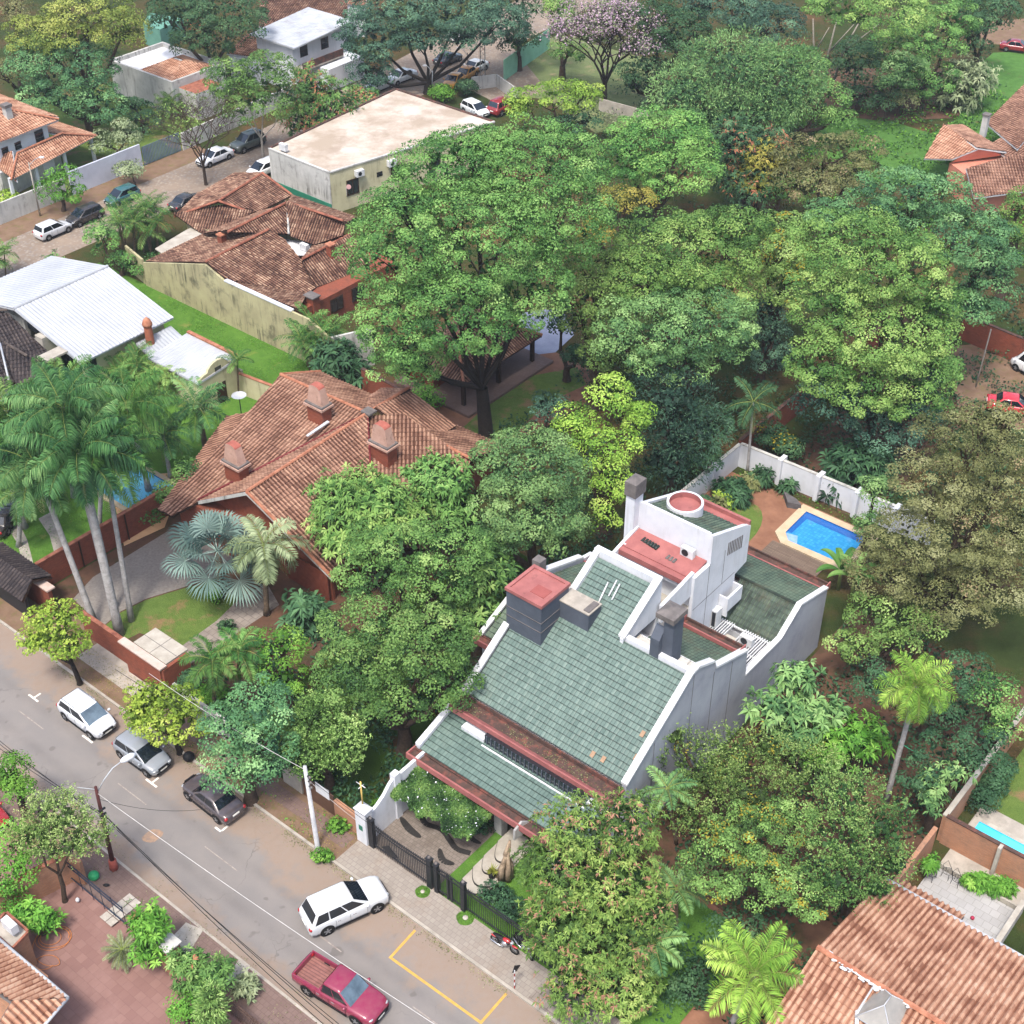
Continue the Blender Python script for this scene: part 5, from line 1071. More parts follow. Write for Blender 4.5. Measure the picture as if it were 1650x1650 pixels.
# right top house
RT = thing('red_gable_house', 'house with orange tile roofs and a small red gable, upper right edge', 'house', at(1600, 260, 0))
for i, q_ in enumerate([P3((1488, 252, 3.4), (1521, 203, 5.0), (1575, 236, 5.0), (1534, 260, 3.4)), P3((1521, 203, 5.0), (1552, 199, 4.4), (1622, 246, 3.8), (1575, 236, 5.0)), P3((1556, 272, 3.6), (1640, 246, 4.4), (1720, 300, 3.0), (1570, 318, 2.6)), P3((1588, 198, 4.2), (1650, 135, 4.6), (1720, 140, 4.6), (1640, 240, 4.2)), P3((1588, 235, 3.6), (1660, 200, 4.6), (1720, 240, 4.2), (1640, 262, 3.6))]):
    tiles('roof_slope', q_, m_orange if i else m_bright, RT, seed=110 + i, **ok_)
mb = MB(); mb.prism([Vector((p.x, p.y, 0)) for p in P3((1530, 262, 3), (1620, 250, 3), (1700, 290, 3), (1580, 300, 3))], 3.0, plain('salmon_plaster', 'c4806c', 'b57360', 1)); q_ = P3((1532, 262, 3.2), (1575, 238, 4.8), (1618, 250, 3.4)); mb.slab(q_, (0.1, .15, 0), plain('salmon_plaster', 'c4806c', 'b57360', 1)); mb.build('wall', RT)
c = at(1583, 220, 3.6); mb = MB(); mb.box(c - UX * .3 - VX * .3, UX * .6, VX * .6, (0, 0, 2.4), m_oldw); mb.box(c - UX * .4 - VX * .4 + Vector((0, 0, 2.4)), UX * .8, VX * .8, (0, 0, .15), m_cap); mb.build('chimney', RT)
# field boards beside the sports field
mb = MB(); a, b = at(812, 130), at(885, 78); wallrun(mb, [a, b], 2.6, .12, plain('mint_board', '86b89a', '74a488', .5)); one(mb, 'field_fence', 'pale green board fence along the sports field', 'fence')
mb = MB(); wallrun(mb, [at(760, 145), at(800, 140), at(835, 165)], 1.6, .15, m_oldw); one(mb, 'low_wall', 'low whitewashed wall by the parked cars at the crossing', 'wall')
mb = MB(); wallrun(mb, [at(965, 178), at(1045, 200)], 1.5, .15, m_conc); one(mb, 'low_wall', 'grey concrete wall at the near edge of the sports field', 'wall')
# lower left house and walls
LL = thing('corner_house', 'house with bright ribbed terracotta roof and grey gutters, bottom left corner', 'house', at(20, 1620, 0))
zg = 3.0
tiles('roof_slope', P3((-5, 1512, zg + .0), (108, 1609, zg), (20, 1612, zg + 1.2), (-60, 1560, zg + 1.2)), m_bright, LL, seed=120, **rk)
tiles('roof_slope', P3((108, 1609, zg), (60, 1665, zg), (-20, 1680, zg + .8), (20, 1612, zg + 1.2)), m_bright, LL, seed=121, **rk)
mb = MB()
for a, b in (P3((-5, 1510, zg), (110, 1608, zg)), P3((110, 1608, zg), (60, 1665, zg))): mb.tube([a, b], .09, m_zincd, 6)
mb.build('gutter', LL)
volume(LL, 'wall', [at(-40, 1520, 0), at(95, 1625, 0), at(50, 1700, 0), at(-60, 1700, 0)], 0, 2.8, m_brickt)
ANb = MB(); q_ = [Vector((p.x, p.y, 0)) for p in P3((-12, 1500, 2.7), (10, 1473, 2.7), (44, 1503, 2.7), (20, 1528, 2.7))]; ANb.prism(q_, 2.7, m_brickt, m_conc)
for i in range(4):
    a, b = q_[i], q_[(i + 1) % 4]; d = b - a; n = Vector((-d.y, d.x, 0)).normalized() * .12; ANb.box(a + Vector((0, 0, 2.7)), d, n, (0, 0, .15), m_ridge_b)
one(ANb, 'brick_outbuilding', 'small tan brick block with flat concrete top beside the corner house', 'outbuilding')
p = at(8, 1497, 3.0); t_ = thing('air_conditioner', 'white air conditioner on the brick block by the corner house', 'air conditioner', p, 0, 'air conditioning units'); mb = MB(); mb.box(p - UX * .2, UX * .9, VX * .4, (0, 0, .6), m_whitec); mb.build('casing', t_)
mb = MB(); wallrun(mb, [at(10, 1487), at(52, 1452), at(118, 1418)], 2.2, .25, m_brickt, cap=1.2, mc=m_ridge_b); wallrun(mb, [at(118, 1418), at(140, 1425)], 2.0, .25, m_brickt); one(mb, 'brick_wall', 'tan brick wall behind the shrub in the red tiled courtyard', 'wall')
SG = railing('sliding_gate', 'dark blue steel sliding gate of the red tiled courtyard', 'gate', -52.2, -46.4, 23.5, 1.7, sp=.9, z0=.05, m=plain('dark_blue_steel', '2c3442', '242b38', 3, .5))
mb = MB(); mb.ubox(-52.7, -52.1, 23.3, 23.9, 0, 2.1, m_gate); one(mb, 'gate_motor_post', 'dark slatted post at the left end of the blue steel gate', 'gate post')
mb = MB(); mb.ubox(-45.3, -44.7, 23.2, 23.7, 0, 2.1, m_brickt); mb.ubox(-45.4, -44.6, 23.1, 23.8, 2.1, 2.2, m_ridge_b); mb.ubox(-42.9, -42.1, 23.1, 23.9, 0, 2.1, m_brickt); mb.ubox(-43.0, -42.0, 23.0, 24.0, 2.1, 2.2, m_oldw); one(mb, 'gate_piers', 'pair of tan brick piers holding the narrow blue gate', 'pier')
railing('narrow_gate', 'narrow dark blue double gate between two brick piers', 'gate', -44.7, -42.9, 23.4, 1.9, sp=.22, z0=.05, m=MATS['dark_blue_steel'])
railing('brown_fence', 'brown vertical bar fence under the flowering bush', 'fence', -42, -33.5, 23.5, 1.6, sp=.13, z0=.1, m=plain('brown_iron', '5d4a42', '4a3a34', 3))
# dark steps / chairs on the terrace right of the white house
mb = MB(); c = at(1305, 1045)
for i in range(3):
    p = W(-27.6, 62.2 + i * 1.0); mb.ubox(-28.4, -26.9, 62.2 + i, 62.9 + i, .5, .56, m_frame)
    for du in (.05, 1.4): mb.ubox(-28.4 + du, -28.35 + du, 62.25 + i, 62.3 + i, 0, .5, m_frame)
one(mb, 'slatted_rack', 'dark wooden slatted rack beside the grey side wall', 'rack')
# ------------------------------------------------------------------ vehicles
m_tyre = plain('tyre_rubber', '1a1a1a', '141414', 8, .9); m_rim = plain('alloy_rim', '9a9ca0', '85878b', 4, .35, .5, metal=.6)
m_black = plain('black_trim', '16171a', '121316', 5, .6); m_chrome = plain('chrome', 'c8cace', 'b4b6ba', 5, .2, .5, metal=.8)
m_tail = plain('tail_lamp_red', 'a01822', '8c141c', 4, .25, .6); m_head = plain('headlamp_clear', 'a4a8ac', '8c9094', 4, .15, .7)
m_autog = plain('car_glass', '10161b', '18212a', .8, .05, .9, bmp=0); m_autogl = plain('windscreen_glass', '3c4a54', '5b6c78', .9, .05, .9, bmp=0)
m_plate = plain('number_plate_white', 'dcdcd6', 'd0d0ca', 5, .6)
ST = {
 'suv': dict(st=[(-.5, .80, .78, .42), (-.49, .98, .90, .30), (-.44, 1.08, .96, .26), (-.3, 1.10, 1, .26), (0, 1.08, 1, .26), (.2, 1.08, 1, .26), (.3, 1.06, .99, .26), (.40, 1.0, .97, .26), (.465, .90, .9, .30), (.492, .72, .68, .38), (.5, .55, .5, .42)], cab=(-.475, .25, -.385, .045), H=1.80),
 'hatch': dict(st=[(-.5, .72, .78, .36), (-.488, .90, .90, .26), (-.43, .99, .97, .22), (-.2, .98, 1, .22), (.1, .96, 1, .22), (.25, .93, .99, .22), (.36, .86, .95, .22), (.45, .74, .85, .25), (.49, .58, .68, .32), (.5, .46, .55, .36)], cab=(-.465, .31, -.39, .07), H=1.53),
 'sedan': dict(st=[(-.5, .70, .76, .36), (-.49, .84, .88, .26), (-.44, .92, .95, .22), (-.3, .92, 1, .22), (0, .90, 1, .22), (.2, .89, 1, .22), (.32, .83, .98, .22), (.43, .73, .9, .24), (.485, .58, .72, .30), (.5, .46, .56, .36)], cab=(-.37, .25, -.22, .05), H=1.45),
 'pickup': dict(st=[(-.5, .98, .9, .45), (-.495, 1.02, .96, .4), (-.42, 1.02, .99, .40), (-.12, 1.02, 1, .35), (.1, 1.04, 1, .30), (.22, 1.06, 1, .30), (.34, 1.02, .98, .32), (.43, .94, .93, .34), (.485, .78, .8, .4), (.5, .60, .68, .46)], cab=(-.14, .255, -.10, .10), H=1.76),
 'van': dict(st=[(-.5, .9, .86, .3), (-.49, 1.15, .95, .26), (-.3, 1.2, 1, .26), (0, 1.2, 1, .26), (.3, 1.15, 1, .26), (.43, 1.0, .95, .28), (.49, .75, .8, .32), (.5, .6, .66, .38)], cab=(-.49, .42, -.47, .27), H=2.1),
}
def car(kind, name, label, cat, pos, heading, L_, Wd, colour, group=None, roofrails=False, detail=True, lightglass=False, face=None):
    d = ST[kind]; t_ = thing(name, label, cat, pos, heading, group); mp = paint('car_paint_' + colour, colour)
    hw = Wd / 2; H = d['H']; K = dict(parent=t_, local=True)
    st = d['st']; fr = np.array([s[0] for s in st]); xs = np.concatenate([np.linspace(-.5, -.44, 5), np.linspace(-.42, .40, 16), np.linspace(.42, .5, 7)])
    TZ, HW, ZB = (np.interp(xs, fr, [s[k] for s in st]) for k in (1, 2, 3))
    V_, F = [], []
    for x, tz, w_, zb in zip(xs, TZ, HW, ZB):
        w_ = w_ * hw; half = [(.86 * w_, zb), (.97 * w_, zb + .06), (w_, zb + .22), (w_, (zb + tz) * .55), (.985 * w_, tz - .12), (.94 * w_, tz - .04), (.84 * w_, tz), (.45 * w_, tz + .03)]
        ring = [(-y, z) for y, z in half] + [(0, tz + .04)] + [(y, z) for y, z in half[::-1]]
        V_ += [(x * L_, y, z) for y, z in ring]
    n = 17
    for i in range(len(xs) - 1):
        for k in range(n - 1): F.append((i * n + k, (i + 1) * n + k, (i + 1) * n + k + 1, i * n + k + 1))
        F.append((i * n + n - 1, (i + 1) * n + n - 1, (i + 1) * n, i * n))
    F.append(tuple(range(n))); F.append(tuple(range((len(xs) - 1) * n, len(xs) * n))[::-1])
    mb = MB()
    if kind == 'pickup':      # open bed: leave out the top faces behind the cab
        keep = []
        for f in F:
            if len(f) == 4:
                cx = sum(V_[j][0] for j in f) / 4 / L_; cz = min(V_[j][2] for j in f); cy = max(abs(V_[j][1]) for j in f)
                if -.485 < cx < -.14 and cz > .9 and cy < hw * .93: continue
            keep.append(f)
        F = keep
    mb.faces(V_, F, mp, True); body = mb.build('body', **K)
    x0, x1, r0, r1 = [q * L_ for q in d['cab']]
    zb = float(np.interp(x0 / L_, xs, TZ)); zf = float(np.interp(x1 / L_, xs, TZ)); lo_w, hi_w = hw * .93, hw * (.78 if kind != 'van' else .86)
    lo = [Vector((x0, -lo_w, zb - .05)), Vector((x1, -lo_w * .94, zf - .05)), Vector((x1, lo_w * .94, zf - .05)), Vector((x0, lo_w, zb - .05))]
    hi = [Vector((r0, -hi_w, H - .06)), Vector((r1, -hi_w, H - .05)), Vector((r1, hi_w, H - .05)), Vector((r0, hi_w, H - .06))]
    mb = MB(); nx, ny = 8, 6
    G = []
    for i in range(nx + 1):
        for j in range(ny + 1):
            a, b = i / nx, j / ny; p = hi[0].lerp(hi[1], a).lerp(hi[3].lerp(hi[2], a), b); p.z += .075 * (1 - (2 * b - 1) ** 4) * (1 - .6 * abs(2 * a - 1) ** 3); p.x += .10 * (a - .3) * (1 - (2 * b - 1) ** 2); G.append(p)
    mid = [lo[1].lerp(lo[2], .5) + Vector((.02, 0, 0)), hi[1].lerp(hi[2], .5) + Vector((.02, 0, 0))]
    hc = sum(hi, Vector()) / 4 + Vector((0, 0, .10))
    for a, b in ((0, 1), (2, 3), (3, 0), (1, 2)): mb.face([lo[a], lo[b], hi[b], hi[a]], mp, True)
    for a, b in ((0, 1), (1, 2), (2, 3), (3, 0)): mb.face([hi[a], hi[b], hc], mp, True)
    mb.build('cabin', bevel=.13, **K)
    def panel(name, q, a0, a1, b0, b1, m, off=.012):
        f = lambda a, b: q[0].lerp(q[1], a).lerp(q[3].lerp(q[2], a), b)
        P = [f(a0, b0), f(a1, b0), f(a1, b1), f(a0, b1)]; nn = (P[1] - P[0]).cross(P[3] - P[0]).normalized(); c = sum(P, Vector()) / 4
        if nn.dot(c - Vector((0, 0, .8))) < 0: nn = -nn; P = P[::-1]
        m_ = MB(); m_.face([p + nn * off for p in P], m); return m_.build(name, **K)
    mb = MB(); g = m_autogl if lightglass else m_autog
    o_ = Vector((.012, 0, .012)); A1, B1, C1, D1 = lo[1].lerp(hi[1], .1), mid[0].lerp(mid[1], .1), mid[0].lerp(mid[1], .93), lo[1].lerp(hi[1], .93)
    A2, D2 = lo[2].lerp(hi[2], .1), lo[2].lerp(hi[2], .93)
    A1, D1, A2, D2 = A1.lerp(B1, .06), D1.lerp(C1, .06), A2.lerp(B1, .06), D2.lerp(C1, .06)
    mb.face([p + o_ for p in (A1, B1, C1, D1)], g, True); mb.face([p + o_ for p in (B1, A2, D2, C1)], g, True); mb.build('windscreen', **K)
    panel('rear_window', [lo[3], lo[0], hi[0], hi[3]], .07, .93, .25, .92, m_autog)
    for s_, q in ((0, [lo[0], lo[1], hi[1], hi[0]]), (1, [lo[3], lo[2], hi[2], hi[3]])):
        cuts = ((.05, .30), (.325, .62), (.645, .93)) if kind in ('suv', 'van') else ((.06, .47), (.50, .92)) if kind != 'sedan' else ((.10, .50), (.53, .90))
        for a, b in cuts: panel('side_window', q, a, b, .14, .9, m_autog)
    r = .36 if kind in ('suv', 'pickup') else .31
    zz = Vector((0, 0, 0))
    for fx in ((.315 if kind != 'van' else .33), -.30):
        for sy in (-1, 1):
            c = Vector((fx * L_, sy * (hw - .10), r)); n_ = Vector((0, sy, 0))
            mb = MB(); mb.tube([Vector((c.x, sy * (hw + .002), r + .02)), Vector((c.x, sy * (hw + .006), r + .02))], r * 1.17, m_black, 22, True, False); mb.build('wheel_arch', **K)
            mb = MB(); mb.tube([c - n_ * .08, c + n_ * .085, c + n_ * .112], [r, r, r * .93], m_tyre, 22, True, True); wh = mb.build('wheel', **K)
            if detail:
                mb = MB()
                for k in range(5):
                    a = 6.2832 * k / 5 + .3; p = c + n_ * .118; e = Vector((math.cos(a), 0, math.sin(a))) * r * .64; s2 = Vector((-math.sin(a), 0, math.cos(a))) * r * .11
                    mb.face([p - s2 * 1.2, p + s2 * 1.2, p + e + s2, p + e - s2] if sy > 0 else [p - s2 * 1.2, p + e - s2, p + e + s2, p + s2 * 1.2], m_rim)
                mb.tube([c + n_ * .113, c + n_ * .117], r * .66, m_black, 16, True, False); mb.tube([c + n_ * .112, c + n_ * .1225], r * .13, m_rim, 8, True, False)
                mb.build('rim', wh, local=True)
    xf, xr = L_ / 2, -L_ / 2
    for sy in (-1, 1):
        mb = MB(); mb.ell((xf * .925, sy * hw * .66, float(np.interp(.46, xs, TZ)) - .08), .13, hw * .17, .055, m_head, 10, 6); mb.build('headlight', **K)
        mb = MB(); mb.ell((xr * .965, sy * hw * .80, zb - .18), .10, hw * .15, .13, m_tail, 10, 6); mb.build('tail_light', **K)
        mb = MB(); mb.ell((x1 - .28, sy * (hw + .09), zf + .07), .09, .12, .085, mp, 10, 6); mb.build('mirror', **K)
        if detail:
            for hx in (.02, -.17): mb = MB(); mb.lbox(hx * L_, hx * L_ + .2, sy * hw - .012, sy * hw + .022, zb - .24, zb - .20, m_chrome if kind in ('suv', 'pickup') else mp); mb.build('door_handle', **K)
            mb = MB(); mb.lbox(-.2 * L_, .2 * L_, sy * hw * .985 - .03, sy * hw * .985 + .03, ST[kind]['st'][4][3] - .02, ST[kind]['st'][4][3] + .10, m_black); mb.build('sill', **K)
            mb = MB()
            for dx in (.195, -.015, -.19): mb.lbox(dx * L_, dx * L_ + .012, sy * hw - .01, sy * hw + .003, .38, zb - .1, m_black)
            mb.build('door_seam', **K)
    mb = MB(); mb.lbox(xf - .06, xf + .012, -hw * .42, hw * .42, .50, .68, m_black); mb.lbox(xf - .02, xf + .02, -.24, .24, .44, .54, m_plate); mb.lbox(xf - .1, xf + .008, -hw * .62, hw * .62, .34, .42, m_black); mb.build('grille', **K)
    mb = MB(); mb.lbox(xr - .02, xr + .02, -.24, .24, .66, .77, m_plate); mb.build('number_plate', **K)
    mb = MB(); mb.lbox(-.44 * L_, .42 * L_, -hw * .8, hw * .8, .2, .3, m_black); mb.build('underbody', **K)
    if roofrails:
        mb = MB()
        for sy in (-1, 1): mb.tube([(r0 + .1, sy * hi_w * .93, H + .0), (r0 + .2, sy * hi_w * .93, H + .05), (r1 - .2, sy * hi_w * .93, H + .05), (r1 - .1, sy * hi_w * .93, H)], .018, m_chrome, 5)
        mb.build('roof_rails', **K)
    if kind == 'pickup':
        mb = MB(); b0, b1 = -.485 * L_, -.145 * L_; bl = plain('bed_liner', '8a5f58', '6f4b46', 3, .8)
        mb.lbox(b0, b1, -hw * .86, hw * .86, .62, .66, bl)
        for i in range(9): y = -hw * .75 + i * hw * 1.5 / 8; mb.lbox(b0 + .02, b1 - .02, y - .02, y + .02, .66, .675, plain('bed_rib', '6a4a45', '5c403c', 3))
        mb.lbox(b0, b0 + .05, -hw * .86, hw * .86, .66, 1.04, mp); mb.lbox(b1 - .05, b1, -hw * .86, hw * .86, .66, 1.04, mp)
        for sy in (-1, 1): mb.lbox(b0 - .02, b1, min(sy * hw * .86, sy * hw * .93), max(sy * hw * .86, sy * hw * .93), .66, 1.05, mp)
        mb.build('cargo_bed', **K)
    return t_
def hd(x0, y0, x1, y1, z=.7): d = at(x1, y1, z) - at(x0, y0, z); return math.atan2(d.y, d.x)
def onroad(x, y, z=.75): p = at(x, y, z); return Vector((p.x, p.y, .012))
AU, AV = AA, AA + R(90)
car('suv', 'white_suv', 'large white SUV turning off the street towards the driveway gate', 'SUV', onroad(555, 1453, .9), hd(515, 1480, 602, 1441), 4.8, 1.86, 'c0c4c8')
car('pickup', 'red_pickup', 'magenta red double cab pickup truck with an open cargo bed', 'pickup truck', onroad(549, 1590, .9), hd(500, 1560, 600, 1621, 1), 5.2, 1.86, '7c1c3e', lightglass=True)
car('hatch', 'white_crossover', 'white crossover parked at the kerb ahead of the grey hatchback', 'car', onroad(140, 1149), AU, 4.15, 1.77, 'c0c4ca', 'cars parked along the street kerb', roofrails=True, lightglass=True)
car('hatch', 'grey_hatchback', 'silver grey hatchback parked between the white crossover and the dark sedan', 'car', onroad(229, 1210), AU + .02, 3.85, 1.7, '7f868e', 'cars parked along the street kerb')
car('sedan', 'dark_sedan', 'dusty dark grey sedan parked under the blue green tree', 'car', onroad(342, 1281), AU + math.pi - .03, 4.3, 1.7, '3f3a40', 'cars parked along the street kerb')
G2 = 'cars parked on the cobbled street'
car('hatch', 'silver_hatchback', 'small silver hatchback parked on the cobbled street by the pale wall', 'car', onroad(85, 367), AV, 3.8, 1.66, 'b9bcc0', G2)
car('hatch', 'black_hatchback', 'black hatchback parked between the silver one and the teal SUV', 'car', onroad(136, 345), AV + math.pi, 4.0, 1.7, '191a1e', G2)
car('hatch', 'teal_suv', 'small dark teal SUV parked on the cobbled street', 'SUV', onroad(196, 314), AV + math.pi, 3.9, 1.62, '1d5054', G2)
car('sedan', 'black_sedan', 'black sedan parked close to the brown tiled roof', 'car', onroad(303, 322), AV, 4.3, 1.7, '23262b', G2)
car('sedan', 'white_sedan', 'white sedan parked behind the bare tree', 'car', onroad(345, 250), AV + math.pi, 4.5, 1.74, 'd4d6da', G2)
car('suv', 'grey_green_suv', 'dark grey green SUV parked ahead of the white sedan', 'SUV', onroad(399, 228), AV + math.pi, 4.3, 1.76, '4a5450', G2)
car('hatch', 'white_car', 'white car showing only its front at the corner of the cream building', 'car', onroad(424, 270), AV + math.pi, 4.2, 1.74, 'dadcde', G2)
car('sedan', 'white_sedan', 'white sedan parked beneath the huge dark tree', 'car', onroad(646, 121), AV + math.pi - .05, 4.5, 1.75, 'd6d9db', G2)
car('sedan', 'pale_sedan', 'pale sedan half hidden by the reddish shrub near the crossing', 'car', onroad(610, 135), AV + math.pi, 4.4, 1.72, 'b4b8ba', G2)
car('sedan', 'yellow_taxi', 'yellow orange taxi parked at the crossing', 'car', onroad(731, 128), AV + math.pi + .3, 4.3, 1.72, 'c88a1c', G2)
car('sedan', 'orange_car', 'orange car half hidden behind the yellow taxi', 'car', onroad(750, 117), AV + math.pi + .2, 4.2, 1.7, 'b07a2a', G2)
wc = onroad(766, 174); wcar = car('hatch', 'white_car', 'white car with an open front door beside the red car', 'car', wc, AU - .2, 4.0, 1.7, 'cfd4d8', G2)
mb = MB(); mb.slab([(.5, -.85, .3), (.95, -1.6, .3), (.95, -1.6, 1.0), (.5, -.85, 1.0)], (.04, .03, 0), MATS['car_paint_cfd4d8']); mb.build('open_door', wcar, local=True)
car('suv', 'red_car', 'dark red SUV parked by the light green umbrella shaped tree', 'SUV', onroad(811, 170), AV, 4.3, 1.75, '7d1522', G2)
car('sedan', 'white_car', 'white car in the shade behind the lattice mast', 'car', onroad(764, 106), AV + math.pi, 4.2, 1.7, 'c9ccce', G2)
car('sedan', 'dark_car', 'dark car under the trees beyond the crossing', 'car', onroad(722, 92), AV, 4.3, 1.7, '2c3034', G2)
car('sedan', 'white_car', 'white car glimpsed between the dark trees at the top', 'car', onroad(742, 52), AV, 4.3, 1.7, 'd0d3d5', G2)
car('van', 'white_van', 'white van at the right edge near the brick wall', 'van', onroad(1675, 590, 1.0), AU + math.pi - .3, 4.9, 1.85, 'dfe1e3')
car('sedan', 'red_car', 'bright red car behind the big brownish tree, right edge', 'car', onroad(1634, 650), AU + .4, 4.3, 1.7, 'b3162a')
car('sedan', 'dark_red_car', 'dark red car on the dirt road, top right corner', 'car', onroad(1640, 73), AU + .3, 4.3, 1.7, '7c1020')
car('sedan', 'black_car', 'black car in the grass garden at the left edge', 'car', onroad(8, 830), AV + .5, 4.3, 1.7, '1c1f24')
car('sedan', 'red_car', 'red and dark car hidden by the bushes at the lower left edge', 'car', onroad(-32, 1303), AU, 4.2, 1.7, '8c1420')

# motorcycles
def motorbike(label, pos, heading, col):
    t_ = thing('motorcycle', label, 'motorcycle', pos, heading); K = dict(parent=t_, local=True); mp = paint('bike_' + col, col)
    for x in (-.62, .62):
        mb = MB(); c = Vector((x, 0, .3)); n = 18; V_, F = [], []
        for i in range(n):
            a = 6.2832 * i / n
            for k in range(6): b = 6.2832 * k / 6; r = .255 + .045 * math.cos(b); V_.append((c.x + r * math.cos(a), .045 * math.sin(b), c.z + r * math.sin(a)))
        for i in range(n):
            for k in range(6): F.append((i * 6 + k, ((i + 1) % n) * 6 + k, ((i + 1) % n) * 6 + (k + 1) % 6, i * 6 + (k + 1) % 6))
        mb.faces(V_, F, m_tyre, True); w_ = mb.build('wheel', **K)
        mb = MB()
        for k in range(6): a = 3.1416 * k / 6; e = Vector((math.cos(a), 0, math.sin(a))) * .22; mb.tube([c - e, c + e], .008, m_rim, 4)
        mb.build('spokes', w_, local=True)
    mb = MB(); mb.ell((.15, 0, .80), .27, .14, .13, mp, 12, 8); mb.build('fuel_tank', **K)
    mb = MB(); mb.ell((-.35, 0, .80), .40, .13, .07, m_black, 12, 6); mb.build('seat', **K)
    mb = MB(); mb.tube([(-.62, 0, .3), (-.1, 0, .45), (.1, 0, .35), (.4, 0, .75)], .035, m_gate, 6); mb.ell((.0, 0, .42), .2, .13, .17, m_chrome, 10, 6); mb.tube([(-.6, .05, .55), (-.3, .08, .7), (.2, .05, .72)], .03, mp, 6); mb.build('frame', **K)
    mb = MB()
    for sy in (-.07, .07): mb.tube([(.62, sy, .3), (.42, sy, .92)], .022, m_chrome, 6)
    mb.build('fork', **K); mb = MB(); mb.tube([(.25, -.36, 1.0), (.38, -.15, .97), (.42, 0, .95), (.38, .15, .97), (.25, .36, 1.0)], .016, m_black, 6); mb.build('handlebar', **K)
    mb = MB(); mb.ell((.5, 0, .85), .09, .09, .1, m_head, 10, 6); mb.build('headlight', **K)
    mb = MB(); mb.tube([(.0, -.14, .32), (-.3, -.16, .3), (-.8, -.17, .42)], [.03, .04, .05], m_chrome, 8); mb.build('exhaust', **K)
    mb = MB(); mb.ell((-.68, 0, .62), .2, .07, .05, mp, 8, 5); mb.ell((.64, 0, .62), .24, .07, .04, mp, 8, 5); mb.build('mudguard', **K)
    return t_
motorbike('red motorcycle parked on the pale pavement by the iron railing', at(813, 1528, .14), AU + .1, 'a01420')
motorbike('dark motorcycle half under the flowering mango tree', at(838, 1538, .14) + VX * .3, AU - .3, '3a2428')

# ------------------------------------------------------------------ poles, lamps, cables
sp = thing('street_lamp', 'dark reddish utility pole with a curved white street lamp arm', 'street lamp', at(184, 1400, 0))
b0 = at(184, 1400, .05); tp = at(154, 1268, 6.95)
mb = MB(); mb.tube([b0, b0.lerp(tp, .12)], [.26, .22], plain('painted_base', 'a0564a', '8a463c', 2)); mb.tube([b0.lerp(tp, .1), b0.lerp(tp, .5), tp], [.15, .12, .09], plain('maroon_pole', '4c2a2a', '3c2020', 2, .8), 8); mb.build('pole', sp)
hp = at(197, 1226, 7.75); a0 = b0.lerp(tp, .93)
mb = MB(); mb.tube([a0, a0.lerp(hp, .3) + Vector((0, 0, .25)), a0.lerp(hp, .65) + Vector((0, 0, .3)), hp], .035, m_zincd, 6); arm = mb.build('arm', sp)
dd = (hp - a0).normalized(); mb = MB(); hd_ = Vector((dd.x, dd.y, 0)).normalized()
mb.tube([hp - hd_ * .1, hp + hd_ * .1, hp + hd_ * .55, hp + hd_ * .8], [.07, .17, .19, .08], m_white, 10); mb.build('lamp_head', sp)
mb = MB()
for z in (.62, .68, .74): p = b0.lerp(tp, z); mb.tube([p - VX * .18 + UX * .05, p + VX * .22 + UX * .1], .07, m_gate, 6)
p = b0.lerp(tp, .97); mb.tube([p, p - UX * .9 - VX * .55], .025, m_zincd, 5); mb.build('insulators', sp)
cp = thing('utility_pole', 'pale concrete utility pole standing at the grass verge', 'utility pole', at(512, 1365, 0))
c0 = at(512, 1366, .05); c1 = at(491, 1235, 6.9); mb = MB(); mb.tube([c0, c0.lerp(c1, .03), c1], [.22, .15, .11], plain('concrete_pole', 'b3b4b6', '9c9ea2', 1.5, .85, stain=('77787a', 1, .55, .6)), 8); mb.build('pole', cp)
mb = MB()
for z in (.90, .84, .78): p = c0.lerp(c1, z); mb.tube([p - UX * .25, p + UX * .28], .05, m_gate, 6); mb.ell(p + UX * .3, .08, .08, .1, m_cap, 6, 4)
mb.build('insulators', cp)
def cable(label, a, b, sag, r=.014, m=None, group=None):
    mb = MB(); n = 14; mb.tube([a.lerp(b, i / n) - Vector((0, 0, sag * 4 * (i / n) * (1 - i / n))) for i in range(n + 1)], r, m or m_black, 4, True)
    return one(mb, 'overhead_cable', label, 'cable', group)
m_cabl = plain('pale_cable', 'b9b6b4', 'a9a6a4', 3)
cable('single pale overhead cable running from the lamp pole over the pickup truck', b0.lerp(tp, .93), at(780, 1702, 5.6), .35, .02, m_cabl)
G3 = 'black cable bundle'; wd_ = ('upper', 'middle', 'lower')
for i, (dx, z) in enumerate(((0, 0), (.18, .12), (.3, -.1))):
    cable(wd_[i] + ' black cable of the bundle running down the near kerb', b0.lerp(tp, .66) + VX * dx * .5 + Vector((0, 0, z)), at(610 - i * 14, 1702, 4.6) + Vector((0, 0, z)), .5, .018, None, G3)
    cable(wd_[i] + ' black cable of the bundle left of the lamp pole', b0.lerp(tp, .66) + VX * dx * .5 + Vector((0, 0, z)), at(-40, 1160 + i * 8, 4.8), .4, .018, None, G3 + ' on the left')
cable('thin black cable crossing the street from the lamp pole', b0.lerp(tp, .86), at(335, 1303, 4.3), .5, .014)
for i, (x, y) in enumerate(((240, 1085), (215, 1085), (185, 1078))): cable(wd_[i] + ' overhead cable running left from the concrete pole', c0.lerp(c1, .96 - .06 * i), at(x, y, 6.4 - .3 * i), .3, .017, m_cabl if i == 0 else None, 'cables left of the concrete pole')
for i, (x, y, z) in enumerate(((598, 1322, 2.9), (592, 1335, 2.7))): cable(wd_[i] + ' drop cable from the concrete pole to the white pillar', c0.lerp(c1, .92 - .06 * i), at(x, y, z), .15, .014, m_cabl if i else None, 'drop cables')
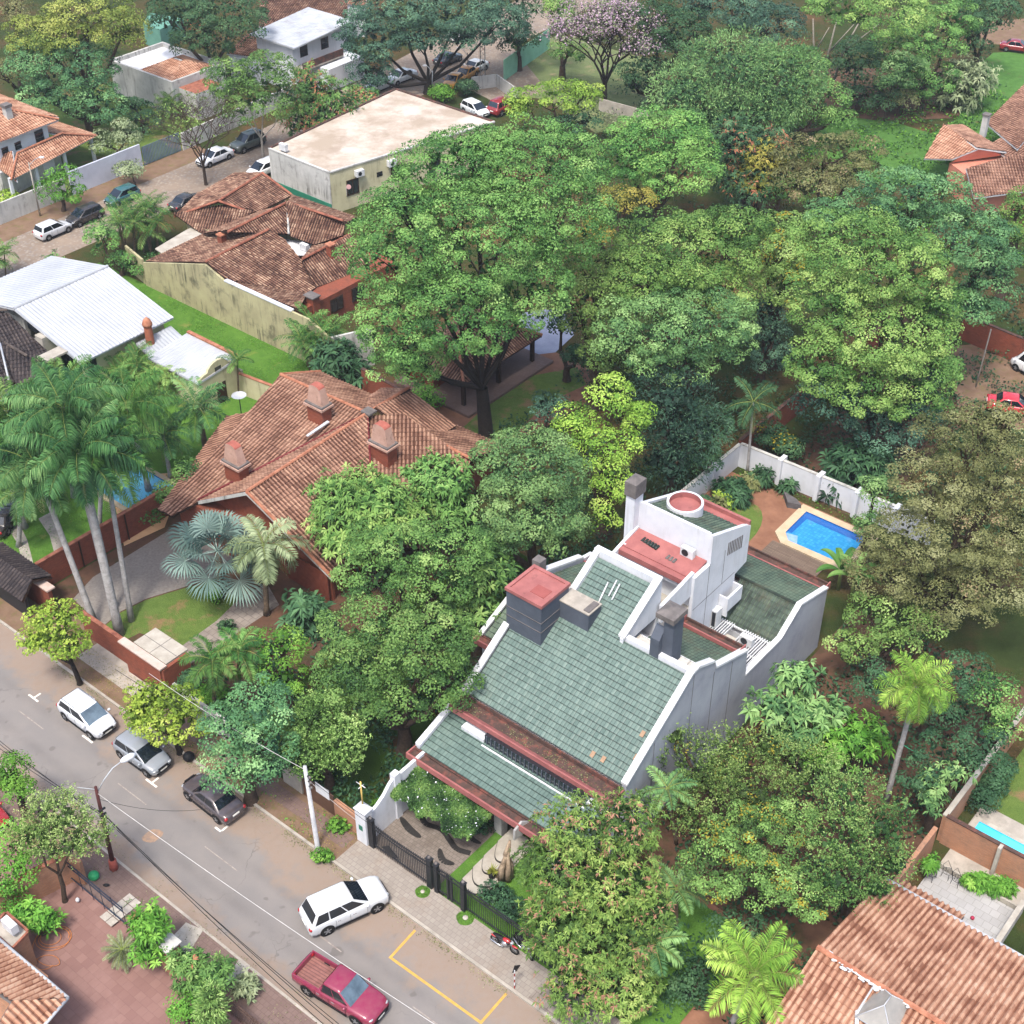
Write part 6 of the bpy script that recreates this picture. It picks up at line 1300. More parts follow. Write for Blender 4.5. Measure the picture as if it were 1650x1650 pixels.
cable('dark overhead cable over the iron railing', c0.lerp(c1, .88), at(980, 1585, 6.0), .5, .014)
cable('thin green line strung from the tall palm', at(1448, 1195, 5), at(1530, 1228, 4), .3, .02, plain('green_line', '2f9a72', '2a8a66'))
ps = thing('striped_post', 'thin red and white striped post with a dark rag on top at the kerb', 'post', at(829, 1592, .12))
q0 = at(829, 1592, .12)
for k in range(6): mb = MB(); mb.tube([q0 + Vector((0, 0, k * .26)), q0 + Vector((0, 0, k * .26 + .26))], .035, m_white if k % 2 else plain('signal_red', '8c2420', '7a1c1a', 3), 6, True, False); mb.build('band', ps)
mb = MB(); mb.slab([q0 + Vector((0, 0, 1.9)), q0 + Vector((-.12, 0, 1.3)), q0 + Vector((.1, 0, 1.45)), q0 + Vector((.3, 0, 1.95))], (0, .04, 0), m_black); mb.build('rag', ps)
def lamp(label, b, t_, hdx, hdy, r=.07, m=None):
    s_ = thing('street_lamp', label, 'street lamp', b); mb = MB(); mb.tube([b, t_], [r * 1.3, r * .8], m or m_conc, 7); mb.build('pole', s_)
    h_ = Vector((hdx, hdy, .5)); mb = MB(); mb.tube([t_ - Vector((0, 0, .3)), t_ + h_ * .6, t_ + h_], .035, m_zincd, 5); mb.ell(t_ + h_ + Vector((hdx, hdy, 0)).normalized() * .25, .3, .22, .1, m_white, 8, 5); mb.build('lamp_head', s_); return s_
lamp('concrete lamp pole by the round green tree', at(65, 348, 0), at(46, 262, 6.2), 1.1, .1)
lamp('grey curved lamp post beside the huge dark trunk', at(696, 148, 0), at(697, 114, 3.2), -.7, .3, .06, m_zincd)
lamp('thin lamp post near the crossing', at(755, 122, 0), at(753, 85, 3.5), -.8, .2, .05, m_gate)
lm = thing('lattice_mast', 'tall white and rusty lattice mast at the crossing', 'mast', at(778, 125, 0)); lb = at(778, 125, 0)
mb = MB(); hh = 17
for a, b in ((-.3, -.3), (.3, -.3), (.3, .3), (-.3, .3)): mb.tube([lb + Vector((a, b, 0)), lb + Vector((a * .8, b * .8, hh))], .05, m_oldw, 4)
for i in range(26):
    z = i * .65
    for (a, b), (c, d) in (((-.3, -.3), (.3, -.3)), ((.3, -.3), (.3, .3)), ((.3, .3), (-.3, .3)), ((-.3, .3), (-.3, -.3))): mb.tube([lb + Vector((a, b, z)), lb + Vector((c, d, z + .65))], .03, m_oldw if i % 8 < 5 else m_ridge_b, 3)
mb.build('lattice', lm)
mb = MB(); mb.tube([at(1572, 624, 0), at(1597, 530, 5)], .06, m_barkp, 6); one(mb, 'leaning_pole', 'thin leaning wooden pole by the parking dirt at the right', 'pole')
mb = MB(); mb.tube([at(560, 330, 0), at(558, 302, 3)], .04, m_oldw, 6); c = at(562, 301, 3.1); mb.tube([c, c + Vector((0, -.04, 0))], .25, plain('sign_rose', 'c9a0a0', 'b98f8f'), 12, True, False); one(mb, 'round_sign', 'small round sign on a thin post below the cream building', 'sign')
mb = MB(); mb.tube([at(307, 1577, .1), at(305, 1566, .8)], .05, m_gate, 6)
# small things
for i, (x, y) in enumerate(((681, 1437), (750, 1479))):
    c = at(x, y, .12); g_ = thing('planting_ring', ('small' if i == 0 else 'larger') + ' round grass ring cut in the pale pavement ' + ('near the white SUV' if i == 0 else 'nearer the motorcycle'), 'planter', c, 0, 'grass rings in the pavement')
    mb = MB(); r0 = .42 if i == 0 else .5; rr_ = [c + Vector((r0 * (1 + .05 * math.sin(5 * a)) * math.cos(a), r0 * math.sin(a), .004)) for a in np.linspace(0, 6.28, 25)[:-1]]; mb.face(rr_, MATS['lawn_bright'])
    rs = random.Random(i)
    for k in range(260):
        a = rs.uniform(0, 6.28); r1 = r0 * math.sqrt(rs.uniform(.15, 1)); p = c + Vector((r1 * math.cos(a), r1 * math.sin(a), 0)); d = Vector((rs.uniform(-.05, .05), rs.uniform(-.05, .05), rs.uniform(.06, .13))); s_ = Vector((rs.uniform(-.02, .02), rs.uniform(-.02, .02), 0)); mb.face([p - s_, p + s_, p + d], MATS['lawn_bright'])
    mb.build('grass', g_); mb = MB(); mb.ell(c + Vector((0, 0, .03)), .13 + .04 * i, .13 + .04 * i, .05, m_concl, 10, 5); mb.build('stump', g_)
mb = MB(); c = at(88, 1512, .02); rs = random.Random(3); pts = []
for i in range(90):
    a = i * .35; r = .75 + .25 * math.sin(i * .13) ; pts.append(c + Vector((r * math.cos(a) + (i > 50) * .2 - i * .004, r * .8 * math.sin(a) - (1.6 if i > 60 else 0) * min(1, (i - 60) / 12) * (i > 60), .03 + .0004 * i)))
mb.tube(pts, .016, plain('orange_hose', 'c8824a', 'b87240'), 5); one(mb, 'garden_hose', 'orange garden hose lying in loose loops on the red tiled courtyard', 'hose')
mb = MB(); mb.ell(at(151, 1411, .35), .32, .3, .3, plain('green_plastic', '2f9a62', '278554', 2, .5), 12, 8); one(mb, 'green_bag', 'bright green plastic bag at the foot of the lamp pole', 'bag')
mb = MB(); mb.ell(at(171, 1426, .2), .2, .1, .08, m_black, 8, 5); one(mb, 'black_bag', 'small black bag on the reddish pavement', 'bag')
mb = MB(); mb.ell(at(304, 1219, .35), .38, .35, .32, m_black, 10, 7); one(mb, 'rubbish_bag', 'black rubbish bag under the second yellow green street tree', 'bag')
mb = MB(); mb.ell(at(125, 1450, .2), .12, .12, .16, m_white, 8, 6); one(mb, 'white_bucket', 'white bucket at the left end of the blue steel gate', 'bucket')
mb = MB(); mb.ell(at(1567, 1479, .15), .12, .12, .12, plain('rose_ball', '9c2f4a', '8a2840', 2), 10, 8); one(mb, 'ball', 'small dark pink ball on the pale tiled patio', 'ball')
for i, (x, y) in enumerate(((1525, 1412), (1540, 1424), (1499, 1415))):
    c = at(x, y, .06); mb = MB(); mb.tube([c + Vector((.28 * math.cos(a), .28 * math.sin(a), .45)) for a in np.linspace(0, 6.28, 13)], .015, m_gate, 4)
    for a in range(4): mb.tube([c + Vector((.26 * math.cos(a * 1.57), .26 * math.sin(a * 1.57), .45)), c + Vector((.32 * math.cos(a * 1.57), .32 * math.sin(a * 1.57), 0))], .015, m_gate, 4)
    for a in range(6): mb.tube([c + Vector((.28 * math.cos(a), .28 * math.sin(a), .45)), c + Vector((0, 0, .47))], .01, m_gate, 3)
    mb.tube([c + Vector((-.26, .1, .45)), c + Vector((-.3, .1, .95)), c + Vector((0, .3, 1.0)), c + Vector((.26, .1, .45))], .015, m_gate, 4)
    one(mb, 'wire_chair', ('wire garden chair nearest the pot plant on the pale patio', 'wire garden chair in the middle of the patio furniture', 'wire garden chair against the tan wall of the patio')[i], 'chair', 'wire chairs on the patio')
# weathered trunk, board and pot by the steps
c = at(813, 1412, .2); dt = thing('dead_trunk', 'gnarled pale dead trunk standing by the curved steps', 'dead tree', c); mb = MB(); rs = random.Random(2)
for k in range(6):
    a = k * 1.05; b_ = c + Vector((.35 * math.cos(a), .3 * math.sin(a), 0)); mb.tube([b_, b_ * .6 + (c + Vector((.1, .1, 0))) * .4 + Vector((rs.uniform(-.1, .1), rs.uniform(-.1, .1), .9)), c + Vector((.15 + rs.uniform(-.12, .12), .1 + rs.uniform(-.12, .12), 1.9)), c + Vector((.3, .2, 2.6 + rs.uniform(-.3, .3)))], [.22, .17, .14, .07], plain('driftwood', 'a8957e', '7b6a58', 3, .95, bmp=1, bs=9, stain=('4f4336', 2.2, .5, .7)), 7)
mb.build('trunk', dt)
c = at(838, 1345, 2.6); mb = MB(); mb.slab([c + UX * -.15 + VX * -.45 + Vector((0, 0, -.1)), c + UX * .1 + VX * .5 + Vector((0, 0, .1)), c + UX * .1 + VX * .55 + Vector((0, 0, .75)), c + UX * -.05 + VX * .1 + Vector((0, 0, 1.05)), c + UX * -.15 + VX * -.4 + Vector((0, 0, .65))], UX * .12, m_tilep); one(mb, 'stone_board', 'pale upright stone slab beside the lower red gutter', 'slab')
c = at(793, 1412, .3); pp = thing('potted_plant', 'small spiky plant in a black pot beside the dead trunk', 'potted plant', c); mb = MB(); mb.tube([c, c + Vector((0, 0, .4))], [.2, .27], m_black, 12); mb.build('pot', pp)
mb = MB(); rs = random.Random(9)
for k in range(60):
    a = rs.uniform(0, 6.28); e = rs.uniform(.3, 1.4); L_ = rs.uniform(.3, .6); d = Vector((math.cos(a) * math.cos(e), math.sin(a) * math.cos(e), math.sin(e))) * L_; s_ = Vector((-math.sin(a), math.cos(a), 0)) * .03; o = c + Vector((0, 0, .4)); mb.face([o - s_, o + s_, o + d * .7 + s_ * .8, o + d], plain('olive_leaf', '6f7a2c', '8a8a3a', 3))
mb.build('leaves', pp)
c = at(1215, 828); mb = MB(); mb.prism([at(1262, 800), at(1282, 812), at(1290, 822), at(1268, 818)], .5, plain('grey_rock', '5d5a5c', '4a4848', 2, .95, bmp=1, bs=5)); one(mb, 'rock', 'grey rock slab between the white wall and the blue pool', 'rock')
# ------------------------------------------------------------------ vegetation
PAL = {
 'mid': ['1c361e', '3e6432', '668c48', '96b26a'], 'yg': ['22401c', '4a7438', '789c50', 'a8c070'], 'mango': ['20321a', '44602c', '6e8a40', 'a2b266'], 'lime': ['38581e', '648c34', '90b24a', 'bccc70'],
 'blue': ['1c3828', '3c6240', '608856', '8cac74'], 'dark': ['16281c', '28462e', '3e6040', '5e8056'], 'darkb': ['182c24', '2a463a', '446450', '688a6a'],
 'olive': ['26381c', '4c6a34', '789850', 'acc27a'], 'brown': ['30381f', '585e38', '787c50', '989a72'], 'pale': ['244228', '4a7044', '729658', '9cba7c'],
 'bright': ['26461c', '447226', '66963a', '92b856'], 'yellow': ['3e5420', '6c8a30', '94ac44', 'b8c668'], 'palm': ['142e16', '2c5226', '4e7636', '8aa862'],
 'palmb': ['102a18', '264c2c', '466f3e', '84a468'], 'silver': ['2e4038', '48605a', '667e76', '8ca298'], 'grey': ['38442e', '5e6c4c', '828e6a', 'a6ae8a'],
 'ygold': ['2e3e1c', '566a2e', '828e42', 'acb062'], 'autumn': ['3a3e1c', '646a2c', '8c883c', 'aa9c52'],
}
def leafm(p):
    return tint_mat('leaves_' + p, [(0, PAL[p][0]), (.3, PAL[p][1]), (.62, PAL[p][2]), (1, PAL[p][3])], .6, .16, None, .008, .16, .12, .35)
BLO = {'pink': plain('pink_blossom', 'a890a0', '927c8c', 5, .9), 'rust': plain('rusty_new_leaves', 'a06c52', '86563e', 5, .9), 'gold': plain('golden_new_leaves', '94882e', '7d7424', 5, .9), 'tan': plain('tan_seed_heads', '8f7f62', '7a6c50', 5, .9), 'white': plain('white_blossom', 'dfe0ec', 'cfd0e0', 5, .9), 'salmon': plain('salmon_panicles', '9c7460', '84604c', 5, .9)}
SEED = [100]
def np_mesh(name, V4, tint, mats, mi=None, parent=None, k=4):
    """V4 (N,k,3) -> mesh of N polygons"""
    N = len(V4); me = bpy.data.meshes.new(name)
    me.vertices.add(N * k); me.vertices.foreach_set('co', V4.reshape(-1).astype(np.float32))
    me.loops.add(N * k); me.loops.foreach_set('vertex_index', np.arange(N * k, dtype=np.int32))
    me.polygons.add(N); me.polygons.foreach_set('loop_start', np.arange(0, N * k, k, dtype=np.int32))
    for m in mats: me.materials.append(m)
    if mi is not None: me.polygons.foreach_set('material_index', mi.astype(np.int32))
    a = me.attributes.new('tint', 'FLOAT', 'FACE'); a.data.foreach_set('value', tint.astype(np.float32))
    me.update(calc_edges=True); return link(name, me, parent)
def nrm(a): return a / np.maximum(np.linalg.norm(a, axis=-1, keepdims=True), 1e-9)
def leaves_at(rs, C, dirs, L_, wr, jn=.38):
    """rhombus leaves at C facing dirs"""
    n = len(C); nn = nrm(dirs + rs.normal(0, jn, (n, 3))); t = nrm(np.cross(nn, rs.normal(0, 1, (n, 3)))); b = np.cross(nn, t)
    L_ = (L_ * rs.uniform(.7, 1.3, n))[:, None]
    return np.stack([C - t * L_ / 2, C - b * L_ * wr / 2, C + t * L_ / 2, C + b * L_ * wr / 2], 1)
def rosettes(rs, C, dirs, L_, wr, k, droop=.35):
    """k lance leaves fanning out from every point"""
    n = len(C); C = np.repeat(C, k, 0); D = np.repeat(dirs, k, 0); m_ = len(C)
    a = nrm(np.cross(D, rs.normal(0, 1, (m_, 3)))); d = nrm(a + D * rs.uniform(-.1, .9, (m_, 1))); L2 = (L_ * rs.uniform(.7, 1.25, m_))[:, None]
    s = nrm(np.cross(d, D + 1e-3)); mid = C + d * L2 * .55 ; tip = C + d * L2 - np.array([0, 0, 1]) * L2 * droop
    return np.stack([C, mid - s * L2 * wr / 2, tip, mid + s * L2 * wr / 2], 1)
def crown(lobes, pal, parent, s=1., style='dome', dens=1., blossom=None, bfrac=.0, tr0=.95, leaf=.195, name='crown', wr=.6, low=-.5, flat=.58):
    SEED[0] += 1; rs = np.random.RandomState(SEED[0])
    if style != 'dome' and tr0 == .95: tr0 = .62
    tr0 *= s; leaf *= s; gap = (1.3 if style == 'dome' else 1.12) * tr0 / math.sqrt(dens)
    LC = np.array([l[:3] for l in lobes]); LR = np.array([l[3:6] for l in lobes])
    TC, TD, TO = [], [], []
    for i in range(len(lobes)):
        rx, ry, rz = LR[i]; area = 4 * math.pi * (((rx * ry) ** 1.6 + (rx * rz) ** 1.6 + (ry * rz) ** 1.6) / 3) ** (1 / 1.6)
        n = max(10, int(area / gap ** 2)); k = np.arange(n) + .5; ph = np.arccos(1 - 2 * k / n); th = math.pi * (1 + 5 ** .5) * k
        d = np.stack([np.cos(th) * np.sin(ph), np.sin(th) * np.sin(ph), np.cos(ph)], 1); d = nrm(d + rs.normal(0, .35 / math.sqrt(n), (n, 3)) * 2)
        d = d[(d[:, 2] > low) | (rs.rand(n) < .25)]
        w_ = 1 + .13 * np.sin(d[:, 0] * 5 + i) * np.sin(d[:, 1] * 4.3 + 2 * i) + rs.normal(0, .09 if style == 'dome' else .07, len(d))
        p = LC[i] + d * LR[i] * w_[:, None]; nn = nrm(d / LR[i])
        keep = np.ones(len(p), bool)
        for j in range(len(lobes)):
            if j != i: keep &= (((p - LC[j]) / LR[j]) ** 2).sum(1) > .62
        keep &= rs.rand(len(p)) > .06
        TC.append(p[keep]); TD.append(nn[keep]); TO.append(np.full(keep.sum(), rs.normal(0, .07)))
    TC = np.concatenate(TC); TD = np.concatenate(TD); n = len(TC)
    tt = np.clip(rs.normal(.5, .13, n) + np.concatenate(TO), .12, .9); R_ = tr0 * rs.uniform(.65, 1.25, n)
    up = np.array([0, 0, 1.]); ax_ = nrm(TD * .65 + up * .75)
    mi = None
    if style == 'dome':
        k = int(max(20, min(150, 84 * (tr0 / .95) ** 2 / (leaf / .27) ** 2))); D = nrm(rs.normal(0, 1, (n * k, 3)) + np.repeat(ax_, k, 0) * 1.15); rr = rs.uniform(.78, 1.06, (n * k, 1)) * np.repeat(R_, k)[:, None]
        P = np.repeat(TC, k, 0) + D * rr * np.array([1, 1, flat]); Q = leaves_at(rs, P, D + up * .35, leaf, wr); T = np.repeat(tt, k) + rs.normal(0, .09, n * k)
    elif style == 'rosette':
        k1 = int(max(3, min(8, 3 * (.26 / (leaf / s)) ** 1.6))); P = np.repeat(TC, k1, 0) + rs.normal(0, .5, (n * k1, 3)) * np.repeat(R_, k1)[:, None]; k = 9
        Q = rosettes(rs, P, nrm(np.repeat(ax_, k1, 0) + rs.normal(0, .3, (n * k1, 3))), leaf * 1.9, .26, k); T = np.repeat(np.repeat(tt, k1), k) + rs.normal(0, .09, n * k1 * k)
        k = k1 * k
    elif style == 'feather':
        k = 26; D = nrm(rs.normal(0, .75, (n * k, 3)) + np.repeat(TD, k, 0) * .9 + up * .1); rr = rs.uniform(.1, 1.5, (n * k, 1)) * np.repeat(R_, k)[:, None]
        P = np.repeat(TC, k, 0) + D * rr - up * (rr ** 2) * .18
        t = nrm(D + rs.normal(0, .25, D.shape) - up * .25); s_ = nrm(np.cross(t, rs.normal(0, 1, t.shape))); L2 = leaf * 1.5 * rs.uniform(.7, 1.3, (n * k, 1))
        Q = np.stack([P, P + t * L2 * .5 - s_ * L2 * .12, P + t * L2, P + t * L2 * .5 + s_ * L2 * .12], 1); T = np.repeat(tt, k) + rs.normal(0, .1, n * k)
    elif style == 'sprig':
        m_ = 9; D = nrm(np.repeat(ax_, m_, 0) * 1.0 + rs.normal(0, .5, (n * m_, 3))); Ls = tr0 * 1.7 * rs.uniform(.6, 1.3, (n * m_, 1)); k1 = 9
        S_ = np.repeat(TC, m_, 0) + rs.normal(0, .22, (n * m_, 3)) * tr0; t = rs.uniform(.05, 1, (n * m_ * k1, 1))
        P = np.repeat(S_, k1, 0) + np.repeat(D * Ls, k1, 0) * t + rs.normal(0, .045, (n * m_ * k1, 3)); Q = leaves_at(rs, P, nrm(rs.normal(0, 1, P.shape)) + up * .5, leaf * .85, .5); k = m_ * k1; T = np.repeat(tt, k) + rs.normal(0, .09, n * k) + (t[:, 0] - .5) * .4
    mats = [leafm(pal)]
    if blossom:
        mats.append(BLO[blossom]); hit = rs.rand(n) < bfrac; mi = (np.repeat(hit, k) & (rs.rand(n * k) < .45)).astype(int)
    # oversized inner filler leaves added to block light, gap shade in their dark tint
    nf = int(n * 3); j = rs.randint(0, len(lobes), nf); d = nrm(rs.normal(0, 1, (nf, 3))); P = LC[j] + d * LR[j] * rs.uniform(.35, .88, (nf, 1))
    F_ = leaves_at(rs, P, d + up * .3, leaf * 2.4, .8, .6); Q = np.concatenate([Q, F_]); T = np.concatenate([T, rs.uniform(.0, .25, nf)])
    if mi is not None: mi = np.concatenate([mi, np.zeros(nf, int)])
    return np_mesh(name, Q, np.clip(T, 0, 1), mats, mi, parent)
def limbs(B, lobes, parent, r, m, lean=None, fork=.35):
    mb = MB(); rs = random.Random(SEED[0]); cz = min(l[2] - l[5] * .3 for l in lobes); cx = sum(l[0] for l in lobes) / len(lobes); cy = sum(l[1] for l in lobes) / len(lobes)
    zf = max(.8, cz * fork + .4); f = Vector((B.x + (cx - B.x) * .2, B.y + (cy - B.y) * .2, zf))
    mb.tube([B + Vector((0, 0, -.1)), B + Vector((0, 0, .25)), B.lerp(f, .55) + Vector((rs.uniform(-.1, .1), 0, 0)), f], [r * 1.5, r * 1.12, r, r * .85], m, 9, False)
    for l in lobes:
        c = Vector(l[:3]) - Vector((0, 0, l[5] * .2)); d = c - f; mid = f + d * .5 + Vector((rs.uniform(-.4, .4), rs.uniform(-.4, .4), -.12 * d.length)); rr = r * .62 / (1 + .1 * len(lobes))
        mb.tube([f, mid, c], [rr * 1.3, rr, rr * .5], m, 6, False)
        for k in range(4):
            e = c + Vector((rs.uniform(-1, 1) * l[3], rs.uniform(-1, 1) * l[4], rs.uniform(0, .9) * l[5])) * .8; mb.tube([mid.lerp(c, .4 + .15 * k), (mid.lerp(c, .7) + e) / 2, e], [rr * .5, rr * .35, rr * .12], m, 5, False)
    return mb.build('trunk', parent)
def tree(label, lobes, pal, zc=None, base=None, r=None, bark=None, name='tree', cat='tree', group=None, dyk=.6, tall=1., fork=.35, nots=False, **k):
    cx = sum(l[0] for l in lobes) / len(lobes); cy = sum(l[1] for l in lobes) / len(lobes)
    if base: B = at(*base, 0)
    else: c = at(cx, cy, zc); B = Vector((c.x, c.y, 0))
    out = []
    for l in lobes:
        dz = l[4] if len(l) > 4 else 0
        p0 = atY(l[0], l[1], B.y); pm = ppm(p0); t = (l[1] - cy) / pm
        p = atY(l[0], l[1], B.y - dyk * t + dz); pm = ppm(p)
        th = math.atan2(CAMH - p.z, p.y); tr = k.get('tr0', .95 if k.get('style', 'dome') == 'dome' else .62) * max(.75, min(1.5, (21 / pm) ** .6)) * .75
        rx = max(.35, l[2] / 2 / pm - tr); hv = max(.3, l[3] / 2 / pm - tr * .8); ry = rx
        q = hv * hv - (ry * math.sin(th)) ** 2
        if q < (.35 * rx * math.cos(th)) ** 2: rz = .38 * rx; ry = max(.4 * rx, math.sqrt(max(.01, hv * hv - (rz * math.cos(th)) ** 2)) / math.sin(th))
        else: rz = min(math.sqrt(q) / math.cos(th), 1.35 * rx + .5)
        if p.z - rz < .3: rz = max(.4, min(rz, p.z - .2 if p.z > .7 else .5)); p.z = max(p.z, rz * .8 + .1)
        out.append((p.x, p.y, p.z, rx, ry, rz))
    pm = ppm(Vector(out[0][:3])); s = max(.75, min(1.5, (21 / pm) ** .6))
    t_ = thing(name, label, cat, B, 0, group)
    crown(out, pal, t_, s=s, **k)
    if not nots: limbs(B, out, t_, r or .035 * max(l[2] for l in out) + .12, bark or m_bark, fork=fork)
    return t_
def bare_tree(label, base, top, spread, n=5, bark=None, pal=None, nleaf=0, blossom=None, r=.14, name='bare_tree', depth=5):
    B = at(*base); SEED[0] += 1; rs = random.Random(SEED[0]); T_ = atY(top[0], top[1], B.y); H_ = T_.z; t_ = thing(name, label, 'tree', B); mb = MB(); ends = []
    def grow(p, d, L_, rr, k):
        q = p + d * L_; mid = p.lerp(q, .5) + Vector((rs.uniform(-.06, .06), rs.uniform(-.06, .06), rs.uniform(0, .05))) * L_
        mb.tube([p, mid, q], [rr, rr * .85, rr * .7], bark or m_barkp, 5 if k > 2 else 4, False)
        ends.append(q)
        if k <= 0: return
        for i in range(3 if k > 1 else 4):
            a = rs.uniform(0, 6.28); e = Vector((math.cos(a), math.sin(a), 0)) * rs.uniform(.5, .95) * spread; grow(q, (d * .75 + e + Vector((0, 0, .18))).normalized(), L_ * rs.uniform(.62, .85), rr * .6, k - 1)
    for i in range(n): a = 6.28 * i / n + rs.uniform(-.3, .3); grow(B + Vector((0, 0, H_ * .22)), Vector((math.cos(a) * .45 * spread, math.sin(a) * .45 * spread, 1)).normalized(), H_ * .26, r * .6, depth - 1)
    mb.tube([B, B + Vector((0, 0, H_ * .24))], [r * 1.3, r * .9], bark or m_barkp, 8, False)
    mb.build('trunk', t_)
    if nleaf:
        rn = np.random.RandomState(SEED[0]); E_ = np.array([e[:] for e in ends]); j = rn.randint(len(E_) // 4, len(E_), nleaf); P = E_[j] + rn.normal(0, .28, (nleaf, 3)); D = rn.normal(0, 1, (nleaf, 3)) + np.array([0, 0, .8])
        mats = [leafm(pal)] + ([BLO[blossom]] if blossom else []); mi = (rn.rand(nleaf) < .6).astype(int) if blossom else None
        np_mesh('foliage', leaves_at(rn, P, D, .26, .6), rn.uniform(.3, .8, nleaf), mats, mi, t_)
    return t_
# ---- palms
def fronds(rs, C, n, L_, pal, parent, e0=(-.35, 1.15), droop=.85, pairs=30, ll=.26, plum=.25, wl=.055, twist=0, name='crown', hang=(.15, .45)):
    quads, tint = [], []; rach = MB()
    for i in range(n):
        a = 2.39996 * i + rs.uniform(-.2, .2); f = i / max(1, n - 1); el = e0[1] + (e0[0] - e0[1]) * f + rs.uniform(-.12, .12); L2 = L_ * rs.uniform(.85, 1.08)
        h = Vector((math.cos(a), math.sin(a), 0)); p = C.copy(); pts = [p.copy()]; N = 12; ang = el
        for k in range(N):
            ang = el - droop * (k / N) ** 1.4 * 1.25; p = p + (h * math.cos(ang) + Vector((0, 0, math.sin(ang)))) * (L2 / N); pts.append(p.copy())
        rach.tube(pts[::2] + [pts[-1]], [.035, .03, .025, .02, .016, .01, .006, .005][:len(pts[::2]) + 1], plain('palm_rachis', '7d8a4a', '6a7a3c', 3), 4, False)
        side = Vector((-h.y, h.x, 0)); tb = rs.uniform(.3, .75)
        for j in range(pairs):
            s = .1 + .9 * j / pairs; x = s * N; k = min(N - 1, int(x)); q = pts[k].lerp(pts[k + 1], x - k); d = (pts[k + 1] - pts[k]).normalized(); nn = side.cross(d).normalized()
            if nn.z < 0: nn = -nn
            le = L_ * ll * math.sin(math.pi * (.12 + .84 * s)) ** .6
            for sg in (-1, 1):
                o = (side * sg * .95 + d * .55 + nn * (rs.uniform(-.15, .35) + rs.uniform(-1, 1) * plum)).normalized(); t1 = q + o * le * .55; t2 = q + o * le - Vector((0, 0, le * rs.uniform(*hang))); w_ = d * wl * L_ / 3
                quads.append((q - w_ * .5, t1 - w_, t2, t1 + w_)); tint.append(tb + rs.uniform(-.15, .15))
    V4 = np.array([[v[:] for v in q] for q in quads]); o = np_mesh(name, V4, np.clip(np.array(tint), 0, 1), [leafm(pal)], None, parent)
    rach.build('rachis', o); return o
def palm(label, base, top, L_, pal='palm', n=20, r=.16, trunk=None, bulge=0, shaft=True, name='palm_tree', group=None, w=None, **k):
    B = at(*base) if w is None else w[0]; C = atY(top[0], top[1], B.y + k.pop('dy', 0)) if w is None else w[1]
    SEED[0] += 1; rs = random.Random(SEED[0]); t_ = thing(name, label, 'palm', B, 0, group); mb = MB(); N = 8
    pts = [B.lerp(C, i / N) + Vector((0, 0, -.05 if i == 0 else 0)) for i in range(N + 1)]; rr = [r * (1.35 if i == 0 else 1 + bulge * math.sin(math.pi * min(1, i / N * 1.1)) - .25 * i / N) for i in range(N + 1)]
    mb.tube(pts, rr, trunk or m_palmt, 12); mb.build('trunk', t_)
    if shaft: mb = MB(); d = (C - B).normalized(); mb.tube([C - d * .9, C - d * .3, C + d * .3], [r * .8, r * .9, r * .4], plain('crownshaft', '5e7d3c', '4f6e34', 2, .6), 10); mb.build('crownshaft', t_)
    fronds(rs, C, n, L_, pal, t_, **k)
    if L_ > 2.4: fronds(rs, C - Vector((0, 0, .35)), 3, L_ * .8, 'brown', t_, e0=(-1.0, -.7), droop=.45, pairs=22, ll=.14, plum=.6, wl=.03, name='dead_fronds')
    return t_
def clump(label, pts, L_, pal, n=9, name='palm_clump', group=None, hs=(1.5, 3.5), stems=7, spread=.8, zb=0., **k):
    c0 = at(*pts, 0) if not isinstance(pts, Vector) else pts; SEED[0] += 1; rs = random.Random(SEED[0]); t_ = thing(name, label, 'palm', c0, 0, group); mb = MB(); tops = []
    for i in range(stems):
        a = 2.4 * i; rr = spread * math.sqrt(i / stems); h = rs.uniform(*hs); b = c0 + Vector((rr * math.cos(a), rr * math.sin(a), 0)); tpt = b + Vector((rr * .6 * math.cos(a), rr * .6 * math.sin(a), h)); mb.tube([b, b.lerp(tpt, .5), tpt], [.07, .06, .05], m_palmb, 6, False); tops.append(tpt)
    mb.build('stems', t_)
    for tpt in tops: fronds(rs, tpt, n, L_, pal, t_, pairs=20, name='crown', **k)
    return t_
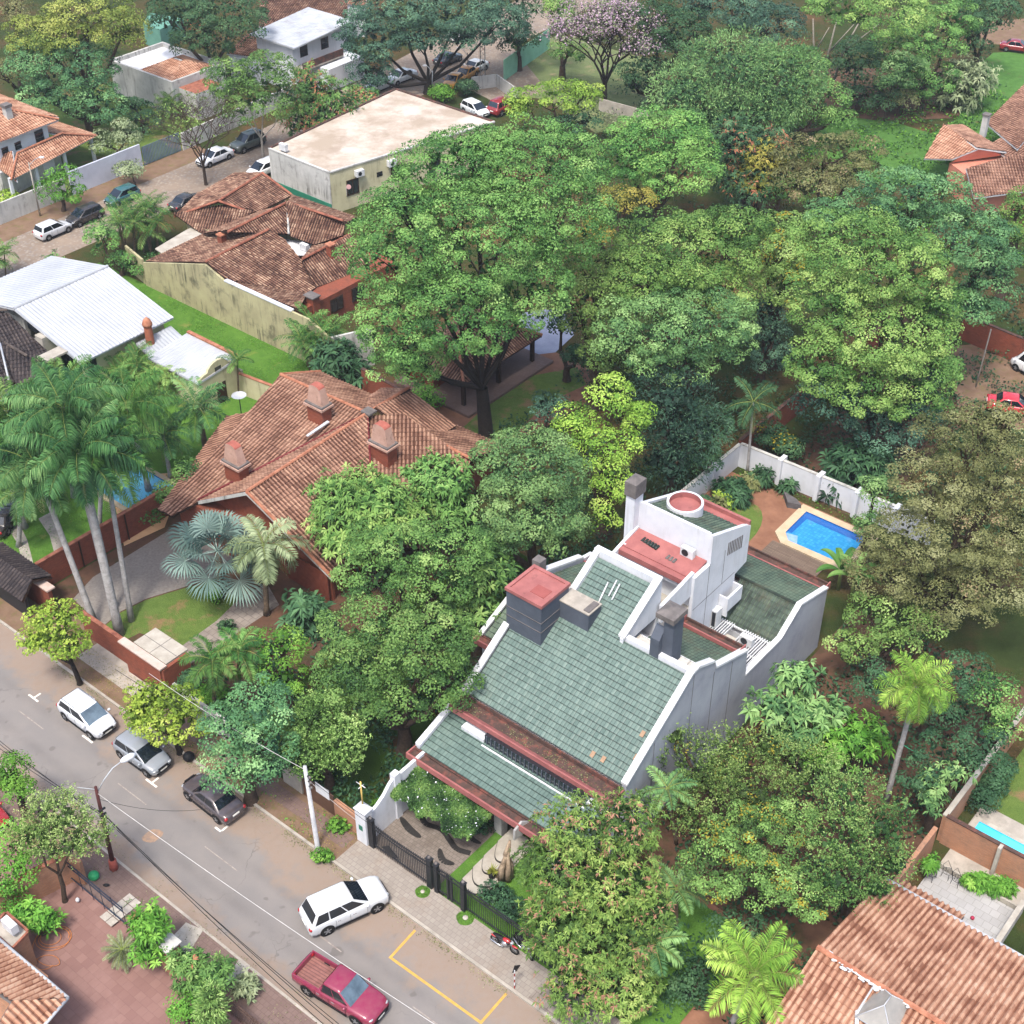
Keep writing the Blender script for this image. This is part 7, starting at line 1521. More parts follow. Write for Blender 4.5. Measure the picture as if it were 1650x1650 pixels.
def fan_palm(label, base, top, R_, n=26, pal='silver'):
    B = at(*base); C = atY(top[0], top[1], B.y); rs = random.Random(8); t_ = thing('fan_palm', label, 'palm', B); mb = MB(); mb.tube([B, C], [.3, .22], m_palmb, 10); mb.build('trunk', t_)
    quads, tint = [], []; pm = MB()
    for i in range(n):
        a = 2.39996 * i; el = 1.25 - 1.75 * i / n; h = Vector((math.cos(a) * math.cos(el), math.sin(a) * math.cos(el), math.sin(el))); Lp = R_ * rs.uniform(.5, .8); q = C + h * Lp - Vector((0, 0, .12 * Lp)); pm.tube([C, C + h * Lp * .6, q], [.05, .035, .025], plain('silver_petiole', '8fa39a', '7c9088', 3), 5, False)
        side = h.cross(Vector((0, 0, 1))).normalized(); nn = side.cross(h).normalized(); fr = R_ * rs.uniform(.5, .62); tb = rs.uniform(.3, .8); K = 34
        for j in range(K):
            b = -2.3 + 4.6 * j / (K - 1); o = (h * math.cos(b) + side * math.sin(b)); b2 = b + 4.6 / K * .45; b1 = b - 4.6 / K * .45
            f = fr * (1 - .12 * abs(b) / 2.3); fold = nn * (.06 if j % 2 else -.03) * fr
            e1 = h * math.cos(b1) + side * math.sin(b1); e2 = h * math.cos(b2) + side * math.sin(b2); dz = Vector((0, 0, -.22 * fr))
            quads.append((q, q + e1 * f * .68 + fold, q + o * f + dz, q + e2 * f * .68 + fold)); tint.append(tb + rs.uniform(-.12, .12))
    o = np_mesh('crown', np.array([[v[:] for v in q] for q in quads]), np.clip(np.array(tint), 0, 1), [leafm(pal)], None, t_); pm.build('petioles', o); return t_
def banana(label, pos, hgt, n=7, pal='palm', name='banana_plant'):
    B = at(*pos); SEED[0] += 1; rs = random.Random(SEED[0]); t_ = thing(name, label, 'plant', B); mb = MB(); mb.tube([B, B + Vector((0, 0, hgt * .5))], [.16, .1], plain('banana_stem', '7d8a52', '6a7442', 3), 8); mb.build('stem', t_)
    V_, T = [], []
    for i in range(n):
        a = 2.4 * i + rs.uniform(-.2, .2); el = rs.uniform(.5, 1.3); L_ = hgt * rs.uniform(.55, .75); h = Vector((math.cos(a), math.sin(a), 0)); side = Vector((-h.y, h.x, 0)); p = B + Vector((0, 0, hgt * .5)); N = 9; prev = None; tb = rs.uniform(.4, .85)
        for k in range(N + 1):
            s = k / N; w_ = hgt * .085 * math.sin(math.pi * min(1, .08 + s * .95)) ** .5; e = el - 1.5 * s * s; p = p + (h * math.cos(e) + Vector((0, 0, math.sin(e)))) * L_ / N; cur = (p - side * w_ + Vector((0, 0, w_ * .3)), p, p + side * w_ + Vector((0, 0, w_ * .3)))
            if prev: V_ += [(prev[0], prev[1], cur[1], cur[0]), (prev[1], prev[2], cur[2], cur[1])]; T += [tb, tb - .08]
            prev = cur
    np_mesh('leaves', np.array([[v[:] for v in q] for q in V_]), np.array(T), [leafm(pal)], None, t_); return t_
def shrub(label, x, y, w_, h_, pal, z=None, name='shrub', cat='shrub', **k):
    pm = ppm(at(x, y, 1)); zz = z if z is not None else max(.4, h_ / 2 / pm * .8); return tree(label, [(x, y, w_, h_)], pal, zc=zz, name=name, cat=cat, r=.08, **k)

# ================================ the trees of the site
# centre
tree('very tall spreading tree with a thick dark trunk in the middle', [(725, 272, 180, 120, 2), (650, 325, 120, 80), (860, 265, 230, 140, 4), (650, 400, 190, 160), (775, 390, 230, 190), (900, 345, 170, 170, 3), (640, 530, 150, 150), (740, 505, 190, 160), (670, 580, 110, 80, 2), (850, 470, 150, 150, 2), (760, 235, 120, 70, 3)], 'mid', base=(783, 703), r=.55, bark=m_barkd, dens=1.15, flat=.6, fork=.45)
tree('wide light green canopy tree behind the white tower', [(1100, 400, 220, 130), (1180, 370, 150, 80), (1040, 440, 150, 110), (1150, 465, 170, 110)], 'yg', zc=13, dens=1.1)
tree('large mid green tree right of the grey blue patio', [(1060, 530, 150, 120), (1130, 520, 160, 120), (1180, 540, 90, 130), (1090, 590, 150, 60), (1000, 540, 100, 110)], 'pale', zc=10, dens=1.1)
tree('olive green domed tree between the tall tree and the wide canopy tree', [(960, 440, 130, 120), (940, 500, 110, 120), (985, 570, 110, 90)], 'olive', zc=9, dens=1.1)
tree('yellowish fine leaved tree behind the wide canopy tree', [(1240, 400, 140, 100), (1265, 450, 100, 120), (1290, 360, 90, 50)], 'olive', zc=11, blossom='gold', bfrac=.25)
tree('huge light green tree standing over the brick walled wood', [(1380, 400, 200, 130), (1440, 430, 180, 130), (1340, 480, 140, 130), (1430, 530, 220, 140), (1500, 500, 100, 130), (1320, 590, 110, 110), (1400, 620, 150, 110), (1470, 610, 130, 140)], 'yg', base=(1400, 735), r=.4, dens=1.1)
tree('dark lower tree under the huge light green tree', [(1340, 640, 120, 110), (1430, 690, 130, 80), (1480, 650, 90, 120)], 'darkb', zc=6)
tree('broad bluish green tree at the right beyond the huge light green tree', [(1470, 310, 200, 90), (1540, 380, 190, 110), (1340, 345, 110, 60), (1590, 440, 100, 140), (1570, 490, 110, 70), (1420, 340, 150, 70), (1610, 390, 60, 80)], 'blue', zc=13, dens=1.1)
tree('bright lime green narrow tree left of the white tower', [(985, 640, 80, 80), (930, 680, 70, 60), (1030, 670, 50, 60), (975, 715, 130, 70), (985, 770, 75, 80), (975, 830, 60, 70)], 'lime', zc=8, dens=1.1)
tree('round pale green tree beside the lime green tree', [(850, 745, 180, 120), (860, 810, 190, 120), (820, 855, 110, 80), (905, 860, 90, 70)], 'pale', zc=8, dens=1.2)
tree('dark feathery tree right of the lime green tree', [(1085, 640, 130, 90), (1100, 690, 150, 90), (1080, 745, 120, 90)], 'darkb', zc=6, style='feather')
tree('small dark blue green tree behind the lime green tree', [(880, 655, 80, 55)], 'darkb', zc=3.5, r=.12)
shrub('round bright green bush between the orange roof and the pavilion', 688, 642, 50, 52, 'bright')
tree('dark small tree left of the olive green domed tree', [(905, 520, 50, 90), (925, 575, 50, 60)], 'dark', zc=4)
tree('golden green shrubby tree between the tall tree and the bright dome', [(1010, 320, 110, 50), (960, 370, 70, 60)], 'autumn', zc=8)
tree('bright green dome shaped tree in the upper middle', [(1060, 225, 160, 100), (1090, 270, 150, 110), (1010, 260, 110, 90), (1105, 205, 80, 60)], 'yg', zc=9, dens=1.2)
tree('mango tree with rusty young leaves behind the bright dome', [(1180, 230, 90, 80), (1235, 235, 90, 70), (1210, 290, 130, 80)], 'dark', zc=7, style='rosette', blossom='rust', bfrac=.3)
tree('yellow leaved mango beside the rusty one', [(1228, 255, 80, 60), (1220, 290, 70, 50)], 'autumn', zc=6.5, style='rosette')
tree('brownish domed tree with faded flowers', [(1330, 250, 180, 80), (1290, 290, 120, 70), (1370, 280, 100, 70)], 'brown', zc=7, dens=1.1, blossom='tan', bfrac=.12)
tree('small green trees below the brownish dome', [(1260, 310, 90, 50)], 'mid', zc=5)
# centre left
tree('large leaved tree in front of the orange roof', [(580, 800, 160, 90), (630, 830, 130, 90), (560, 850, 120, 90)], 'yg', zc=6.5, style='rosette', tr0=.55, leaf=.3)
tree('large leaved tree at the right end of the orange roof', [(705, 770, 110, 80), (720, 810, 90, 60)], 'mid', zc=6, style='rosette', tr0=.55, leaf=.3)
tree('dense green tree behind the water tank of the white house', [(640, 880, 170, 90), (730, 880, 150, 100), (600, 930, 150, 90), (700, 940, 170, 80)], 'mid', zc=8.5, dens=1.2)
tree('plumeria like tree against the white house wall', [(775, 920, 90, 90), (780, 985, 80, 60), (740, 960, 70, 60)], 'mid', zc=6, style='rosette', leaf=.33)
tree('large green tree in front between the lawn and the white house', [(600, 1010, 170, 100), (690, 1030, 170, 110), (570, 1080, 140, 110), (660, 1110, 170, 100), (730, 1090, 100, 90), (610, 1140, 110, 60)], 'mid', zc=7, dens=1.2)
tree('glossy dark green citrus tree by the paved path', [(455, 1040, 80, 80), (460, 1090, 80, 70)], 'bright', zc=4, dens=1.1)
tree('round blue green tree overhanging the dark sedan', [(420, 1125, 110, 80), (375, 1170, 110, 90), (430, 1190, 110, 110), (370, 1235, 90, 90), (440, 1240, 70, 60)], 'blue', zc=4.5, dens=1.2, base=(405, 1290))
tree('olive leaved street side tree beside the concrete pole', [(515, 1165, 90, 90), (550, 1200, 80, 90), (500, 1215, 90, 80)], 'olive', zc=4.2, style='sprig', leaf=.2, tr0=.5)
tree('yellow green street tree nearest the dark gatehouse', [(90, 995, 100, 60), (60, 1030, 70, 50), (110, 1035, 80, 60)], 'yellow', base=(129, 1102), r=.16, dens=1.0, bark=m_barkd, tr0=.45, leaf=.2)
tree('yellow green street tree beside the grey hatchback', [(240, 1120, 80, 50), (285, 1130, 80, 60), (270, 1165, 130, 70), (225, 1150, 60, 50)], 'yellow', base=(290, 1214), r=.16, bark=m_barkd, tr0=.45, leaf=.2)
shrub('dark spiky shrub by the slatted screen', 495, 985, 70, 80, 'dark', style='rosette', leaf=.45)
shrub('low green bush at the gatehouse corner', 305, 1095, 40, 40, 'dark')
for i, (x, y, w_, h_, p) in enumerate(((365, 1010, 30, 18, 'dark'), (345, 960, 22, 40, 'bright'), (545, 1330, 40, 18, 'bright'), (520, 1380, 40, 22, 'bright'))):
    shrub(('dark ground shrub at the lawn edge', 'row of small green plants in the red soil', 'grass tuft beside the crumbling wall', 'grass tuft at the foot of the concrete pole')[i], x, y, w_, h_, p, tr0=.25, leaf=.18)
# top left
tree('big yellow green spreading tree at the top left', [(60, 55, 110, 70), (140, 20, 150, 70), (195, 50, 90, 80), (110, 60, 110, 60)], 'ygold', zc=11, dens=1.1)
tree('bluish green tree in front of the yellow green one, top left', [(60, 95, 110, 70), (120, 110, 140, 90), (70, 150, 90, 60), (160, 165, 90, 80), (110, 160, 90, 60)], 'blue', base=(150, 218), dens=1.1)
tree('dark tree with brown leaves in the top left corner', [(20, 15, 70, 50), (10, 120, 60, 70)], 'brown', zc=8)
tree('dark mango tree with rusty tips at the top edge', [(290, 25, 110, 90), (370, 25, 120, 90), (330, 65, 130, 60)], 'dark', zc=8, dens=1.1, blossom='rust', bfrac=.05)
tree('green tree before the white flat house', [(370, 125, 90, 70), (430, 120, 100, 80), (400, 165, 110, 70), (460, 155, 70, 70)], 'mid', base=(425, 262), r=.14, bark=m_barkp)
tree('mango tree covered in rusty blossom beside the cream building', [(500, 145, 90, 80), (540, 170, 80, 90), (490, 195, 80, 60), (515, 185, 90, 60)], 'mid', zc=4.5, style='rosette', blossom='rust', bfrac=.4)
shrub('small reddish green shrub between mango and cream building', 582, 155, 60, 40, 'mid', blossom='rust', bfrac=.3, z=3)
bare_tree('bare grey tree with thin twigs on the cobbled street', (332, 298), (322, 150), 1.15, 6, m_bark, 'olive', 500, r=.15, depth=6)
tree('round bright green clipped tree behind the black hatchback', [(103, 303, 80, 68)], 'bright', zc=3, base=(103, 340), dens=1.2)
tree('small grey green tree in front of the tall white wall', [(207, 276, 50, 34)], 'grey', base=(218, 298), r=.08)
shrub('yellow green bush in the corner of the two storey house', 14, 318, 34, 28, 'yellow')
tree('sparse bushes in the yard of the two storey house', [(170, 232, 60, 50), (205, 215, 50, 50)], 'grey', zc=2.5, dens=.6)
tree('dark shrubs below the stained white flat house', [(235, 190, 70, 60), (215, 170, 50, 40)], 'dark', zc=2.5)
clump('bright areca palm clump below the white flat house', (280, 190), 1.7, 'palm', hs=(1, 2.2), stems=5)
clump('left clump of areca palms beside the cobbled street', (205, 410), 2.0, 'palm', hs=(2, 4), stems=7, spread=1.3)
clump('right clump of areca palms beside the brown roof', (245, 405), 2.2, 'palm', hs=(2.2, 4.4), stems=7, spread=1.0)
tree('green bush under the areca palms', [(165, 385, 60, 70), (215, 425, 90, 40)], 'mid', zc=2.5, blossom='rust', bfrac=.08)
shrub('small light green plant on the red wall', 83, 420, 26, 20, 'pale', style='rosette', leaf=.2)
clump('palm fronds at the left edge beside the street', (0, 450), 2.0, 'palm', hs=(1.5, 2.5), stems=4)
# top middle
tree('huge dark green tree over the crossing', [(600, 60, 120, 90), (640, 10, 160, 80), (740, 15, 150, 80), (800, 38, 120, 70), (598, 118, 80, 70), (680, 62, 110, 60), (750, 60, 90, 50)], 'darkb', base=(690, 150), r=.5, bark=m_barkd, dens=1.1, fork=.3)
tree('dark tree right of the lattice mast', [(840, 10, 100, 80), (832, 62, 76, 60)], 'dark', zc=6)
shrub('green bushes at the corner of the flat roof', 712, 150, 40, 24, 'bright', z=1.2)
shrub('dark bushes beside the yellow taxi', 752, 140, 36, 28, 'dark', z=1.2)
bare_tree('flowering tree with pink blossom and forked dark trunk', (973, 173), (955, 5), 1.05, 6, m_barkd, 'grey', 7500, 'pink', r=.28, name='flowering_tree', depth=6)
tree('yellow green foliage behind the pink flowering tree', [(900, 15, 60, 50), (915, 85, 70, 40)], 'yg', zc=6, dens=.7)
tree('dark green tree right of the pink flowering tree', [(1060, 40, 110, 80), (1040, 100, 80, 90), (1100, 60, 100, 90), (1020, 130, 60, 60)], 'dark', zc=7)
tree('big soft bamboo like tree', [(1180, 110, 160, 110), (1110, 150, 130, 90), (1250, 130, 160, 120), (1200, 180, 180, 90), (1120, 190, 120, 50)], 'pale', zc=7, style='feather', dens=1.3, tr0=.7)
tree('yellow green tree at the right flank of the bamboo like tree', [(1290, 110, 100, 80), (1320, 160, 110, 70), (1260, 190, 80, 60), (1350, 190, 60, 40)], 'mid', zc=5)
tree('flat umbrella shaped yellow green tree by the red car', [(890, 160, 150, 50), (940, 150, 80, 40), (845, 175, 70, 40)], 'lime', zc=5.5, dens=1.2)
tree('dark tree below the umbrella shaped one', [(930, 195, 90, 50)], 'dark', zc=3.5)
bare_tree('leafless scrub below the pink flowering tree', (985, 222), (985, 180), 1.0, 5, m_barkp, 'grey', 250, r=.05, depth=4)
tree('dark crown at the top edge behind the bamboo like tree', [(1180, 10, 130, 80), (1240, 40, 120, 80), (1130, 5, 80, 60)], 'darkb', zc=10)
tree('tall yellow green crown above bare pale trunks, top right', [(1350, 10, 130, 60), (1440, 20, 140, 80), (1380, 30, 80, 40)], 'yg', zc=14, bark=m_barkp, nots=True)
for i, (b_, t2) in enumerate((((1322, 150), (1310, 30)), ((1330, 150), (1350, 25)), ((1338, 148), (1390, 25)))):
    B = at(*b_); mb = MB(); bt = thing('bare_tree', ('leftmost bare pale trunk in the dark wood', 'middle bare pale trunk in the dark wood', 'bare pale trunk leaning right in the dark wood')[i], 'tree', B, 0, 'bare trunks'); T_ = atY(t2[0], t2[1], B.y - 3); mb.tube([B, B.lerp(T_, .5) + Vector((-.4, 0, .3)), T_], [.18, .13, .06], m_barkp, 6); mb.tube([B.lerp(T_, .5) + Vector((-.4, 0, .3)), T_ + Vector((2, 0, -1))], [.1, .04], m_barkp, 5); mb.build('trunk', bt)
tree('dense dark green tree wall at the top right', [(1450, 90, 110, 110), (1500, 60, 110, 110), (1540, 30, 90, 80), (1500, 130, 100, 80)], 'mid', zc=6.5)
tree('dark tree at the top right behind the dirt road', [(1600, 20, 110, 70), (1570, 60, 70, 80)], 'dark', zc=7)
tree('dark undergrowth trees in the shade of the top right wood', [(1380, 100, 100, 80), (1400, 150, 110, 60)], 'dark', zc=4)
tree('small grey green tree standing on the meadow', [(1460, 105, 70, 50), (1440, 130, 60, 40)], 'pale', base=(1424, 194), r=.09)
tree('pale bushy tree on the meadow near the orange roofs', [(1560, 125, 90, 60), (1545, 155, 80, 40)], 'grey', zc=2.6, style='rosette', leaf=.3)
tree('bare brown shrub on the meadow', [(1450, 160, 60, 40)], 'brown', zc=2, dens=.4)
# right
tree('large brownish olive tree filling the right edge', [(1560, 710, 170, 110), (1620, 760, 120, 140), (1500, 780, 150, 110), (1560, 850, 200, 140), (1460, 870, 150, 110), (1420, 920, 120, 90), (1600, 930, 150, 130), (1520, 960, 150, 110), (1640, 850, 80, 140), (1590, 670, 110, 60), (1625, 672, 80, 50)], 'brown', zc=10, dens=1.0, tr0=.85, leaf=.165, blossom='tan', bfrac=.05, bark=m_bark)
tree('light green shrubby tree left of the brownish tree', [(1410, 790, 60, 70), (1400, 850, 50, 60)], 'pale', zc=5)
tree('green shrubs below the brownish tree by the grey wall', [(1400, 990, 90, 80), (1380, 1040, 90, 60), (1440, 1030, 80, 60), (1480, 1010, 80, 70)], 'olive', zc=4)
tree('umbrella leaved tree beside the grey side wall', [(1280, 1090, 80, 50), (1260, 1140, 120, 60), (1320, 1145, 90, 60), (1290, 1185, 90, 50)], 'pale', zc=4.5, style='rosette', leaf=.36, tr0=.6)
ok2 = dict(zc=5.5, style='sprig', tr0=.7, leaf=.19, fork=.25)
tree('spiky olive green tree touching the grey side wall', [(1125, 1235, 130, 100, 1), (1190, 1220, 110, 90, 2), (1215, 1275, 130, 100), (1295, 1240, 130, 90, 1), (1145, 1310, 130, 100), (1085, 1185, 60, 40, 1), (1240, 1205, 70, 50, 1)], 'olive', blossom='gold', bfrac=.04, **ok2)
tree('golden olive tree between the mango and the clay roof', [(1215, 1345, 130, 100), (1280, 1325, 100, 80, 1), (1150, 1395, 110, 100, -1), (1225, 1415, 120, 90, -1), (1300, 1440, 110, 90, -1)], 'olive', blossom='gold', bfrac=.16, zc=5.2, tr0=.7, leaf=.16, fork=.25)
tree('dark olive green tree overhanging the corner of the clay roof', [(1370, 1285, 120, 90, 1), (1345, 1350, 120, 90), (1425, 1335, 90, 80), (1440, 1390, 70, 60), (1350, 1420, 130, 90, -1), (1410, 1430, 80, 60)], 'mid', **ok2)
tree('dark tree closing the corner left of the white pool wall', [(1150, 690, 80, 80), (1130, 740, 80, 60)], 'dark', zc=4)
tree('flowering mango tree by the iron railing', [(940, 1330, 150, 110), (1010, 1320, 120, 100), (900, 1400, 140, 120), (990, 1410, 170, 130), (900, 1490, 130, 130), (980, 1500, 150, 130), (1000, 1580, 130, 120), (930, 1600, 120, 100), (1050, 1470, 80, 120)], 'mango', zc=5.2, style='rosette', blossom='salmon', bfrac=.2, dens=1.1, tr0=.6, leaf=.17, fork=.25)
tree('bright green bush behind the olive tree', [(1380, 1185, 110, 80), (1330, 1215, 80, 60)], 'bright', zc=3, style='rosette', leaf=.3)
tree('dark tree right of the tall leaning palm', [(1520, 1210, 120, 80), (1490, 1250, 90, 80), (1580, 1200, 90, 80)], 'dark', zc=4.5)
tree('rounded fig tree at the tan wall', [(1505, 1255, 60, 50), (1500, 1290, 70, 50), (1540, 1240, 60, 40)], 'pale', zc=4, style='rosette', leaf=.25)
tree('dark shrubs at the right edge above the pool lawn', [(1620, 1170, 80, 80), (1600, 1120, 100, 70)], 'mid', zc=4)
tree('dark green trees between palm and brownish tree', [(1410, 1100, 80, 90), (1560, 1090, 110, 80), (1540, 1150, 100, 60)], 'dark', zc=4)
tree('low dark trees at the edge of the parking dirt', [(1510, 660, 60, 60), (1530, 600, 50, 60)], 'mid', zc=2.5)
tree('yellow green leaves at the far right above the brick wall', [(1640, 330, 50, 90), (1640, 380, 40, 60)], 'yg', zc=8)
tree('dark garden trees behind the white pool wall', [(1240, 700, 60, 50), (1270, 720, 50, 40)], 'dark', zc=2, blossom='gold', bfrac=.1)
tree('leafy shrubs behind the white wall under the huge tree', [(1380, 740, 100, 60), (1350, 780, 60, 50), (1420, 750, 60, 60)], 'dark', zc=2, style='rosette', leaf=.4)
tree('dark tree over the wood left of the brick boundary', [(1240, 560, 90, 90), (1230, 500, 80, 60)], 'darkb', zc=5)
palm('slender dark palm rising behind the white garden wall', (1204, 762), (1214, 648), 2.5, 'dark', n=9, r=.11, trunk=m_palmt, e0=(-.6, 1.2), shaft=False)
palm('tall queen palm with a bare leaning trunk on the right', (1428, 1290), (1478, 1105), 2.5, 'lime', n=26, r=.17, trunk=m_palmt, plum=.8, pairs=50, wl=.032, e0=(-.9, 1.3), shaft=False, droop=1.35)
palm('light green queen palm at the bottom right of the mango', (1180, 1650), (1215, 1570), 3.0, 'lime', n=20, r=.18, trunk=m_palmt, plum=.7, pairs=54, wl=.032, e0=(-.5, 1.3), shaft=False)
palm('pale palm between mango and olive tree', (1090, 1500), (1090, 1432), 2.0, 'pale', n=10, r=.12, e0=(-.5, 1.0), shaft=False, trunk=m_palmb)
palm('pale drooping palm under the mango crown', (1060, 1590), (1052, 1520), 2.1, 'pale', n=10, r=.12, e0=(-.8, .8), shaft=False, trunk=m_palmb)
palm('pale green palm fronds between the grey wall and the mango', (1090, 1360), (1075, 1270), 1.8, 'pale', n=9, r=.1, e0=(-.3, .9), shaft=False, trunk=m_palmb)
banana('banana plant beside the pool deck', (1350, 950), 3.3)
banana('broad leaved plant at the corner of the grey side wall', (1372, 960), 3.2, 6)
for i, (x, y, w_, h_, p) in enumerate(((1180, 792, 55, 40, 'dark'), (1168, 806, 30, 26, 'yellow'), (1155, 815, 26, 30, 'brown'), (1215, 775, 30, 26, 'brown'), (1228, 770, 28, 40, 'dark'), (1268, 785, 22, 22, 'dark'), (1135, 812, 26, 26, 'dark'))):
    shrub(('dark spiky plant in the corner of the pool garden', 'golden grass tuft in the pool garden', 'purple brown cordyline by the short white wall', 'reddish cordyline against the white wall corner', 'tall dark dracaena against the white wall', 'thin sapling in front of the white wall', 'dark bush at the foot of the short white wall')[i], x, y, w_, h_, p, style='rosette', leaf=.3, tr0=.3)
# left palms
GP = 'royal palms in the gravel forecourt'
palm('thickest royal palm, middle of the forecourt group', (193, 1022), (126, 728), 4.2, 'palmb', n=25, r=.29, bulge=.12, group=GP, plum=.55, pairs=84, wl=.03, ll=.25, droop=.95, hang=(.3, .85), dy=2)
palm('left royal palm of the forecourt with a leaning trunk', (154, 1008), (56, 748), 4.0, 'palmb', n=20, r=.22, group=GP, plum=.55, pairs=84, wl=.03, ll=.25, droop=.95, hang=(.3, .85), dy=2)
palm('right royal palm of the forecourt with a slim trunk', (212, 1000), (168, 738), 3.9, 'palm', n=20, r=.19, group=GP, plum=.55, pairs=80, wl=.03, ll=.25, droop=.95, hang=(.3, .85), dy=2)
palm('royal palm rising behind the other three', (183, 985), (100, 655), 4.1, 'palmb', n=20, r=.19, group=GP, plum=.55, pairs=80, wl=.03, ll=.25, droop=.95, hang=(.3, .85), dy=2)
GQ = 'tall palms of the left garden'
palm('palm at the left edge above the black car', (40, 850), (5, 740), 3.8, 'palm', n=18, r=.22, group=GQ, plum=.4, trunk=m_palmt, pairs=72, ll=.25, wl=.03, hang=(.3, .8))
palm('palm with yellow tipped spear behind the royal palms', (120, 800), (95, 640), 3.8, 'palm', n=19, r=.22, group=GQ, plum=.7, pairs=72, ll=.25, wl=.03, hang=(.3, .8))
palm('palm between the royal palms and the small annex', (240, 790), (205, 655), 3.9, 'palm', n=19, r=.22, group=GQ, plum=.7, pairs=72, ll=.25, wl=.03, hang=(.3, .8))
palm('palm with a brown trunk leaning over the orange roof', (335, 740), (318, 655), 3.0, 'palmb', n=17, r=.26, group=GQ, plum=.3, trunk=m_palmb, shaft=False)
palm('palm at the left edge below the charcoal roof', (20, 760), (10, 660), 3.4, 'palm', n=17, r=.2, group=GQ, plum=.4)
palm('small palm over the pale blue pool', (275, 770), (262, 700), 2.8, 'palmb', n=15, r=.18, group=GQ, plum=.35, shaft=False)
palm('slim palm in front of the scalloped gable annex', (385, 640), (382, 580), 1.7, 'palm', n=9, r=.09, plum=.2, trunk=m_palmb, e0=(.0, 1.1))
clump('areca palms beside the round brick stack', (215, 625), 2.0, 'palm', hs=(1.5, 3), stems=6)
clump('areca palms under the white annex', (262, 640), 1.9, 'yg', hs=(1.2, 2.6), stems=6, droop=1.3)
clump('areca palm clump against the mouldy yellow wall', (510, 590), 2.2, 'palm', hs=(2, 4), stems=9, spread=1.1)
tree('dark shrub under the palm clump at the yellow wall', [(540, 575, 80, 60), (575, 600, 50, 50)], 'dark', zc=2, style='rosette', leaf=.4)
tree('climbing plant on the brick wall beside the pale pool', [(275, 795, 60, 50), (300, 760, 50, 40), (235, 825, 50, 40)], 'mid', zc=2, dens=.8, nots=True, name='climbing_plant', cat='climber')
for i, (x, y, w_, h_) in enumerate(((60, 745, 130, 60), (150, 770, 90, 50), (245, 705, 90, 60), (30, 690, 80, 60), (180, 690, 80, 50))):
    tree(('dark shrubs under the left palms near the black car', 'dark shrubs under the royal palms', 'shrubs between the annex and the pale blue pool', 'shrubs at the left edge below the charcoal roof', 'shrubs under the palm with the yellow spear')[i], [(x, y, w_, h_)], 'dark', zc=1.6, nots=True, name='shrub', cat='shrub')
palm('palm crown low over the grass behind the royal palms', (160, 850), (165, 740), 3.2, 'palmb', n=18, r=.18, group=GQ, plum=.7, pairs=50, ll=.2, wl=.045)
palm('palm at the left edge over the wheel tracks', (30, 880), (35, 790), 3.0, 'palmb', n=16, r=.18, group=GQ, plum=.7, pairs=50, ll=.2, wl=.045)
fan_palm('silver blue fan palm between forecourt and orange roof', (358, 960), (350, 888), 3.1, 19)
palm('grey green drooping palm beside the silver fan palm', (430, 990), (425, 880), 3.2, 'grey', n=20, r=.2, plum=.3, trunk=m_palmb, e0=(-.9, 1.2), shaft=False, droop=1.3)
palm('left arching palm beside the round blue green tree', (345, 1150), (345, 1065), 2.5, 'palm', n=16, r=.14, plum=.3, trunk=m_palmb, shaft=False, droop=1.3)
palm('right arching palm beside the citrus tree', (385, 1140), (385, 1050), 2.3, 'palm', n=15, r=.14, plum=.3, trunk=m_palmb, shaft=False, droop=1.3)
shrub('green undergrowth below the arching palms', 340, 1120, 60, 40, 'bright', z=.9)
# bottom left
tree('bright green tree at the left edge above the courtyard', [(15, 1240, 70, 60), (30, 1270, 50, 40)], 'bright', zc=3.5)
tree('sparse olive tree hanging over the lamp pole', [(90, 1310, 110, 70), (120, 1350, 110, 70), (60, 1350, 90, 60)], 'olive', base=(105, 1452), r=.13, dens=.8, blossom='tan', bfrac=.15, style='sprig', leaf=.17, tr0=.45)
tree('green tree left of the sparse olive tree', [(30, 1350, 80, 70), (25, 1400, 80, 70), (10, 1440, 50, 60)], 'bright', zc=2.8)
tree('leafy shrub in front of the tan courtyard wall', [(45, 1470, 60, 40), (75, 1485, 50, 40)], 'bright', zc=1.4, style='rosette', leaf=.26, tr0=.4)
tree('round green bush on the pavement between the two blue gates', [(240, 1490, 65, 60), (240, 1530, 60, 50)], 'bright', base=(243, 1558), r=.08, style='rosette', leaf=.24, tr0=.4)
palm('cycad with a ring of stiff fronds inside the blue gate', (197, 1545), (197, 1530), 1.25, 'grey', n=26, r=.12, trunk=m_palmb, e0=(-.5, .9), shaft=False, droop=.6, pairs=26, ll=.16, plum=.1, name='cycad')
tree('bougainvillea spreading over the brown fence', [(300, 1550, 70, 50), (345, 1565, 70, 50), (320, 1590, 80, 40)], 'mid', zc=1.8, blossom='rust', bfrac=.05, style='rosette', leaf=.22, tr0=.4)
tree('green bush beside the conifer in the bottom left garden', [(298, 1625, 50, 50)], 'bright', zc=1.4)
tree('small pointed conifer in the bottom left garden', [(340, 1600, 30, 30), (340, 1625, 45, 50), (340, 1655, 55, 40)], 'olive', base=(341, 1675), style='feather', tr0=.3, dyk=0., leaf=.2)
shrub('ragged shrub at the lower street fence', 395, 1590, 50, 40, 'grey', style='rosette', leaf=.22, tr0=.35)
for i, (x, y, w_, h_) in enumerate(((800, 1440, 60, 40), (825, 1465, 50, 50), (775, 1330, 40, 30), (612, 1300, 30, 16), (605, 1318, 24, 14))):
    shrub(('dark ground cover beside the curved steps', 'clump of low shrubs behind the iron railing', 'dark shrub under the lower red gutter', 'clipped hedge along the white garden wall', 'hedge end near the white pillar')[i], x, y, w_, h_, 'dark' if i < 3 else 'bright', tr0=.28, leaf=.16)
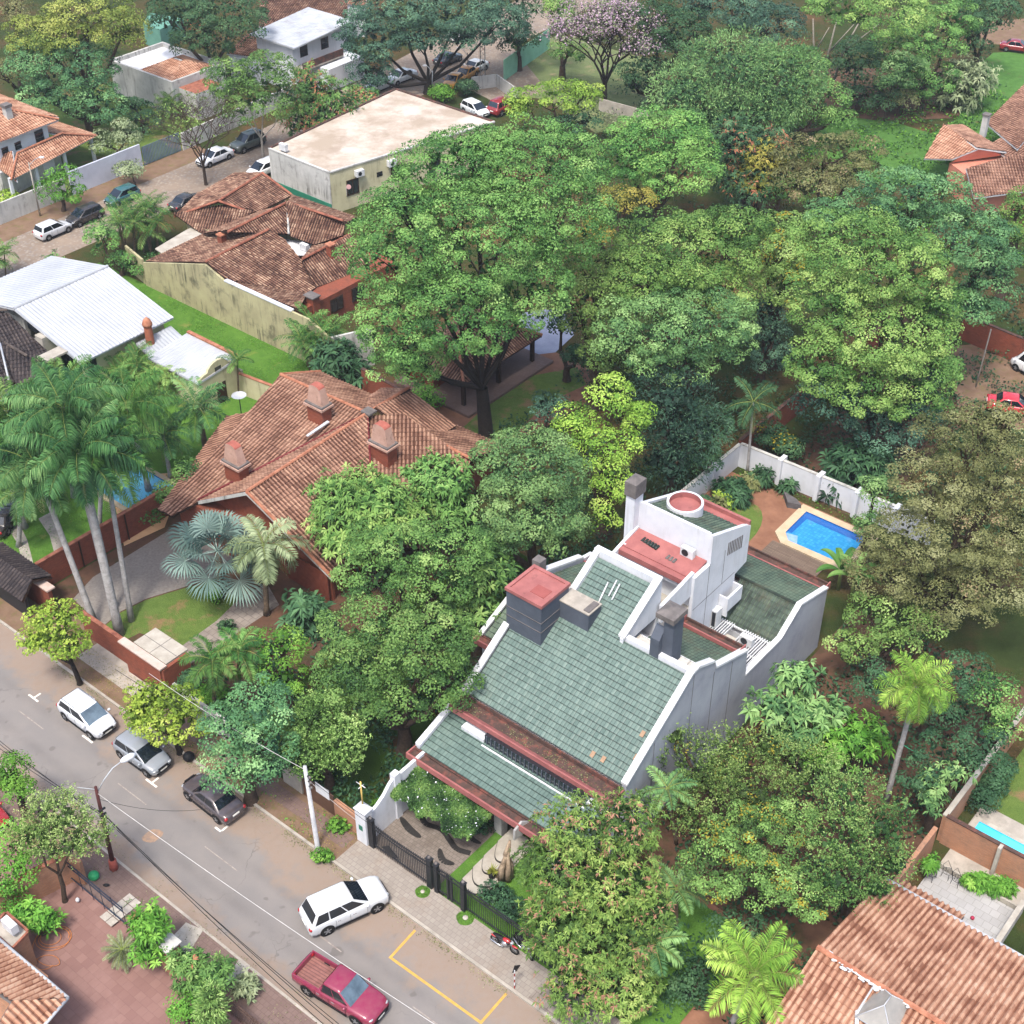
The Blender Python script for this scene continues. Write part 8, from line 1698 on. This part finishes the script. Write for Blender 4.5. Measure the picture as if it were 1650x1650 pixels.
tree('dark bushes in the shade between mango and light palm', [(1120, 1560, 90, 70), (1180, 1500, 110, 60), (1110, 1610, 80, 60)], 'dark', zc=1.2)
tree('dark shrub below the olive tree at the clay roof', [(1380, 1520, 90, 50), (1320, 1560, 60, 50)], 'dark', zc=1.2)
tree('row of small plants along the tan patio wall', [(1575, 1420, 50, 16), (1610, 1437, 50, 16), (1500, 1392, 24, 20)], 'bright', zc=.6, tr0=.25, leaf=.2, style='rosette', nots=True, name='hedge', cat='hedge')
tree('shrubs inside the pool lawn wall', [(1600, 1265, 30, 50), (1580, 1300, 25, 50), (1615, 1235, 40, 30)], 'dark', zc=.8, nots=True, name='hedge', cat='hedge')
# flowering climber on the pergola
pg = thing('pergola', 'pergola smothered in a green climber with small white flowers', 'pergola', W(-37.8, 39.5, 0))
mb = MB(); mb.ubox(-40.2, -35.2, 40.9, 41.0, 2.4, 2.5, m_gate)
for i in range(8): mb.ubox(-40.2 + i * .7, -40.12 + i * .7, 38.6, 41.0, 2.5, 2.6, m_gate)
mb.ubox(-40.3, -35.0, 38.6, 38.68, 2.4, 2.5, m_gate); mb.build('frame', pg)
SEED[0] += 1; rs = np.random.RandomState(5); n = 60000
uu = rs.uniform(-40.75, -34.75, n); f = (uu + 40.75) / 6; v0 = 37.95 + .3 * f + .16 * np.sin(uu * 3) + .1 * np.sin(uu * 7.3); vv = v0 + (41.1 - v0) * rs.rand(n) ** .9
zz = 2.72 + .12 * np.sin(uu * 2.1 + 1) * np.sin(vv * 2.6) + .07 * np.sin(uu * 6 + vv * 5) + rs.normal(0, .09, n) - .35 * np.exp(-(vv - v0) * 3)
P = uu[:, None] * np.array(UX) + vv[:, None] * np.array(VX) + zz[:, None] * np.array([0, 0, 1]); D = rs.normal(0, .5, (n, 3)) + np.array([0, -.3, 1])
fl = rs.rand(n) < .05; cl = (np.sin(uu * 7.1) * np.sin(vv * 8.7 + uu) > .15) & (rs.rand(n) < .35 + .65 * f); mi = (fl & cl).astype(int)
np_mesh('climber', leaves_at(rs, P, D, .13, .6), np.clip(.35 + .3 * np.sin(uu * 2.3) * np.sin(vv * 3) + rs.normal(0, .15, n), 0, 1), [leafm('mid'), BLO['white']], mi, pg)

# ---- undergrowth that nobody could count
def scatter(name, label, regions, n, pal, size, hmax, seed):
    rs = np.random.RandomState(seed); P, T = [], []
    tot = sum(r[4] for r in regions)
    for (u0, u1, v0, v1, wgt) in regions:
        k = int(n * wgt / tot); u = rs.uniform(u0, u1, k); v = rs.uniform(v0, v1, k); g = np.sin(u * .9 + v * .5) * np.sin(v * .8 - u * .3) + rs.normal(0, .3, k)
        ok = g > -.15; u, v, g = u[ok], v[ok], g[ok]; z = rs.rand(len(u)) ** 1.5 * hmax * np.clip(g + .4, .2, 1.2)
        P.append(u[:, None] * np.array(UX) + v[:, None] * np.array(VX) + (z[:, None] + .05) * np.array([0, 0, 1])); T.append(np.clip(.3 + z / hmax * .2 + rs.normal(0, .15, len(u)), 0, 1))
    P = np.concatenate(P); T = np.concatenate(T); D = rs.normal(0, .6, P.shape) + np.array([0, 0, 1]); o = np_mesh(name, leaves_at(rs, P, D, size, .5), T, [leafm(pal)]); tag(o, label, None, None, 'stuff'); return o
scatter('undergrowth', 'dark leafy undergrowth beneath the trees', [(-52, -41.5, 37, 66, 3), (-28.3, -15.8, 37, 72, 3), (-43.8, -20, 82, 130, 6), (-62, -44.8, 62, 100, 3), (-57, -53, 36.5, 48, 1), (-100, -45, 100, 170, 6)], 90000, 'dark', .3, .8, 4)
scatter('meadow_grass', 'rough tall grass of the meadow', [(-74, -40, 125, 168, 1)], 16000, 'bright', .35, .35, 6)
scatter('lawn_grass', 'bright long grass of the garden lawn', [(-103, -79, 64.5, 70.4, 3), (-96, -74, 38, 52, 2)], 30000, 'bright', .10, .07, 7)
scatter('ground_cover', 'sparse weeds on the dusty verge', [(-58, -41.2, 33.9, 36, 1), (-58, -45, 37, 38.5, .6), (-43.5, -33, 79.6, 81, .4)], 2600, 'bright', .16, .18, 8)

def litter(name, label, u0, u1, v0, v1, z, n, pal, seed, size=.07, edge=None):
    rs = np.random.RandomState(seed); u = rs.uniform(u0, u1, n); v = rs.uniform(v0, v1, n) if edge is None else edge - np.abs(rs.normal(0, .25, n)) * np.sign(edge - v0 + 1e-9); v = np.clip(v, v0, v1)
    ok = (np.sin(u * 1.7) + np.sin(u * .6 + 2) + rs.normal(0, .5, n)) > -.3; u, v = u[ok], v[ok]; P = u[:, None] * np.array(UX) + v[:, None] * np.array(VX) + np.array([0, 0, z]); D = rs.normal(0, .15, P.shape) + np.array([0, 0, 1])
    tag(np_mesh(name, leaves_at(rs, P, D, size, .6, .1), rs.uniform(0, 1, len(P)), [leafm(pal)]), label, None, None, 'stuff')
litter('leaf_litter', 'fallen leaves along the kerb', -70, -20, 32.6, 33.66, .03, 3600, 'brown', 21, edge=33.66)
litter('leaf_litter', 'fallen leaves on the verge and pavement', -68, -41, 33.9, 36.1, .14, 3000, 'autumn', 22)
litter('leaf_litter', 'fallen leaves in the front gutter of the house', -40.2, -29.2, 43.6, 44.5, 5.05, 1200, 'brown', 23)
litter('leaf_litter', 'fallen leaves on the near pavement', -56, -34, 23.9, 26.8, .12, 1300, 'brown', 24)
# ------------------------------------------------------------------ thin air haze round the whole site
hm = bpy.data.materials.new('haze'); hm.use_nodes = True; t = hm.node_tree; t.nodes.remove(t.nodes['Principled BSDF'])
pv_ = t.nodes.new('ShaderNodeVolumePrincipled'); pv_.inputs['Color'].default_value = (.86, .92, 1, 1); pv_.inputs['Density'].default_value = .00022; pv_.inputs['Anisotropy'].default_value = .2
t.links.new(pv_.outputs[0], t.nodes['Material Output'].inputs['Volume'])
mb = MB(); mb.lbox(-260, 260, -60, 330, -1, 70, hm); hz = mb.build('haze'); hz['kind'] = 'stuff'
SC.cycles.volume_bounces = 0
